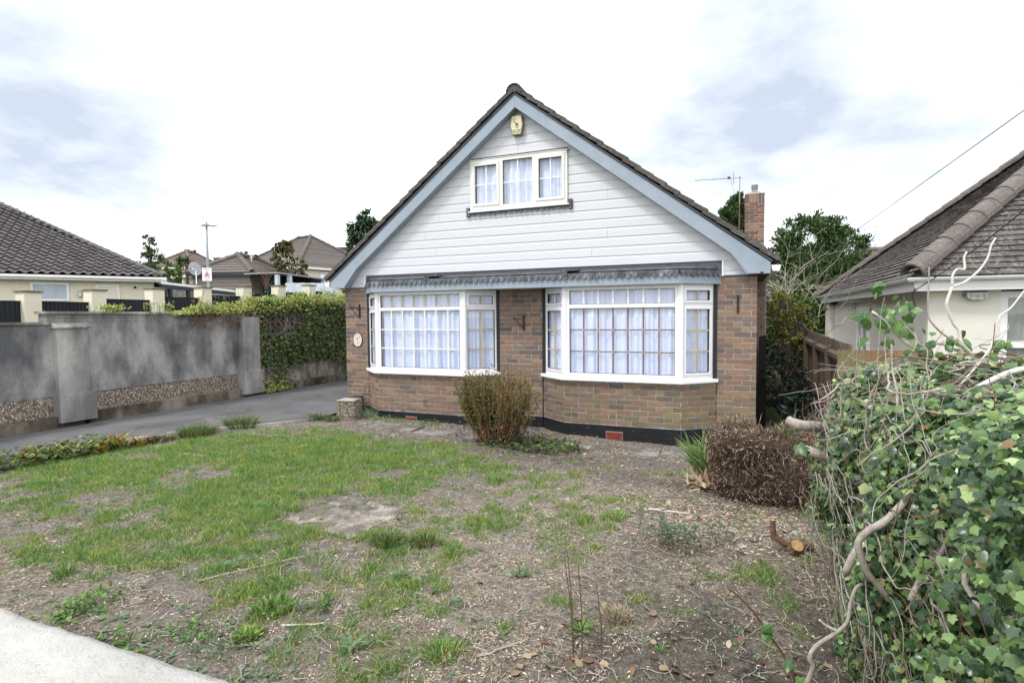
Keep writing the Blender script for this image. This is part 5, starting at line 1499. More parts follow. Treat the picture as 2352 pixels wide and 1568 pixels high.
OB().box(10.40, 11.9, 2.14, 2.26, -.5, -.1).at('wall', CREAMR, rb, ro)
OB().box(9.34, 9.5, FY-1.05, FY-.4, -.5, 1.80).at('wall', CREAMR, rb, ro)
OB().box(9.27, 9.5, 1.92, FY, 1.80, 1.82).box(9.5, 20, 1.92, 2.14, 1.80, 1.82).at('eaves_soffit', CREAMR, rb, ro)
OB().box(9.25, 9.27, 1.90, FY, 1.74, 1.90).box(9.27, 20, 1.90, 1.92, 1.74, 1.90).at('fascia', UPVC, rb, ro)
def gut_run(p, q, r_=.055):
    p, q = Vector(p), Vector(q); d = (q-p).normalized(); x = Vector((d.y, -d.x, 0)); V = []; k = 8
    for b in (p, q):
        for i in range(k+1):
            a = math.pi*i/k; V.append(b+x*r_*math.cos(a)-Vector((0, 0, r_*1.05*math.sin(a))))
    return V, [(i, i+1, k+2+i, k+1+i) for i in range(k)]
mb = OB()
for p, q in (((9.195, FY, 1.945), (9.195, 1.845, 1.945)), ((9.195, 1.845, 1.945), (20, 1.845, 1.945))):
    V, F = gut_run(p, q); mb.add(V, F)
    V, F = gut_run((p[0], p[1], p[2]-.0), (q[0], q[1], q[2]), .050); mb.add(V, F)
mb.at('gutter', UPVC, rb, ro)
for i in range(13):
    y = 2.05+i*.72; mb = OB(); V, F = gut_run((9.195, y, 1.947), (9.195, y+.035, 1.947), .062); mb.add(V, F); mb.at('gutter_bracket', UPVC, rb, ro)
for i in range(8):
    x = 9.42+i*.8; mb = OB(); V, F = gut_run((x, 1.845, 1.947), (x+.04, 1.845, 1.947), .062); mb.add(V, F); mb.at('gutter_bracket', UPVC, rb, ro)
mb = OB(); V, F = gut_run((9.195, 1.99, 1.948), (9.195, 1.80, 1.948), .066); mb.add(V, F); V, F = gut_run((9.15, 1.845, 1.948), (9.36, 1.845, 1.948), .066); mb.add(V, F); mb.at('gutter_corner', UPVC, rb, ro)
# window on the left flank, patio window on the front
simple_window(rb, ro, (9.46, 0), (0, 1), (1, 0), 6.0, 7.15, -.2, 1.50, .07, mull=(6.62,))
OB().box(9.452, 9.49, 5.9, 7.3, 1.50, 1.56).at('window_head', CREAMR, rb, ro)
f = simple_window(rb, ro, (0, 2.20), (1, 0), (0, 1), 10.40, 11.9, -.1, 1.72, .10, mull=(11.2,))
OB().box(10.50, 11.16, 2.165, 2.24, .87, .97).at('transom', UPVC, f, ro)
N_ = 60; V = [(10.46+i/N_*1.4, 2.235+.012*math.sin(i*1.3)+.008*math.sin(i*.57), z) for z in (-.1, 1.7) for i in range(N_+1)]
OB().add(V, [(i, i+1, N_+2+i, N_+1+i) for i in range(N_)]).at('curtain', simple('grey_curtain', (.34, .36, .34), .9, .1, .25, 3), f, ro)
t = thing('bulkhead_lamp', 'caged oval bulkhead lamp under the eaves left of the white bungalow front window', 'lamp', (10.08, 2.135, 1.655))
MB().box(-.15, .15, -.03, 0, -.005, .09).obj('base', METG, t)
MB().prism([(-.13, .05), (.13, .05), (.12, -.02), (.07, -.055), (-.07, -.055), (-.12, -.02)], -.11, -.031).obj('glass', BULKG, t)
cg = MB()
for x in (-.08, 0, .08): cg.tube([(x, -.03, .05), (x, -.12, .03), (x, -.12, -.04), (x*.8, -.05, -.065)], .004, 4)
cg.tube([(-.135, -.05, .0), (-.1, -.12, .0), (.1, -.12, 0), (.135, -.05, 0)], .004, 4); cg.obj('cage', METG, t)
t = thing('bulkhead_lamp', 'small bulkhead lamp under the far flank eaves of the white bungalow', 'lamp', (9.46, 7.6, 1.62), R(-90))
MB().box(-.09, .09, -.10, 0, -.08, .06).obj('base', BULKG, t)
t = thing('security_camera', 'small dome camera under the far end of the white bungalow eaves', 'camera', (9.40, 10.1, 1.76))
MB().lathe([(.05, -.10), (.09, -.06), (.10, 0), (.02, .01)], (0, 0, 0), 12).obj('dome', IRON, t)
# old hook on wall
# cables
def cable(name, label, pts, r_, group=None):
    o = thing(name, label, 'cable', pts[0]); MB().tube([tuple(Vector(p)-Vector(pts[0])) for p in pts], r_, 5).obj('wire', WIREM, o); return o
def sag(p, q, s_, n=14):
    p, q = Vector(p), Vector(q); return [tuple(p.lerp(q, i/n)-Vector((0, 0, s_*4*(i/n)*(1-i/n)))) for i in range(n+1)]
cable('overhead_wire', 'thin black overhead wire crossing the right sky down behind the bushy tree', sag(pw(2600, 75, 5.5), pw(1700, 715, 16), .03), .006)
pB = Vector((9.30, 1.80, 1.80))
cable('service_cable', 'black service cable sloping to the corner gutter of the white bungalow', sag(pw(2420, 425, 5.2), pB, .05), .008)
cable('cable_loop', 'slack loop of black cable hanging under the white bungalow corner gutter', [(9.30, 1.83, 1.80), (9.22, 1.86, 1.72), (9.17, 1.86, 1.58), (9.20, 1.88, 1.42), (9.27, 1.9, 1.36), (9.30, 1.92, 1.42), (9.26, 1.9, 1.55), (9.22, 1.88, 1.66), (9.25, 1.86, 1.79)], .008)

# ------------------------------------------------------------------ timber boundary fence on the right
ft = thing('timber_fence', 'weathered close-boarded timber fence running back beside the white bungalow', 'fence', (8, 2, -.45)); fo = tuple(ft.location)
y = -.40; i = 0
while y < 9.5:
    zt = 1.02+.018*(y-.0)+random.uniform(-.008, .008)
    OB().box(8.02, 8.038+random.uniform(0, .004), y, y+.092, -.4, zt).at('fence_board', WFENCE, ft, fo)
    y += .102
for yy in (-.3, 1.0, 2.3, 3.6, 5.2, 7.0, 8.8):
    z = .90+.018*yy
    OB().add([(7.93, yy-.045, -.5), (8.01, yy-.045, -.5), (8.01, yy+.045, -.5), (7.93, yy+.045, -.5), (7.93, yy-.045, z-.02), (8.01, yy-.045, z+.03), (8.01, yy+.045, z+.03), (7.93, yy+.045, z-.02)], [(0, 1, 5, 4), (1, 2, 6, 5), (2, 3, 7, 6), (3, 0, 4, 7), (4, 5, 6, 7)]).at('post', WPOST, ft, fo)
for z in (.02, .78): OB().add([(7.95, -.35, z), (8.018, -.35, z-.02), (8.018, 9.4, z+.17), (7.95, 9.4, z+.19), (7.95, -.35, z+.06), (8.018, -.35, z+.085), (8.018, 9.4, z+.275), (7.95, 9.4, z+.25)], [(0, 3, 2, 1), (4, 5, 6, 7), (0, 1, 5, 4), (3, 0, 4, 7), (1, 2, 6, 5)]).at('rail', WFENCE, ft, fo)
t = thing('new_fence_panel', 'short newer brown board fence across to the white bungalow, behind the ivy', 'fence', (8.5, -.5, -.45)); to = tuple(t.location)
x = 7.86; i = 0
while x < 8.70:
    OB().box(x, x+.148, -.52-(i % 2)*.012, -.50-(i % 2)*.012, -.4, .958+random.uniform(-.004, .004)).at('fence_board', WGREEN if i < 2 else WFENCEN, t, to)
    x += .143; i += 1
OB().box(7.86, 8.71, -.498, -.45, .62, .70).at('rail', WFENCEN, t, to)

# ------------------------------------------------------------------ lawn grass, straw and litter
def in_view(P, margin=1.12):
    d = P-np.array(CAM); f = d@np.array(fw); x = d@np.array(rt); y = d@np.array(up)
    return (f > .3) & (np.abs(x/f) < margin*1176/1257.3+.08) & (np.abs(y/f) < margin*784/1257.3+.12)
def on_ground(n, x0, x1, y0, y1, dens):
    x = rng.uniform(x0, x1, n); y = rng.uniform(y0, y1, n)
    k = rng.random(n) < dens(x, y)
    x, y = x[k], y[k]; z = ground_z(x, y)
    P = np.stack([x, y, z], 1); v = in_view(P)
    return P[v]
def clump(x, y, s=9, o=0): return np.clip((vnoise(x, y, 11+o, s)-.35)*2.2, 0, 1)
def blades(name, P, hmin, hmax, wmin, wmax, mat, lean=.5, parent=None, kind='stuff', tmpl=(B_V, B_F), hs=None):
    n = len(P)
    up_ = np.tile([[0, 0, 1.]], (n, 1))+vrand(n)*np.array([lean, lean, lean*.3])
    rot = frames(up_, vrand(n)*np.array([1, 1, .1]))
    h = rng.uniform(hmin, hmax, n)
    if hs is not None: h = h*hs
    w = rng.uniform(wmin, wmax, n)
    return scatter(name, tmpl[0], tmpl[1], P, rot, np.stack([w, h, h*.8], 1), mat, parent, kind=kind)
slab_mask = lambda x, y: ~((x > 3.02) & (x < 3.88) & (y > -4.75) & (y < -3.98))
P = on_ground(900000, -2.4, 7.4, -7.7, -1.35, lambda x, y: np.where(slab_mask(x, y), np.clip(cover(x, y)[0]**1.1*(.25+clump(x, y))*1.2, 0, 1), 0))
tall = .7+.8*vnoise(P[:, 0], P[:, 1], 5, 2.2)
o = blades('lawn_grass', P, .022, .060, .0028, .0055, GRASS, .9, hs=tall); o['label'] = 'short patchy green lawn grass'
P = on_ground(230000, .2, 7.4, -7.7, -1.35, lambda x, y: np.where(slab_mask(x, y), np.clip((cover(x, y)[1]*.8+.12)*clump(x, y, 14, 3)*(1-.45*cover(x, y)[0])*(1-.75*cover(x, y)[2]), 0, 1), 0))
o = blades('dry_grass', P, .014, .042, .0022, .0045, DRYG, 1.6); o['label'] = 'dead straw-coloured grass in the bare patches'
def litter(name, n, x0, x1, y0, y1, dens, l0, l1, w0, w1, mat, flat=.35, lift=.004, tm=(Q_V, Q_F)):
    P = on_ground(n, x0, x1, y0, y1, dens); m_ = len(P); P[:, 2] += rng.uniform(0, lift*2, m_)
    nn = np.tile([[0, 0, 1.]], (m_, 1))+vrand(m_)*flat
    a = rng.uniform(0, 6.283, m_); d_ = np.stack([np.cos(a), np.sin(a), rng.normal(0, .12, m_)], 1)
    return scatter(name, tm[0], tm[1], P, frames(d_, nn), np.stack([rng.uniform(w0, w1, m_), rng.uniform(l0, l1, m_), np.full(m_, .01)], 1), mat)
dl = lambda x, y: np.where(slab_mask(x, y), 1.0, .35)*(np.clip((.18+.85*cover(x, y)[1])*(.15+clump(x, y, 5, 6))*(1-.75*cover(x, y)[0])*(1-.42*cover(x, y)[2]), 0, 1))
o = litter('wood_chips', 190000, -1.6, 7.6, -7.7, -1.2, dl, .009, .030, .007, .018, CHIP); o['label'] = 'scattered dry chips and crumbs on the soil'
o = litter('twig_litter', 60000, -1.6, 7.6, -7.7, -1.2, dl, .03, .11, .0035, .007, CHIP, .6, .012); o['label'] = 'fine broken twigs and straws over the ground'
dd = lambda x, y: np.clip(.05+.9*lobe(x, y, 6.3, -5.6, .9, .6)+.7*lobe(x, y, 6.9, -3.3, .6, .8)+.25*lobe(x, y, 4.3, -1.7, 2, .5), 0, 1)
o = litter('fallen_leaves', 2600, 2, 7.6, -7.6, -1.3, dd, .03, .06, .05, .09, DLEAF, .9, .01, tm=(OV_V, OV_F)); o['label'] = 'curled brown leaves lying on the bare earth'
P = on_ground(5200, .2, 7.2, -7.5, -1.5, lambda x, y: np.clip(.15+.5*clump(x, y, 2.2, 4)-.35*cover(x, y)[2]+.8*lobe(x, y, 3.9, -6.25, 1.0, .3), 0, 1))
k = 9; P = np.repeat(P, k, 0); m_ = len(P); a = rng.uniform(0, 6.283, m_); s_ = rng.uniform(.012, .034, m_); P = P+np.stack([np.cos(a)*s_*.3, np.sin(a)*s_*.3, rng.uniform(.002, .012, m_)], 1)
s_ = s_*np.where(lobe(P[:, 0], P[:, 1], 3.8, -6.3, .9, .35) > .4, 1.35, 1); vv_ = np.linalg.norm(P-np.array(CAM), axis=1) < 7.5; P, a, s_ = P[vv_], a[vv_], s_[vv_]; m_ = len(P)
scatter('ground_weeds', OV_V, OV_F, P, frames(np.stack([np.cos(a), np.sin(a), rng.uniform(.05, .5, m_)], 1), np.tile([[0, 0, 1.]], (m_, 1))+vrand(m_, .4)), np.stack([s_*.55, s_, s_], 1), WEEDG)['label'] = 'small ground-hugging weeds scattered through the lawn'
o = litter('mulch_pieces', 9000, 5.6, 7.3, -4.2, -2.3, lambda x, y: np.clip(1.2*lobe(x, y, 6.6, -3.1, .75, .6), 0, 1), .015, .06, .008, .022, CHIP, .5, .012); o['label'] = 'broken pale bark and stem pieces below the root mass'
# pebbles
P = on_ground(1500, -1, 7.5, -7.5, -1.1, lambda x, y: x*0+.5); rr = rng.uniform(.004, .012, len(P))
scatter('small_stones', peb_v, peb_f, P, frames(np.stack([np.cos(P[:, 0]*90), np.sin(P[:, 0]*90), 0*P[:, 0]], 1), np.tile([[0, 0, 1.]], (len(P), 1))), np.stack([rr, rr*.8, rr], 1), PEBS)['label'] = 'small stones on the soil'
# longer curved twigs
def twig_pts(p, ln, ang, wob, zf=None, rise=0, n=7):
    pts = []; x, y = p; a = ang
    for i in range(n+1):
        z = float(ground_z(x, y))+.006+rise*math.sin(math.pi*i/n)
        pts.append((x, y, z)); a += random.uniform(-wob, wob); x += math.cos(a)*ln/n; y += math.sin(a)*ln/n
    return pts
mb = MB()
for k in range(330):
    t_ = random.random()
    if t_ < .65: c = (random.gauss(6.25, .6), random.gauss(-4.6, 1.1))
    elif t_ < .9: c = (random.gauss(4.5, 1.1), random.gauss(-5.6, .8))
    else: c = (random.gauss(2.6, .8), random.gauss(-5.9, .4))
    if c[0] > 7.3 or c[1] > -1.4 or c[1] < -7.4: continue
    mb.tube(twig_pts(c, random.uniform(.06, .28), random.uniform(0, 6.28), .8, rise=random.uniform(0, .02), n=6), random.uniform(.0012, .0032), 4, cap=False)
mb.obj('loose_twigs', STEM, kind='stuff')['label'] = 'long pale dead tendrils strewn over the soil'

def stick(label, p, q, r_, mat, name='stick', grp=None):
    c = Vector(p); o = thing(name, label, 'stick', p, group=grp)
    pts = [tuple(Vector(p).lerp(Vector(q), i/5)-c+Vector((random.uniform(-.01, .01), random.uniform(-.01, .01), random.uniform(-.004, .006)))) for i in range(6)]
    MB().tube(pts, [r_*(1-.1*i) for i in range(6)], 5).obj('stem', mat, o); return o
def G(x, y, h=.01): return (x, y, float(ground_z(x, y))+h)
stick('long straight straw-coloured stalk lying in the left lawn below the slab', G(3.33, -5.72), G(3.72, -5.16, .03), .006, GREYTW)
stick('short bleached stick beside the plantain weeds in the centre foreground', G(4.25, -5.92), G(4.45, -5.80), .007, STEMW)
stick('pale flat stick lying on the straw in the centre near the front', G(5.42, -5.72), G(5.60, -5.48), .008, GREYTW)
stick('thick pale cane lying on the mulch left of the weeds near the flax', G(5.95, -3.15, .03), G(6.3, -3.10, .02), .012, STEMW)

# ------------------------------------------------------------------ individual weeds and tufts
def tuft(label, x, y, r_, n, h, mat=GRASS, w=.0035, name='grass_tuft', cat='grass tuft', lean=.8):
    t = thing(name, label, cat, G(x, y, 0))
    P = np.zeros((n, 3)); a = rng.uniform(0, 6.28, n); q = np.sqrt(rng.random(n))*r_
    P[:, 0] = q*np.cos(a); P[:, 1] = q*np.sin(a)
    n_ = len(P); up_ = np.stack([P[:, 0]/r_*lean, P[:, 1]/r_*lean, np.ones(n_)], 1)+vrand(n_, .3)
    rot = frames(up_, np.stack([-P[:, 0], -P[:, 1], np.full(n_, .4)], 1)+vrand(n_, .3))
    hh = rng.uniform(.6, 1.1, n_)*h
    o = scatter('blades', L_V, L_F, P, rot, np.stack([np.full(n_, w*1.4), hh, hh*1.2], 1), mat, t, kind='stuff')
    return t
for (lab, x, y, r_, n, h) in (
    ('dense dark green grass tuft just below the right corner of the concrete slab', 4.15, -4.72, .13, 420, .085),
    ('bright grass tuft at the lower right of the slab beside a darker one', 4.42, -4.62, .11, 320, .075),
    ('shaggy grass clump on the drive edge behind the yellow-green leaves', -.62, -2.62, .26, 700, .20),
    ('grass clump with brown tips on the drive edge nearer the house', -.52, -1.92, .24, 600, .22),
    ('small grass tuft beside the driveway just left of the stump', .18, -1.0, .13, 220, .14),
    ('brown-green grass tuft at the foot of the concrete stump', .50, -1.02, .10, 160, .13),
    ('isolated dark grassy sprig on bare ground in the left foreground', 2.45, -6.03, .04, 60, .12),
    ('broad plantain tuft in the centre left foreground', 4.06, -5.78, .11, 90, .09),
    ('small sharp green tuft in the front left below the plantain', 4.13, -6.05, .07, 200, .05),
    ('yellowish tussock among straw near the bottom centre', 5.22, -5.78, .10, 260, .06),
    ('yellow-green tussock on the mulch left of the dark leafy weeds', 5.68, -3.45, .12, 220, .07),
    ('pale bleached straw tussock next to the upright dead stalks', 6.02, -5.02, .09, 260, .06)):
    m_ = DRYG if 'bleached' in lab else (TUFTM if 'drive' in lab or 'stump' in lab or 'slab' in lab else GRASS)
    tuft(lab, x, y, r_, n, h, m_, .009 if 'plantain' in lab else .0035)
def rosette(label, x, y, r_, n, mat, leafw=.3, up_=.35, tm=(OV_V, OV_F), rings=1):
    t = thing('weed', label, 'weed', G(x, y, .004))
    if n >= 45:
        n = int(n*2.2); P = np.stack([rng.normal(0, r_*1.3, n), rng.normal(0, r_*.9, n), rng.uniform(.0, .06, n)], 1); P[:, 2] *= np.exp(-(P[:, 0]**2+P[:, 1]**2)/(2*(r_*1.4)**2))+.2
        s_ = rng.uniform(.018, .040, n)
        scatter('leaves', tm[0], tm[1], P, frames(np.stack([P[:, 0], P[:, 1], np.full(n, .02)], 1)*8+vrand(n), np.tile([[0, 0, 1.]], (n, 1))+vrand(n, .5)), np.stack([s_*min(1.2, leafw*1.5), s_, s_*1.4], 1), mat, t)
        return t
    a = rng.uniform(0, 6.28, n); P = np.zeros((n, 3)); rad = rng.uniform(0, r_*.45*rings, n); P[:, 0] = rad*np.cos(a); P[:, 1] = rad*np.sin(a); P[:, 2] = rng.uniform(.0, .03, n)
    d_ = np.stack([np.cos(a), np.sin(a), rng.uniform(.05, up_*2, n)], 1)
    s_ = rng.uniform(.35, 1.1, n)*r_*.9
    scatter('leaves', tm[0], tm[1], P, frames(d_, np.tile([[0, 0, 1.]], (n, 1))+vrand(n, .55)), np.stack([s_*leafw*1.2, s_, s_*1.5], 1), mat, t)
    return t
for (lab, x, y, r_, n, mat, lw) in (
    ('low bright round-leaved weed patch against the white wall at far left', 3.05, -6.32, .075, 70, WEED, .8),
    ('low leafy weed above the round-leaved patch near the white wall', 3.0, -6.12, .075, 55, WEED, .6),
    ('spreading green weed patch right beside the edge of the white wall', 3.55, -6.42, .07, 60, WEED, .7),
    ('tall leafy weed clump in the bare soil of the left foreground', 3.86, -6.16, .08, 60, WEED, .5),
    ('trailing small-leaved weed right of the tall leafy clump', 4.05, -6.2, .07, 45, WEEDG, .5),
    ('plantain with broad ribbed leaves in the centre foreground', 4.32, -5.66, .09, 26, WEED, .3),
    ('darker plantain to the left of the broad ribbed plantain', 4.2, -5.72, .08, 22, WEEDG, .3),
    ('grey-green rosette weed in the dry centre of the lawn', 5.28, -4.78, .08, 20, WEEDG, .4),
    ('large thistle-like grey rosette at the bottom centre left', 4.75, -5.92, .11, 22, WEEDG, .45),
    ('small curly dock weed in the straw right of centre foreground', 5.08, -5.30, .06, 18, WEEDG, .5),
    ('bluish rosette in the lawn between slab and straw', 4.55, -5.15, .07, 18, WEEDG, .4),
    ('pale rosette weed in the green grass below the slab left', 3.35, -5.45, .09, 22, WEEDG, .35),
    ('flat dark rosette in the lawn left of the slab', 2.55, -4.5, .09, 22, WEED, .35),
    ('green dandelion rosette near the stem bush on the lawn edge', 4.3, -2.9, .10, 22, WEED, .35),
    ('green weed in front of the left bay air brick', 1.35, -.62, .14, 70, WEED, .5),
    ('leafy weed on the path edge left of the bush', 2.1, -.6, .12, 60, WEED, .5),
    ('low green weed near the bottom edge left of the upright stalks', 5.62, -6.10, .06, 30, WEED, .5),
    ('weed with dark leaves at the foot of the upright dead stalks', 5.86, -5.28, .09, 26, WEED, .35)):
    rosette(lab, x, y, r_, n, mat, lw)
# dark leafy weeds (whorled) in the mulch
t = thing('leafy_weeds', 'sprawling dark green whorled leafy weeds on the mulch right of centre', 'weeds', G(6.25, -3.9, 0))
c0_ = Vector(t.location); mb = MB(); LP_, LD_, LS_ = [], [], []
for k in range(34):
    a = random.uniform(0, 6.28); q = random.uniform(0, .42); x, y = 6.25+q*math.cos(a)*1.1, -3.85+q*math.sin(a); b = Vector(G(x, y, 0)); h = random.uniform(.06, .24)
    tp = b+Vector((random.uniform(-.06, .06), random.uniform(-.06, .06), h)); mb.tube([tuple(b-c0_), tuple((b+tp)/2-c0_+Vector((.01, 0, 0))), tuple(tp-c0_)], .002, 4, cap=False)
    for j in range(14):
        aa = j*2.4; f = 1-(j//7)*.35; LP_.append(tuple(b.lerp(tp, f)-c0_)); LD_.append((math.cos(aa), math.sin(aa), .35)); LS_.append(random.uniform(.025, .05))
mb.obj('stems', STEMB, t); LP_ = np.array(LP_); LS_ = np.array(LS_)
scatter('leaves', OV_V, OV_F, LP_, frames(np.array(LD_), np.tile([[0, 0, 1.]], (len(LP_), 1))), np.stack([LS_*.55, LS_, LS_], 1), m_leaf('blue_green_leaf', [(0, (.02, .055, .03)), (.6, (.05, .11, .055)), (1, (.10, .19, .08))], .4, .4, .15), t)
# upright dead stalks
t = thing('dead_stalks', 'three thin upright dead stalks standing in the straw right of centre', 'stalks', (5.87, -5.45, -.42))
for p, q in (((5.85, -5.53, .16), (5.88, -5.53, -.42)), ((5.90, -5.50, .08), (5.92, -5.50, -.42)), ((5.82, -5.47, .06), (5.86, -5.45, -.42)), ((5.98, -5.42, -.05), (6.01, -5.42, -.42))):
    a, b = Vector(p)-Vector(t.location), Vector(q)-Vector(t.location); MB().tube([tuple(a), tuple(a.lerp(b, .5)+Vector((.008, 0, 0))), tuple(b)], [.0025, .0035, .004], 5).obj('stalk', STEMB, t)
# low ivy and debris strip below the plinth and under the bush
def patch(name, label, cat, cx, cy, rx, ry, n, size, mat, tm, h=.05, lw=1.0, mask=None):
    t = thing(name, label, cat, G(cx, cy, 0)); a = rng.uniform(0, 6.28, n); q = np.sqrt(rng.random(n)); x = cx+rx*q*np.cos(a); y = cy+ry*q*np.sin(a)
    P = np.stack([x-cx, y-cy, ground_z(x, y)-t.location.z+rng.uniform(.005, h, n)], 1); d_ = np.stack([rng.normal(0, 1, n), rng.normal(-.4, 1, n), rng.normal(0, .25, n)], 1)
    s_ = rng.uniform(.6, 1.2, n)*size
    scatter('leaves', tm[0], tm[1], P, frames(d_, np.tile([[0, -.4, 1.]], (n, 1))+vrand(n, .5)), np.stack([s_*lw, s_, s_], 1), mat, t); return t
patch('ivy_patch', 'dark creeping ivy on the ground under the twiggy bush', 'ivy', 4.1, -1.3, .75, .38, 620, .045, WIVY, (IV_V, IV_F), .10)
patch('ivy_patch', 'dark ivy growing under the yellow-green leaves by the drive', 'ivy', -1.15, -4.2, .42, .9, 900, .05, WIVY, (IV_V, IV_F), .16)
patch('weed_patch', 'low weeds and leaf litter along the plinth of the left bay', 'weeds', 1.5, -.58, 1.1, .16, 420, .03, WEED, (OV_V, OV_F), .05, .5)
o = litter('path_litter', 22000, .5, 7.2, -1.3, -.38, lambda x, y: .25+.6*clump(x, y, 4, 9), .008, .035, .006, .02, CHIP, .7, .01); o['label'] = 'leaf crumbs and chips along the foot of the house'
# strappy yellow and orange leaves along the drive edge
cr_ = thing('strap_leaf_clump', 'row of yellow-green strap-leaved plants turning orange along the drive kerb', 'plants', (-1.1, -4.2, -.3))
for k, (x, y, h, mm) in enumerate(((-1.42, -5.0, .20, OLIVE), (-1.30, -4.72, .17, OLIVE), (-1.12, -4.42, .26, CROC), (-1.05, -4.20, .24, CROC), (-.98, -3.98, .24, CROC), (-.90, -3.78, .24, CROC), (-.86, -3.58, .30, CROC), (-.80, -3.38, .22, CROC), (-.76, -3.18, .14, OLIVE), (-.70, -3.0, .12, OLIVE))):
    n = 46; a = rng.uniform(0, 6.28, n); P = np.stack([rng.normal(0, .05, n)+x+1.1, rng.normal(0, .05, n)+y+4.2, np.full(n, float(ground_z(x, y))+.3)], 1)
    d_ = np.stack([np.cos(a)*.8, np.sin(a)*.8, rng.uniform(.3, 1.2, n)], 1); hh = rng.uniform(.6, 1.15, n)*h
    scatter('plant', L_V, L_F, P, frames(d_, np.stack([-np.cos(a)*.6, -np.sin(a)*.6, np.ones(n)], 1)), np.stack([np.full(n, .022), hh, hh*1.4], 1), mm, cr_, kind='stuff')
yp = thing('palm_seedling', 'little fan of pale pointed leaves between stump and left bay', 'seedling', (.93, -.55, -.33))
n = 13; a = np.linspace(-1.1, 1.1, n); d_ = np.stack([np.sin(a)*.9, np.full(n, -.25), np.cos(a)], 1)
scatter('fan_leaf', L_V, L_F, np.zeros((n, 3)), frames(d_, np.tile([[0, -1., .2]], (n, 1))), np.stack([np.full(n, .018), rng.uniform(.24, .34, n), np.full(n, .04)], 1), WEEDG, yp)

# ------------------------------------------------------------------ twiggy bush before the house
bu = thing('twiggy_bush', 'twiggy orange-stemmed bush with sparse green leaves before the brick pier', 'bush', (3.62, -1.32, -.40))
mb = MB(); mb2 = MB(); LP_, LD_ = [], []
for k in range(210):
    a = random.uniform(0, 6.28); q = math.sqrt(random.random()); b = Vector((.22*q*math.cos(a), .15*q*math.sin(a), 0)); sp_ = .70
    tp = Vector((sp_*q*math.cos(a)*random.uniform(.8, 1.08), .42*q*math.sin(a), random.uniform(.80, 1.17)*(1-.22*q*q)))
    pts = [b]; 
    for i in range(1, 7):
        t_ = i/6; p = b.lerp(tp, t_**.92); p.x = b.x+(tp.x-b.x)*t_**.7; p.y = b.y+(tp.y-b.y)*t_**.7
        pts.append(p+Vector((random.uniform(-.018, .018), random.uniform(-.018, .018), 0)))
    (mb if k % 3 else mb2).tube([tuple(p) for p in pts], [random.uniform(.005, .0085)*(1-.12*i) for i in range(7)], 4, cap=False)
    for j in range(3):
        i = random.randint(2, 5); p = pts[i]; e_ = p+Vector((random.uniform(-.10, .10), random.uniform(-.09, .05), random.uniform(.08, .24)))
        mb.tube([tuple(p), tuple((p+e_)/2+Vector((.008, 0, 0))), tuple(e_)], .0026, 3, cap=False)
        for m_ in range(7 if a > 1.7 and a < 4.9 or random.random() < .5 else 3):
            pp = p.lerp(e_, random.random()); LP_.append(tuple(pp)); LD_.append((random.uniform(-1, 1), random.uniform(-1, .6), random.uniform(-.3, .8)))
    for j in range(24 if tp.x < .1 else 12):
        t_ = random.uniform(.28, 1.0)**.8; i = min(5, int(t_*6)); p = pts[i].lerp(pts[i+1], t_*6-i); LP_.append(tuple(p+Vector((random.uniform(-.03, .03), random.uniform(-.03, .03), random.uniform(-.02, .02))))); LD_.append((random.uniform(-1, 1), random.uniform(-1, .6), random.uniform(-.3, .8)))
mb.obj('stems', STEMO, bu); mb2.obj('old_stems', STEMB, bu)
LP_ = np.array(LP_); n = len(LP_); s_ = rng.uniform(.024, .048, n)
scatter('foliage', OV_V, OV_F, LP_, frames(np.array(LD_), np.tile([[0, -.5, 1.]], (n, 1))+vrand(n, .7)), np.stack([s_*.75, s_, s_], 1), BUSHL, bu)
n = 900; P = np.stack([rng.normal(0, .24, n), rng.normal(0, .15, n), rng.uniform(.02, .5, n)], 1)
scatter('ivy_leaves', IV_V, IV_F, P, frames(vrand(n), np.tile([[0, -.7, .7]], (n, 1))+vrand(n, .5)), rng.uniform(.02, .04, n), DARKL, bu)

# ------------------------------------------------------------------ uprooted root mass and flax
rmx, rmy = 6.98, -2.25
rm = thing('root_mass', 'big square brown mass of dead fibrous roots on the soil by the ivy', 'root mass', (rmx, rmy, -.45))
def rounded(nu, nv, hx, hy, hz, amp, zt=None):
    V = []
    for j in range(nv+1):
        ph = -math.pi/2+math.pi*j/nv
        for i in range(nu):
            th = 2*math.pi*i/nu; c, s_ = math.cos(th), math.sin(th); cp_, sp_ = math.cos(ph), math.sin(ph)
            e_ = lambda v: math.copysign(abs(v)**.45, v)
            V.append((hx*e_(c)*e_(cp_), hy*e_(s_)*e_(cp_), hz+hz*e_(sp_)))
    V = np.array(V); nz = (fbm(V[:, 0]*3, V[:, 1]*3, V[:, 2]*3, 1.6, 4)-.5)
    V[:, :2] *= (1+amp*nz)[:, None]; V[:, 2] *= 1+amp*.5*nz
    F = [(j*nu+i, j*nu+(i+1) % nu, (j+1)*nu+(i+1) % nu, (j+1)*nu+i) for j in range(nv) for i in range(nu)]
    return V, F
V, F = rounded(44, 22, .50, .36, .335, .85)
link('root_block', mkmesh('root_block', V, F, MOUND), rm)
def surf(V, F, n):
    F = np.array(F); a = .5*np.linalg.norm(np.cross(V[F[:, 2]]-V[F[:, 0]], V[F[:, 3]]-V[F[:, 1]]), axis=1); i = rng.choice(len(F), n, p=a/a.sum()); u, v = rng.random((n, 1)), rng.random((n, 1)); q = F[i]
    P = (V[q[:, 0]]*(1-u)+V[q[:, 1]]*u)*(1-v)+(V[q[:, 3]]*(1-u)+V[q[:, 2]]*u)*v; N_ = np.cross(V[q[:, 2]]-V[q[:, 0]], V[q[:, 3]]-V[q[:, 1]]); N_ /= np.linalg.norm(N_, axis=1, keepdims=True)+1e-9
    return P, N_
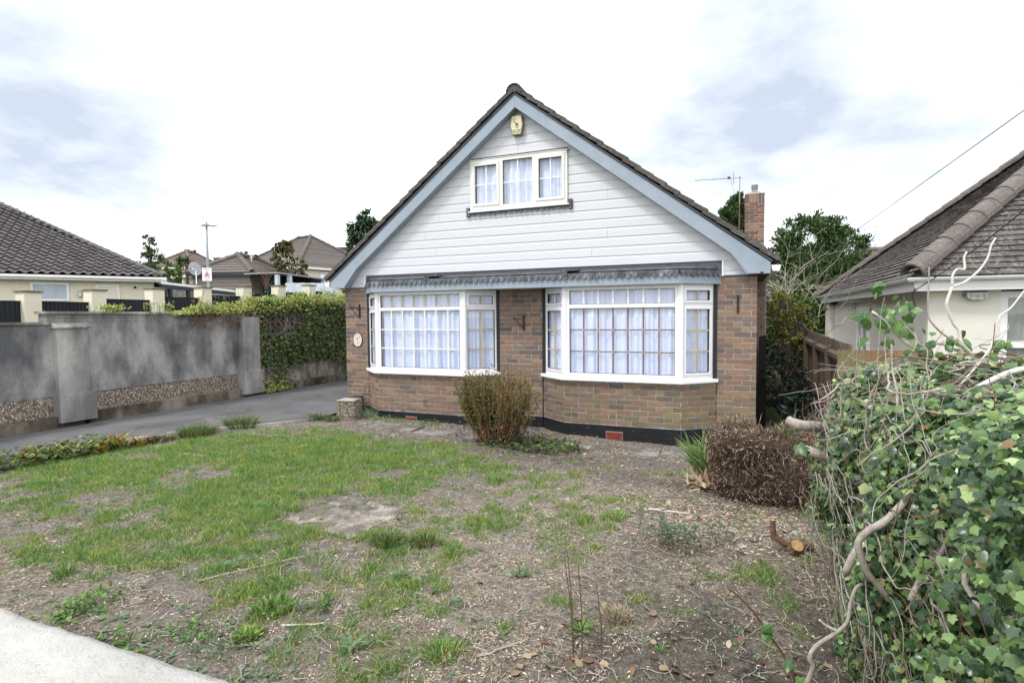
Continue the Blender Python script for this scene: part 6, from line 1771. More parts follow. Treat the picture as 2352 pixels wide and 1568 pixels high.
n = 17000; P, nrm_ = surf(V, F, n); lump = (fbm(P[:, 0]*1, P[:, 1]*1, P[:, 2]*1, 7, 3)-.48)*.28
P = P+rng.normal(0, .010, (n, 3))+nrm_*(rng.uniform(-.01, .03, (n, 1))+np.maximum(lump, 0)[:, None])
d_ = vrand(n)+nrm_*.7; L2 = rng.uniform(.018, .07, n)
scatter('fibres', Q_V, Q_F, P, frames(d_, nrm_+vrand(n, .8)), np.stack([rng.uniform(.008, .024, n), L2, L2*.5], 1), MOUND, rm)
n = 1000; P, _n = surf(V, F, n); P = P+rng.normal(0, .03, (n, 3)); P[:, 2] = np.maximum(P[:, 2], .04)
L2 = rng.uniform(.05, .16, n)
scatter('root_threads', Q_V, Q_F, P, frames(vrand(n)+np.array([0, -.3, .3]), vrand(n)), np.stack([rng.uniform(.003, .006, n), L2, L2*.8], 1), CHIP, rm)
fx = thing('flax_plant', 'cut flax plant with green blades and bleached base left of the root mass', 'flax', (6.42, -2.02, -.44))
n = 70; a = rng.uniform(-.4, 3.6, n)*1.0; a = np.where(rng.random(n) < .8, rng.uniform(1.3, 4.2, n), a); P = np.stack([rng.normal(-.02, .06, n), rng.normal(0, .08, n), rng.uniform(.10, .22, n)], 1)
d_ = np.stack([np.cos(a)*.75, np.sin(a)*.35-.12, rng.uniform(.45, 1.3, n)], 1); hh = rng.uniform(.22, .48, n)
scatter('blades', L_V, L_F, P, frames(d_, np.stack([-np.cos(a)*.5, np.full(n, -.6), np.ones(n)*.6], 1)), np.stack([np.full(n, .017), hh, hh*.9], 1), FLAX, fx)
n = 110; a = rng.uniform(0, 6.28, n); P = np.stack([rng.normal(.0, .05, n), rng.normal(-.02, .07, n), rng.uniform(.0, .05, n)], 1)
d_ = np.stack([-.25+rng.normal(0, .30, n), rng.normal(-.1, .25, n), np.ones(n)], 1); hh = rng.uniform(.16, .33, n)
scatter('bleached_bases', L_V, L_F, P, frames(d_, np.tile([[-.3, -1., .2]], (n, 1))+vrand(n, .4)), np.stack([np.full(n, .028), hh, hh*.3], 1), FLAXB, fx)
n = 160; P = np.stack([rng.normal(-.02, .12, n), rng.normal(-.12, .10, n), rng.uniform(.0, .08, n)], 1)
scatter('leaf_litter', L_V, L_F, P, frames(vrand(n)*np.array([1, 1, .25]), np.tile([[0, 0, 1.]], (n, 1))+vrand(n, .4)), np.stack([rng.uniform(.012, .028, n), rng.uniform(.06, .18, n), np.full(n, .05)], 1), FLAXB, fx)
tuft('green sprouting blades on top of the root mass next to the ivy', 7.15, -2.45, .09, 50, .22, FLAX, .008, 'sprout', 'sprout', .5).location.z = .17
# cut stump
st_ = thing('cut_stump', 'cut brown stump with pale sawn face at the foot of the ivy hedge', 'stump', (7.02, -3.62, -.43))
MB().tube([(-.05, 0, .10), (.02, 0, .06), (.12, .02, .05), (.22, .05, .04)], [.028, .032, .036, .036], 8).obj('log', STEMB, st_)
MB().tube([(-.05, 0, .08), (-.06, -.01, .16), (-.065, -.01, .23)], [.026, .020, .018], 8).obj('cut_branch', STEMB, st_)
MB().lathe([(.001, 0), (.018, .0), (.018, .003), (.001, .003)], (-.065, -.01, .231), 10).obj('sawn_face', CUTW, st_)
MB().tube([(.08, -.05, .03), (.10, -.10, .09)], [.05, .048], 9).obj('log', STEMB, st_)
MB().tube([(.1003, -.101, .0907), (.102, -.105, .095)], [.044, .044], 12).obj('sawn_face', CUTW, st_)

# ------------------------------------------------------------------ ivy hedge, right foreground
hg = thing('ivy_hedge', 'large tangled ivy hedge with pale twisting stems filling the right foreground', 'hedge', (7.7, -5.4, -.42))
HO = np.array(hg.location)
def hedge_shell(n, y0=-7.35, y1=-3.35):
    y = rng.uniform(y0, y1, n); t = rng.random(n)
    xl = np.interp(y, [-7.4, -6.5, -5.6, -5.0, -4.4, -3.9, -3.4], [7.12, 7.12, 7.14, 7.17, 7.22, 7.31, 7.48])
    zt = np.interp(y, [-7.4, -6.3, -5.6, -4.8, -4.2, -3.7, -3.35], [1.18, 1.19, 1.17, 1.10, .98, .88, .62])
    zb = -.42
    r_ = .30; ls = zt-r_-zb; la = r_*1.57; lt = 1.2; tot = ls+la+lt; s_ = t*tot
    side = s_ < ls; arc = (s_ >= ls) & (s_ < ls+la)
    th = np.clip((s_-ls)/la, 0, 1)*math.pi/2
    x = np.where(side, xl, np.where(arc, xl+r_-r_*np.cos(th), xl+r_+(s_-ls-la)))
    z = np.where(side, zb+s_, np.where(arc, zt-r_+r_*np.sin(th), zt))
    nx_ = np.where(side, -1., np.where(arc, -np.cos(th), 0)); nz_ = np.where(side, 0., np.where(arc, np.sin(th), 1.))
    nrm = np.stack([nx_, np.where(y > -3.8, .6, -.15)+0*nx_, nz_], 1); nrm /= np.linalg.norm(nrm, axis=1, keepdims=True)
    P = np.stack([x, y, z], 1)
    b = (fbm(P[:, 0], P[:, 1], P[:, 2], 2.3, 3)-.5)*.42
    low = np.clip((.25-z)/.6, 0, 1)
    P = P+nrm*b[:, None]+np.array([1, 0, 0])*(low*.10*(fbm(y, z, 2, 2, 2)))[:, None]
    return P, nrm
N = 110000
P, nrm = hedge_shell(N)
dep = rng.exponential(.075, N); dep = np.minimum(dep, .3)
hole = fbm(P[:, 0], P[:, 1], P[:, 2]+9, 4.5, 3)
lower = np.clip((.55-P[:, 2])/.9, 0, 1)
keep = hole > (.445+.06*lower+.06*lobe(P[:, 1], P[:, 2], -5.4, .55, 1.0, .35)); dep = np.where(keep, dep, dep+.17)
kp = rng.random(N) < np.where(keep, 1, .30); kp &= rng.random(N) < (1-.15*lower)
P, nrm, dep = P[kp], nrm[kp], dep[kp]
P = P-nrm*dep[:, None]+vrand(len(P), .02)
v = in_view(P, 1.25); P, nrm, dep = P[v], nrm[v], dep[v]
n = len(P)
ln = nrm*.8+np.array([-.15, -.40, .55])+vrand(n, .75)
d_ = np.array([-.2, -.15, -.75])*np.clip(1.2-nrm[:, 2:], .3, 1)+np.array([-.5, -.3, 0])*np.clip(nrm[:, 2:], 0, 1)+vrand(n, .75)
rot = frames(d_, ln); sc = rng.uniform(.018, .042, n)*np.where(rng.random(n) < .15, 1.25, 1)
sc = sc*np.interp(P[:, 1], [-7.3, -6.4, -5.6, -4.6], [.62, .80, .95, .95])
order = np.argsort(np.linalg.norm(P-np.array(CAM), axis=1)/sc+dep*120)
IVME = mkmesh('leaf', IV_V, IV_F, IVY, IV_UV)
a_, b_ = order[:300], order[300:]
sv = np.repeat(sc[:, None], 3, 1)*np.stack([rng.uniform(.8, 1.15, n), np.ones(n), rng.uniform(.5, 2.2, n)], 1)
singles('leaf', IVME, P[a_]-HO, rot[a_], sv[a_], hg)
scatter('leaves', IV_V, IV_F, P[b_]-HO, rot[b_], sv[b_], IVY, hg, IV_UV)
# filler core for the twig mass; the hedge's inner shade is its near-black colour
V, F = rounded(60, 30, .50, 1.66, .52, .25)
V = V+np.array([.22, .05, .14]); link('dark_filler', mkmesh('dark_filler', V, F, simple('hedge_inner_shade', (.022, .016, .012), .95, .05, .5, 14, .9, 30, .05)), hg)
def smoothp(pts, k=4):
    pts = [Vector(p) for p in pts]; out = []
    for i in range(len(pts)-1):
        p0, p1, p2, p3 = pts[max(i-1, 0)], pts[i], pts[i+1], pts[min(i+2, len(pts)-1)]
        for j in range(k):
            t = j/k; out.append(.5*((2*p1)+(p2-p0)*t+(2*p0-5*p1+4*p2-p3)*t*t+(3*p1-p0-3*p2+p3)*t**3))
    return out+[pts[-1]]
# stems
def walk(p0, nrm0, n, ln, flat=.75):
    p = Vector(p0); d = Vector((random.uniform(-.4, .4), random.uniform(-1, 1), random.uniform(-1, 1))).normalized(); N_ = Vector(nrm0); pts = [p.copy()]
    for i in range(n):
        d = (d+Vector((random.uniform(-1, 1), random.uniform(-1, 1), random.uniform(-1, 1)))*.8); d = (d-N_*d.dot(N_)*flat).normalized(); p = p+d*(ln/n); pts.append(p.copy())
    return pts
SP_, SN_ = hedge_shell(2600); SP_ = SP_-SN_*rng.uniform(-.02, .06, (2600, 1)); vv = in_view(SP_, 1.1); vv &= SP_[:, 1] > -6.75; SP_, SN_ = SP_[vv], SN_[vv]
mb = MB(); mb2 = MB()
for k in range(min(1150, len(SP_))):
    pts = smoothp(walk(SP_[k]-HO, SN_[k], 9, random.uniform(.2, .6), .9), 2); r0_ = random.choice((.0016, .002, .0026, .0034))*(1 if SP_[k][1] > -6.2 else .7)
    (mb if k % 3 else mb2).tube([tuple(p) for p in pts], [r0_*(1-.025*i) for i in range(19)], 5, cap=False)
mb.obj('tendrils', STEM, hg, smooth=True, kind='stuff'); mb2.obj('brown_tendrils', STEMB, hg, smooth=True, kind='stuff')
for k in range(1150, min(1195, len(SP_))):
    pts = walk(SP_[k]-HO-SN_[k]*.01, SN_[k], 10, random.uniform(.3, .6)); r0_ = random.uniform(.005, .009)
    MB().tube([tuple(p) for p in pts], [r0_*(1-.05*i) for i in range(11)], 7).obj('branch', STEM, hg, smooth=True)
def branch(pts, r0_, r1_, mat, name='branch'):
    s_ = smoothp(pts); m_ = len(s_); o_ = Vector(HO)
    MB().tube([tuple(p-o_) for p in s_], [(r0_+(r1_-r0_)*i/(m_-1))*random.uniform(.9, 1.1) for i in range(m_)], 8).obj(name, mat, hg, smooth=True)
branch([(7.30, -6.10, .93), (7.16, -6.21, 0.79), (7.10, -6.24, 0.73), (7.06, -6.26, 0.71), (7.03, -6.27, 0.67), (7.04, -6.27, 0.62), (7.06, -6.26, 0.57), (7.09, -6.25, 0.53), (7.18, -6.2, .42)], .013, .009, STEM)
branch([(6.90, -6.19, 0.12), (6.92, -6.18, 0.18), (6.91, -6.18, 0.21), (6.93, -6.17, 0.25), (7.00, -6.14, 0.30), (7.03, -6.13, 0.34), (7.04, -6.12, 0.40), (7.07, -6.10, 0.46), (7.16, -6.07, 0.44)], .009, .006, STEM)
branch([(6.90, -6.2, -.30), (6.88, -6.2, -.05), (6.90, -6.19, 0.12)], .009, .009, STEM)
branch([(7.00, -6.14, 0.30), (6.96, -6.15, 0.32), (6.94, -6.16, 0.34)], .005, .003, STEMW)
branch([(7.14, -6.39, 0.56), (7.18, -6.37, 0.65), (7.22, -6.36, 0.72), (7.24, -6.35, 0.75)], .008, .007, STEM)
branch([(7.19, -6.48, 0.64), (7.23, -6.46, 0.66), (7.28, -6.44, 0.66), (7.32, -6.42, 0.69), (7.38, -6.40, 0.71)], .006, .007, STEM)
branch([(6.95, -5.90, -.38), (6.89, -5.93, -0.03), (6.80, -5.96, 0.14), (6.71, -5.99, 0.27), (6.64, -6.01, 0.33)], .007, .004, STEMB)
branch([(7.24, -5.14, 1.02), (7.29, -5.16, 1.07), (7.41, -5.13, 1.13), (7.54, -5.08, 1.17), (7.63, -5.04, 1.14), (7.73, -4.98, 1.10)], .007, .009, STEM)
branch([(7.10, -4.27, 0.52), (7.16, -4.30, 0.50), (7.24, -4.25, 0.45), (7.38, -4.15, 0.41)], .028, .034, STEM, 'cut_log')
branch([(7.02, -4.05, 0.66), (7.10, -4.10, 0.64), (7.23, -4.02, 0.62), (7.32, -3.95, 0.53)], .034, .040, STEM, 'cut_log')
branch([(7.02, -6.12, 0.50), (7.06, -6.12, 0.60), (7.10, -6.10, 0.66), (7.14, -6.10, 0.70), (7.20, -6.08, 0.75)], .013, .015, STEM)
branch([(7.40, -5.87, 1.10), (7.46, -5.85, 1.04), (7.48, -5.84, 0.96), (7.50, -5.83, 0.90), (7.56, -5.80, 0.80)], .006, .009, STEM)
branch([(7.24, -5.75, .70), (7.27, -5.74, 0.80), (7.31, -5.70, 0.90), (7.38, -5.67, 0.98), (7.46, -5.64, 1.02), (7.54, -5.60, 1.05)], .005, .006, STEM)
branch([(7.70, -5.75, 1.22), (7.64, -5.76, 1.20), (7.56, -5.80, 1.18), (7.45, -5.84, 1.12)], .012, .009, STEMW)
# bare shoots standing above the hedge
branch([(7.68, -5.18, 1.0), (7.67, -5.18, 1.19), (7.62, -5.20, 1.26), (7.61, -5.20, 1.32), (7.59, -5.20, 1.35), (7.56, -5.21, 1.42), (7.56, -5.21, 1.46), (7.58, -5.20, 1.52)], .009, .006, STEMW, 'shoot')
branch([(7.58, -5.20, 1.52), (7.58, -5.20, 1.57), (7.60, -5.19, 1.60), (7.63, -5.18, 1.60), (7.63, -5.17, 1.65), (7.64, -5.17, 1.68)], .0055, .004, STEMW, 'shoot')
branch([(7.58, -5.20, 1.52), (7.63, -5.18, 1.54), (7.69, -5.15, 1.59), (7.73, -5.13, 1.65), (7.74, -5.13, 1.70), (7.76, -5.12, 1.74)], .006, .0035, STEMW, 'shoot')
branch([(7.66, -5.18, 1.20), (7.61, -5.20, 1.26), (7.55, -5.22, 1.30), (7.50, -5.24, 1.35), (7.48, -5.24, 1.40), (7.48, -5.24, 1.55), (7.48, -5.24, 1.61)], .005, .0028, STEM, 'shoot')
branch([(7.50, -5.56, 1.1), (7.58, -5.54, 1.21), (7.62, -5.52, 1.28), (7.64, -5.51, 1.37), (7.65, -5.50, 1.39), (7.69, -5.48, 1.42), (7.74, -5.46, 1.49), (7.80, -5.44, 1.56)], .0045, .003, STEMW, 'shoot')
branch([(7.62, -5.0, 1.1), (7.52, -5.03, 1.20), (7.44, -5.05, 1.26), (7.39, -5.07, 1.31), (7.34, -5.09, 1.37), (7.29, -5.10, 1.41)], .009, .006, STEMW, 'shoot')
branch([(7.80, -5.45, 1.12), (7.80, -5.44, 1.22), (7.79, -5.44, 1.29), (7.80, -5.44, 1.34)], .004, .0025, STEM, 'shoot')
branch([(7.76, -5.45, 1.10), (7.755, -5.45, 1.20), (7.765, -5.45, 1.25), (7.79, -5.44, 1.27)], .003, .002, STEMB, 'shoot')
branch([(7.36, -5.02, 1.02), (7.355, -5.03, 1.12), (7.36, -5.03, 1.19), (7.39, -5.02, 1.24)], .004, .0025, STEMB, 'shoot')
# large-leaved sprigs
BLM = mkmesh('leaf', OV_V*np.array([1.25, 1, 1.6]), OV_F, IVYB, OV_V[:, :2]*np.array([.5, .5])+np.array([.5, .2]))
BIV = mkmesh('leaf', IV_V*np.array([.9, 1, 1.8]), IV_F, IVYB, IV_UV)
def sprig(c, rx, rz_, n, s0_, s1_, me=BLM):
    P = np.array(c)+rng.normal(0, 1, (n, 3))*np.array([rx, rx*.6, rz_]); d_ = np.tile([[-.1, -.1, -.8]], (n, 1))+vrand(n, .8)
    singles('leaf', me, P-HO, frames(d_, np.tile([[-.4, -.9, .3]], (n, 1))+vrand(n, .5)), rng.uniform(s0_, s1_, n), hg)
sprig((7.36, -5.08, 1.45), .055, .065, 15, .045, .075); sprig((7.38, -5.07, 1.40), .06, .07, 20, .035, .055, BIV)
sprig((7.28, -5.10, 1.37), .02, .03, 4, .07, .085)
sprig((7.42, -5.05, 1.30), .05, .03, 10, .03, .05, BIV)
sprig((7.54, -5.20, 1.27), .06, .035, 12, .045, .065)
sprig((7.47, -5.22, 1.23), .06, .02, 8, .04, .055)
sprig((7.72, -5.3, 1.24), .03, .035, 8, .03, .05, BIV)
sprig((7.88, -5.45, 1.22), .05, .04, 10, .04, .06)
sprig((6.93, -6.05, .02), .07, .07, 16, .045, .065, BIV)
sprig((6.86, -6.0, -.12), .09, .05, 14, .04, .06, BIV)
sprig((6.80, -5.95, .17), .02, .02, 2, .05, .06)
for q in ((7.08, -4.42, .52), (6.98, -5.05, .55)): pass
sprig((7.02, -4.55, .60), .03, .02, 2, .075, .09, BIV)

# ------------------------------------------------------------------ ivy on the retaining wall
wi = thing('wall_ivy', 'thick ivy hanging over the pierced wall, yellow-green along its top', 'ivy', (-3.25, 2.5, .5)); WO = np.array(wi.location)
def wall_pts(n):
    y = rng.uniform(.95, 5.6, n); z = rng.uniform(-.22, 1.85, n)
    bare = lobe(y, z, 3.1, .02, .95, .26)+.75*lobe(y, z, 1.75, 1.28, .55, .22)+.4*lobe(y, z, 1.1, .15, .25, .2)
    dens = .45+.55*np.clip((y-2.0)/1.8, 0, 1)+.25*np.clip(1-abs(z-.75)/.5, 0, 1)
    k = rng.random(n) < np.clip(dens*(.2+1.5*fbm(y, z, 2, 3.6, 3))-1.35*bare, 0, 1)
    y, z = y[k], z[k]; m_ = len(y)
    x = -3.27+rng.exponential(.045, m_)+.22*np.clip((y-3.4)/1.0, 0, 1)*rng.random(m_)+.08*(fbm(y, z, 4, 2, 2))
    return np.stack([x, y, z], 1)
P = wall_pts(15000); n = len(P)
rot = frames(np.tile([[.1, 0, -.8]], (n, 1))+vrand(n, .7), np.tile([[1., -.5, .5]], (n, 1))+vrand(n, .5)); sc = rng.uniform(.028, .055, n)
order = np.argsort(np.linalg.norm(P-np.array(CAM), axis=1)/sc); WIV = mkmesh('leaf', IV_V, IV_F, WIVY, IV_UV)
singles('leaf', WIV, P[order[:150]]-WO, rot[order[:150]], sc[order[:150]], wi)
scatter('leaves', IV_V, IV_F, P[order[150:]]-WO, rot[order[150:]], sc[order[150:]], WIVY, wi, IV_UV)
n = 7200; y = np.concatenate([rng.uniform(-.2, 5.6, n-900), rng.normal(-.55, .28, 900)]); top = np.interp(y, [-1.2, -.5, 0, 1.1, 2.4, 4, 5.6], [1.55, 1.66, 1.78, 1.88, 1.98, 2.12, 2.2])
lowz = np.interp(y, [-1.2, .2, 1.0, 4], [1.50, 1.50, 1.52, 1.7]); bump_ = (fbm(y, 0*y, 1, 3.5, 3)-.5)*.5
z = lowz+(top+bump_-lowz)*rng.beta(1.6, 1.3, n); P = np.stack([-3.32+rng.normal(.04, .10, n), y, z], 1)
rot = frames(np.tile([[.35, 0, -.6]], (n, 1))+vrand(n, .7), np.tile([[.8, -.6, .9]], (n, 1))+vrand(n, .6)); sc = rng.uniform(.026, .055, n)
P3_, r3_, s3_ = P[:150], rot[:150], sc[:150]
singles('leaf', mkmesh('leaf', OV_V*np.array([1.5, 1, 1]), OV_F, YIVY), P3_-WO, r3_, s3_, wi)
scatter('yellow_leaves', OV_V*np.array([1.5, 1, 1]), OV_F, P[150:]-WO, rot[150:], sc[150:], YIVY, wi)
n = 260; P = np.stack([-3.3+rng.normal(0, .05, n), rng.normal(-2.05, .10, n), 1.56+rng.uniform(0, .10, n)], 1)
scatter('yellow_leaves', OV_V*np.array([1.3, 1, 1]), OV_F, P-WO, frames(vrand(n), np.tile([[.8, -.6, .9]], (n, 1))+vrand(n, .5)), rng.uniform(.025, .045, n), YIVY, wi)
# flower heads on short stalks
mb = MB(); FP_ = []
for k in range(90):
    y = random.choice((random.uniform(-.9, 5.2), random.uniform(-.9, 5.2), random.uniform(-1.5, -1.0))); z = float(np.interp(y, [-1.5, -.5, 1.1, 4, 5.6], [1.56, 1.70, 1.90, 2.1, 2.2])); x = -3.35+random.uniform(-.1, .15)
    h = random.uniform(.03, .13); mb.tube([(x-WO[0], y-WO[1], z-.08-WO[2]), (x-WO[0]+.01, y-WO[1], z+h-WO[2])], .003, 3, cap=False)
    for j in range(8): FP_.append((x+random.gauss(0, .012), y+random.gauss(0, .014), z+h+random.gauss(0, .012)))
mb.obj('flower_stalks', WIVY, wi); FP_ = np.array(FP_)
scatter('flower_heads', OV_V, OV_F, FP_-WO, frames(vrand(len(FP_)), vrand(len(FP_))), rng.uniform(.012, .022, len(FP_)), m_leaf('ivy_flower', [(0, (.20, .26, .10)), (1, (.50, .55, .32))], .6, .2, .2), wi)
mb = MB(); mb2 = MB()
for k in range(260):
    y0 = random.uniform(-.6, 4.8); z0 = random.uniform(1.2, 1.68) if k % 2 else random.uniform(.1, 1.6)
    if y0 < .95: z0 = random.uniform(1.42, 1.6)
    p = Vector((-3.24+random.uniform(0, .06), y0, z0)); d = Vector((0, random.uniform(-1, 1), random.uniform(-.8, .4))); pts = [p.copy()]
    if y0 < .95: p.x = -3.22
    for i in range(8):
        d = (d+Vector((0, random.uniform(-.9, .9), random.uniform(-.9, .7)))).normalized(); p = p+d*.055; p.x += random.uniform(-.012, .012); 
        if y0 < .95: p.z = max(p.z, 1.22)
        pts.append(p.copy())
    (mb if k % 3 else mb2).tube([tuple(q-Vector(WO)) for q in pts], random.choice((.004, .005, .008)), 4, cap=False)
mb.obj('bare_stems', STEMB, wi, kind='stuff'); mb2.obj('pale_bare_stems', STEM, wi, kind='stuff')
n = 300; P = np.stack([-3.13+rng.normal(0, .07, n), rng.normal(1.35, .2, n), -.25+rng.exponential(.09, n)], 1)
scatter('foot_leaves', OV_V*np.array([1.4, 1, 1]), OV_F, P-WO, frames(vrand(n), np.tile([[.8, -.6, .9]], (n, 1))+vrand(n, .5)), rng.uniform(.03, .06, n), YIVY, wi)

# ------------------------------------------------------------------ trees and shrubs
def tree(name, label, base, th, lobes, n, size, mat, cat='tree', tm=(OV_V, OV_F), trunk_r=.12, clumps=None, droop=0, lw=.6, bark=BARK, branches=26, spread=.16, upb=.2, twigtips=0):
    t = thing(name, label, cat, base); B = np.array(base)
    lob = [(np.array(c)-B, np.array(r_)) for c, r_ in lobes]
    wts = np.array([r_[0]*r_[1]*r_[2] for c, r_ in lob])**.75; wts /= wts.sum()
    nc = clumps or max(30, n//38); which = rng.choice(len(lob), nc, p=wts)
    d_ = vrand(nc); rad = rng.uniform(.35, 1.0, nc)**.45*rng.uniform(.86, 1.1, nc)
    C_ = np.array([lob[w][0]+d_[i]*lob[w][1]*rad[i] for i, w in enumerate(which)])
    sub = rng.integers(0, nc, n); sp_ = spread*np.mean([r_.mean() for c, r_ in lob])
    out = d_[sub]
    P = C_[sub]+vrand(n)*(rng.random((n, 1))**.8)*sp_*np.array([1, 1, .75])
    ldir = out*.8+vrand(n, .8)+np.array([0, 0, upb-droop]); nn = out*.5+np.array([0, 0, .8])+vrand(n, .6)
    s_ = rng.uniform(.6, 1.25, n)*size
    scatter('crown', tm[0], tm[1], P, frames(ldir, nn), np.stack([s_*lw*1.6, s_, s_], 1), mat, t)
    mb = MB(); h = max(c[2] for c, r_ in lob)
    mb.tube([(0, 0, 0), (.02, 0, h*.4), (-.02, .03, h*.8), (0, 0, h+lob[0][1][2]*.5)], [trunk_r, trunk_r*.8, trunk_r*.45, trunk_r*.12], 8)
    for k in range(branches):
        c = C_[rng.integers(0, nc)]; z0 = max(.1, min(c[2]*.7, h*random.uniform(.2, .8))); a = Vector((0, 0, z0)); b = Vector(c)
        mb.tube([tuple(a), tuple(a.lerp(b, .5)+Vector((0, 0, .08*b.length*.3))), tuple(b)], [trunk_r*.3, trunk_r*.18, trunk_r*.05], 5, cap=False)
    for i in range(nc):
        c = Vector(C_[i]); l_ = Vector(lob[which[i]][0]); mb.tube([tuple(l_.lerp(c, .45)), tuple(l_.lerp(c, .8)+Vector((0, 0, -.02))), tuple(c+Vector(tuple(d_[i]))*size*1.2)], [trunk_r*.07, trunk_r*.05, trunk_r*.02], 3, cap=False)
    mb.obj('trunk', bark, t)
    return t
def V3(x, y, d): return tuple(pw(x, y, d))
# conifer left of the house
c = pw(835, 560, 24); tree('conifer', 'dark drooping conifer rising behind the left roof slope', (c.x, c.y, .5), 5, [((c.x+.15, c.y, c.z+.05), (.85, .85, 1.05)), ((c.x+.35, c.y, c.z-.9), (1.25, 1.1, .9)), ((c.x+.30, c.y, c.z+.85), (.42, .42, .65)), ((c.x+.5, c.y, c.z-2.1), (1.3, 1.2, 1.0))], 24000, .20, CONIF, tm=(Q_V, Q_F), droop=.9, lw=.5, spread=.22, clumps=420, trunk_r=.16)
# slim tree at the left
c = pw(345, 590, 48); tree('slender_tree', 'slender open-crowned tree behind the pantiled bungalow roof', (c.x, c.y, 2.8), 5, [((c.x, c.y, c.z+.9), (.55, .55, 1.0)), ((c.x+.2, c.y, c.z-.2), (1.15, .9, .8)), ((c.x-.3, c.y, c.z-1.2), (1.0, .9, .8))], 3000, .17, TREEG, lw=.55, clumps=110, trunk_r=.10, spread=.30)
c = pw(385, 616, 34); tree('round_green_shrub', 'bright green rounded shrub beside the pantiled roof end', (c.x, c.y, 1.5), 2, [((c.x, c.y, c.z-.25), (.75, .7, .6)), ((c.x+.5, c.y, c.z-.5), (.6, .6, .5))], 3200, .11, TREEB, 'shrub', trunk_r=.08)
for i, (px_, py_, sc_) in enumerate(((413, 603, 1.0), (429, 599, .9))):
    c = pw(px_, py_, 36); t = thing('palm_tree', ('left' if i == 0 else 'right')+'-hand spiky palm head above the low brown roof', 'palm', (c.x, c.y, 1.6))
    MB().tube([(0, 0, 0), (0, 0, c.z-1.6)], .10, 8).obj('trunk', BARK, t)
    n = 130; d_ = vrand(n); d_[:, 2] = d_[:, 2]*.8+.15
    scatter('fronds', L_V, L_F, np.tile([[0, 0, c.z-1.6]], (n, 1)), frames(d_, np.tile([[0, 0, 1.]], (n, 1))+vrand(n, .2)), np.stack([np.full(n, .05), rng.uniform(.45, .72, n)*sc_, np.full(n, .3)], 1), m_leaf('palm_frond%d' % i, [(0, (.05, .08, .03)), (1, (.16, .20, .08))], .5, .3, .15), t)
c = pw(540, 585, 60); tree('roofline_tree', 'dark leafy tree top showing over the middle house left roof slope', (c.x, c.y, 4), 3, [((c.x, c.y, c.z-.5), (1.5, 1.0, .45)), ((c.x+1.2, c.y, c.z-.1), (.7, .6, .4))], 1800, .2, TREEG, clumps=60, trunk_r=.12)
# climbing shrub with plumes in front of middle house
c = pw(672, 606, 33); tree('plumed_shrub', 'tall olive shrub with pale feathery plumes before the middle house', (c.x, c.y, 2), 4, [((c.x, c.y, c.z-.45), (1.0, .7, .75)), ((c.x-.85, c.y, c.z+.45), (.62, .5, .72)), ((c.x-.5, c.y, c.z+.95), (.45, .4, .45)), ((c.x-.9, c.y, c.z+1.1), (.30, .3, .35)), ((c.x-.1, c.y, c.z-1.2), (1.3, .7, .5))], 13000, .14, OLIVE, 'shrub', clumps=330, trunk_r=.1)
n = 150; P = np.array([c.x+.35, c.y-.70, c.z+.20])+rng.normal(0, 1, (n, 3))*np.array([.50, .2, .22]); P[:, 2] -= (P[:, 0]-c.x-.1)*.5
pt_ = bpy.data.objects['plumed_shrub']; scatter('plumes', Q_V, Q_F, P-np.array(pt_.location), frames(vrand(n)+np.array([0, 0, .5]), vrand(n)), rng.uniform(.05, .11, n), PLUME, pt_)
t = thing('bare_shrub', 'small leafless twiggy shrub against the clapboard garage', 'shrub', V3(612, 664, 26.5)); mb = MB()
for k in range(26):
    p = Vector((random.uniform(-.1, .1), 0, 0)); d = Vector((random.uniform(-.9, .9), random.uniform(-.3, .3), 1)).normalized(); pts = [p]
    for i in range(6): d = (d+Vector((random.uniform(-.4, .4), random.uniform(-.2, .2), random.uniform(-.1, .3)))).normalized(); p = p+d*random.uniform(.12, .22); pts.append(p)
    mb.tube([tuple(q) for q in pts], [.007-.0008*i for i in range(7)], 4, cap=False)
mb.obj('stems', STEMB, t)
# cypress beside chimney
c = pw(1686, 520, 19.5); tree('cypress', 'dense rounded cypress top beside the chimney', (c.x, c.y, .0), 5, [((c.x, c.y, c.z-.15), (.62, .6, .95)), ((c.x+.12, c.y, c.z+.55), (.42, .4, .55)), ((c.x+.1, c.y, c.z-1.2), (.85, .8, .9))], 20000, .13, TREEG, tm=(Q_V, Q_F), clumps=500, lw=.6, spread=.2, upb=.7)
# big feathery tree on the right
c = pw(1880, 610, 19); tree('bushy_tree', 'large feathery dark green tree between the chimney and the right bungalow', (c.x, c.y, -.3), 5, [((c.x-.35, c.y, c.z+.75), (1.0, .9, 1.05)), ((c.x-1.0, c.y, c.z+.0), (1.1, .9, .8)), ((c.x+.65, c.y, c.z+.35), (.95, .9, .85)), ((c.x+.35, c.y+.1, c.z+1.2), (.45, .4, .55)), ((c.x+1.3, c.y, c.z-.55), (.95, .8, .65)), ((c.x, c.y, c.z-1.0), (2.0, 1.1, 1.1)), ((c.x-.1, c.y, c.z-2.4), (2.1, 1.2, 1.2))], 50000, .125, TREEG, clumps=820, lw=.45, spread=.24, upb=.5, trunk_r=.16, branches=50)
n = 5200; P = np.array([c.x-.1, c.y-.85, c.z-.5])+rng.normal(0, 1, (n, 3))*np.array([.95, .25, .75]); bt = bpy.data.objects['bushy_tree']
scatter('crown', OV_V, OV_F, P-np.array(bt.location), frames(vrand(n)+np.array([0, -.3, .4]), vrand(n)+np.array([0, -.5, .6])), np.stack([rng.uniform(.03, .05, n), rng.uniform(.08, .13, n), np.full(n, .1)], 1), m_leaf('mid_green_leaf', [(0, (.03, .07, .02)), (.7, (.07, .14, .03)), (1, (.14, .20, .05))], .5, .35, .2), bt)
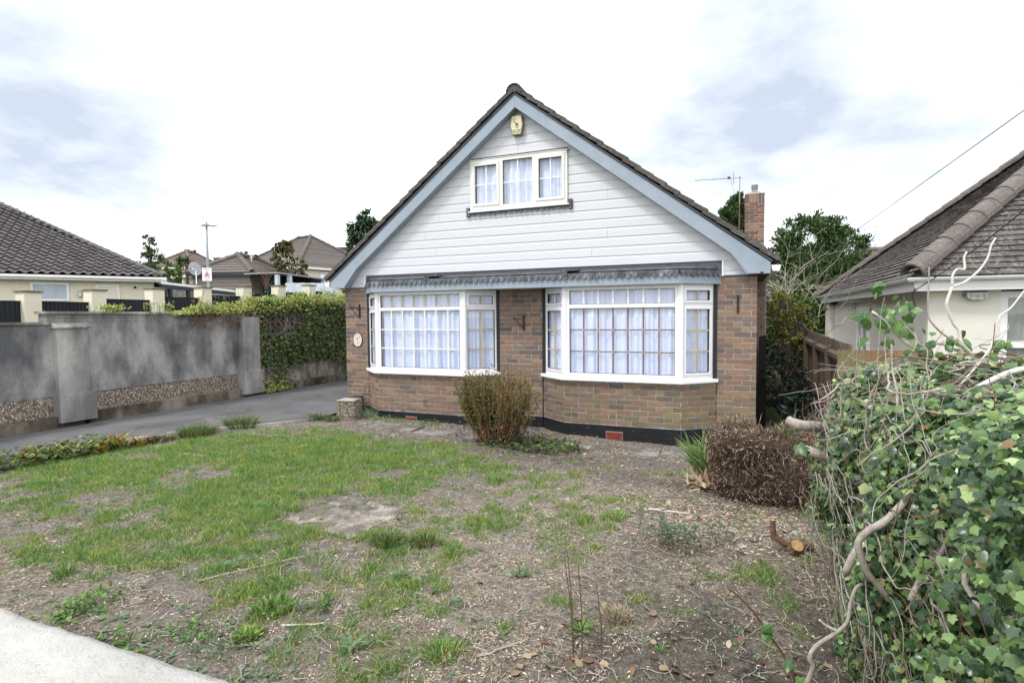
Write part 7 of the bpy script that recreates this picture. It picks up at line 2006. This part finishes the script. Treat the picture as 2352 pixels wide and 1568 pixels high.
c = pw(2012, 585, 22); tree('sprig_tree', 'thin leafy tree top just right of the big feathery tree', (c.x, c.y, -.3), 3, [((c.x-.25, c.y, c.z), (.45, .4, .35)), ((c.x-.5, c.y, c.z-.9), (.8, .6, .7))], 2600, .085, TREEG, clumps=70, trunk_r=.08)
# leafless tangled shrub
c = pw(1835, 690, 13); t = thing('leafless_shrub', 'pale leafless tangled shrub in front of the big feathery tree', 'shrub', (c.x, c.y-.3, -.4)); mb = MB(); H0 = c.z+.4
def grow(p, d, ln, r_, lev):
    pts = [p]; 
    for i in range(6):
        d = (d+Vector((random.uniform(-.35, .35), random.uniform(-.35, .35), random.uniform(-.22, .16)))).normalized(); p = p+d*ln/6; pts.append(p)
        if lev < 3 and i > 0 and random.random() < .72: grow(p, (d+Vector((random.uniform(-1, 1), random.uniform(-.8, .8), random.uniform(-.5, .6)))).normalized(), ln*random.uniform(.45, .75), r_*.6, lev+1)
    mb.tube([tuple(q) for q in pts], [max(.0028, r_*(1-.1*i)) for i in range(7)], 4, cap=False)
for k in range(15):
    grow(Vector((random.uniform(-.25, .25), random.uniform(-.2, .2), random.uniform(.9, 1.9))), Vector((random.uniform(-.7, .7), random.uniform(-.4, .4), 1)).normalized(), random.uniform(1.0, 1.6), .014, 1)
mb.obj('branches', GREYTW, t)
c = pw(1800, 745, 11); tree('yellowing_bush', 'yellow-green bush behind the right flank of the house', (c.x, c.y, -.45), 2, [((c.x, c.y, c.z+.25), (.50, .4, .42)), ((c.x-.05, c.y, c.z-.35), (.50, .5, .5)), ((c.x+.3, c.y, c.z-.1), (.4, .3, .4))], 5200, .048, YELL, 'bush', clumps=150, trunk_r=.05)
c = pw(1815, 690, 12); tree('lime_green_bush', 'bright green leafy bush just above the yellowing bush', (c.x, c.y, -.45), 2, [((c.x, c.y, c.z-.12), (.50, .4, .26)), ((c.x+.35, c.y, c.z-.25), (.35, .3, .25))], 2600, .055, TREEB, 'bush', clumps=90, trunk_r=.05)
c = pw(1795, 860, 8.6); tree('dark_laurel', 'dark shaded shrub in the passage right of the house', (c.x+.05, c.y+.3, -.45), 1, [((c.x+.05, c.y+.2, .25), (.42, .5, .42)), ((c.x+.2, c.y-.3, .0), (.28, .5, .28)), ((c.x+.1, c.y+1.6, .3), (.5, .6, .5))], 4600, .06, DARKL, 'shrub', clumps=140, trunk_r=.04)
c = pw(1900, 600, 26)
# background hedge filling the gap low down right
t = thing('rear_hedge', 'dark overgrown hedge closing the view at the end of the passage', 'hedge', (8.0, 12.5, -.4)); n = 9000
P = np.stack([rng.uniform(-1.6, 2.2, n), rng.normal(0, .25, n), rng.uniform(0, 2.9, n)], 1)
scatter('foliage', OV_V, OV_F, P, frames(vrand(n), np.tile([[0, -1., .6]], (n, 1))+vrand(n, .6)), np.stack([rng.uniform(.05, .09, n), rng.uniform(.08, .14, n), np.full(n, .1)], 1), TREEG, t)
MB().box(-1.6, 2.2, .1, .3, 0, 2.7).obj('hedge_core', DARK, t)
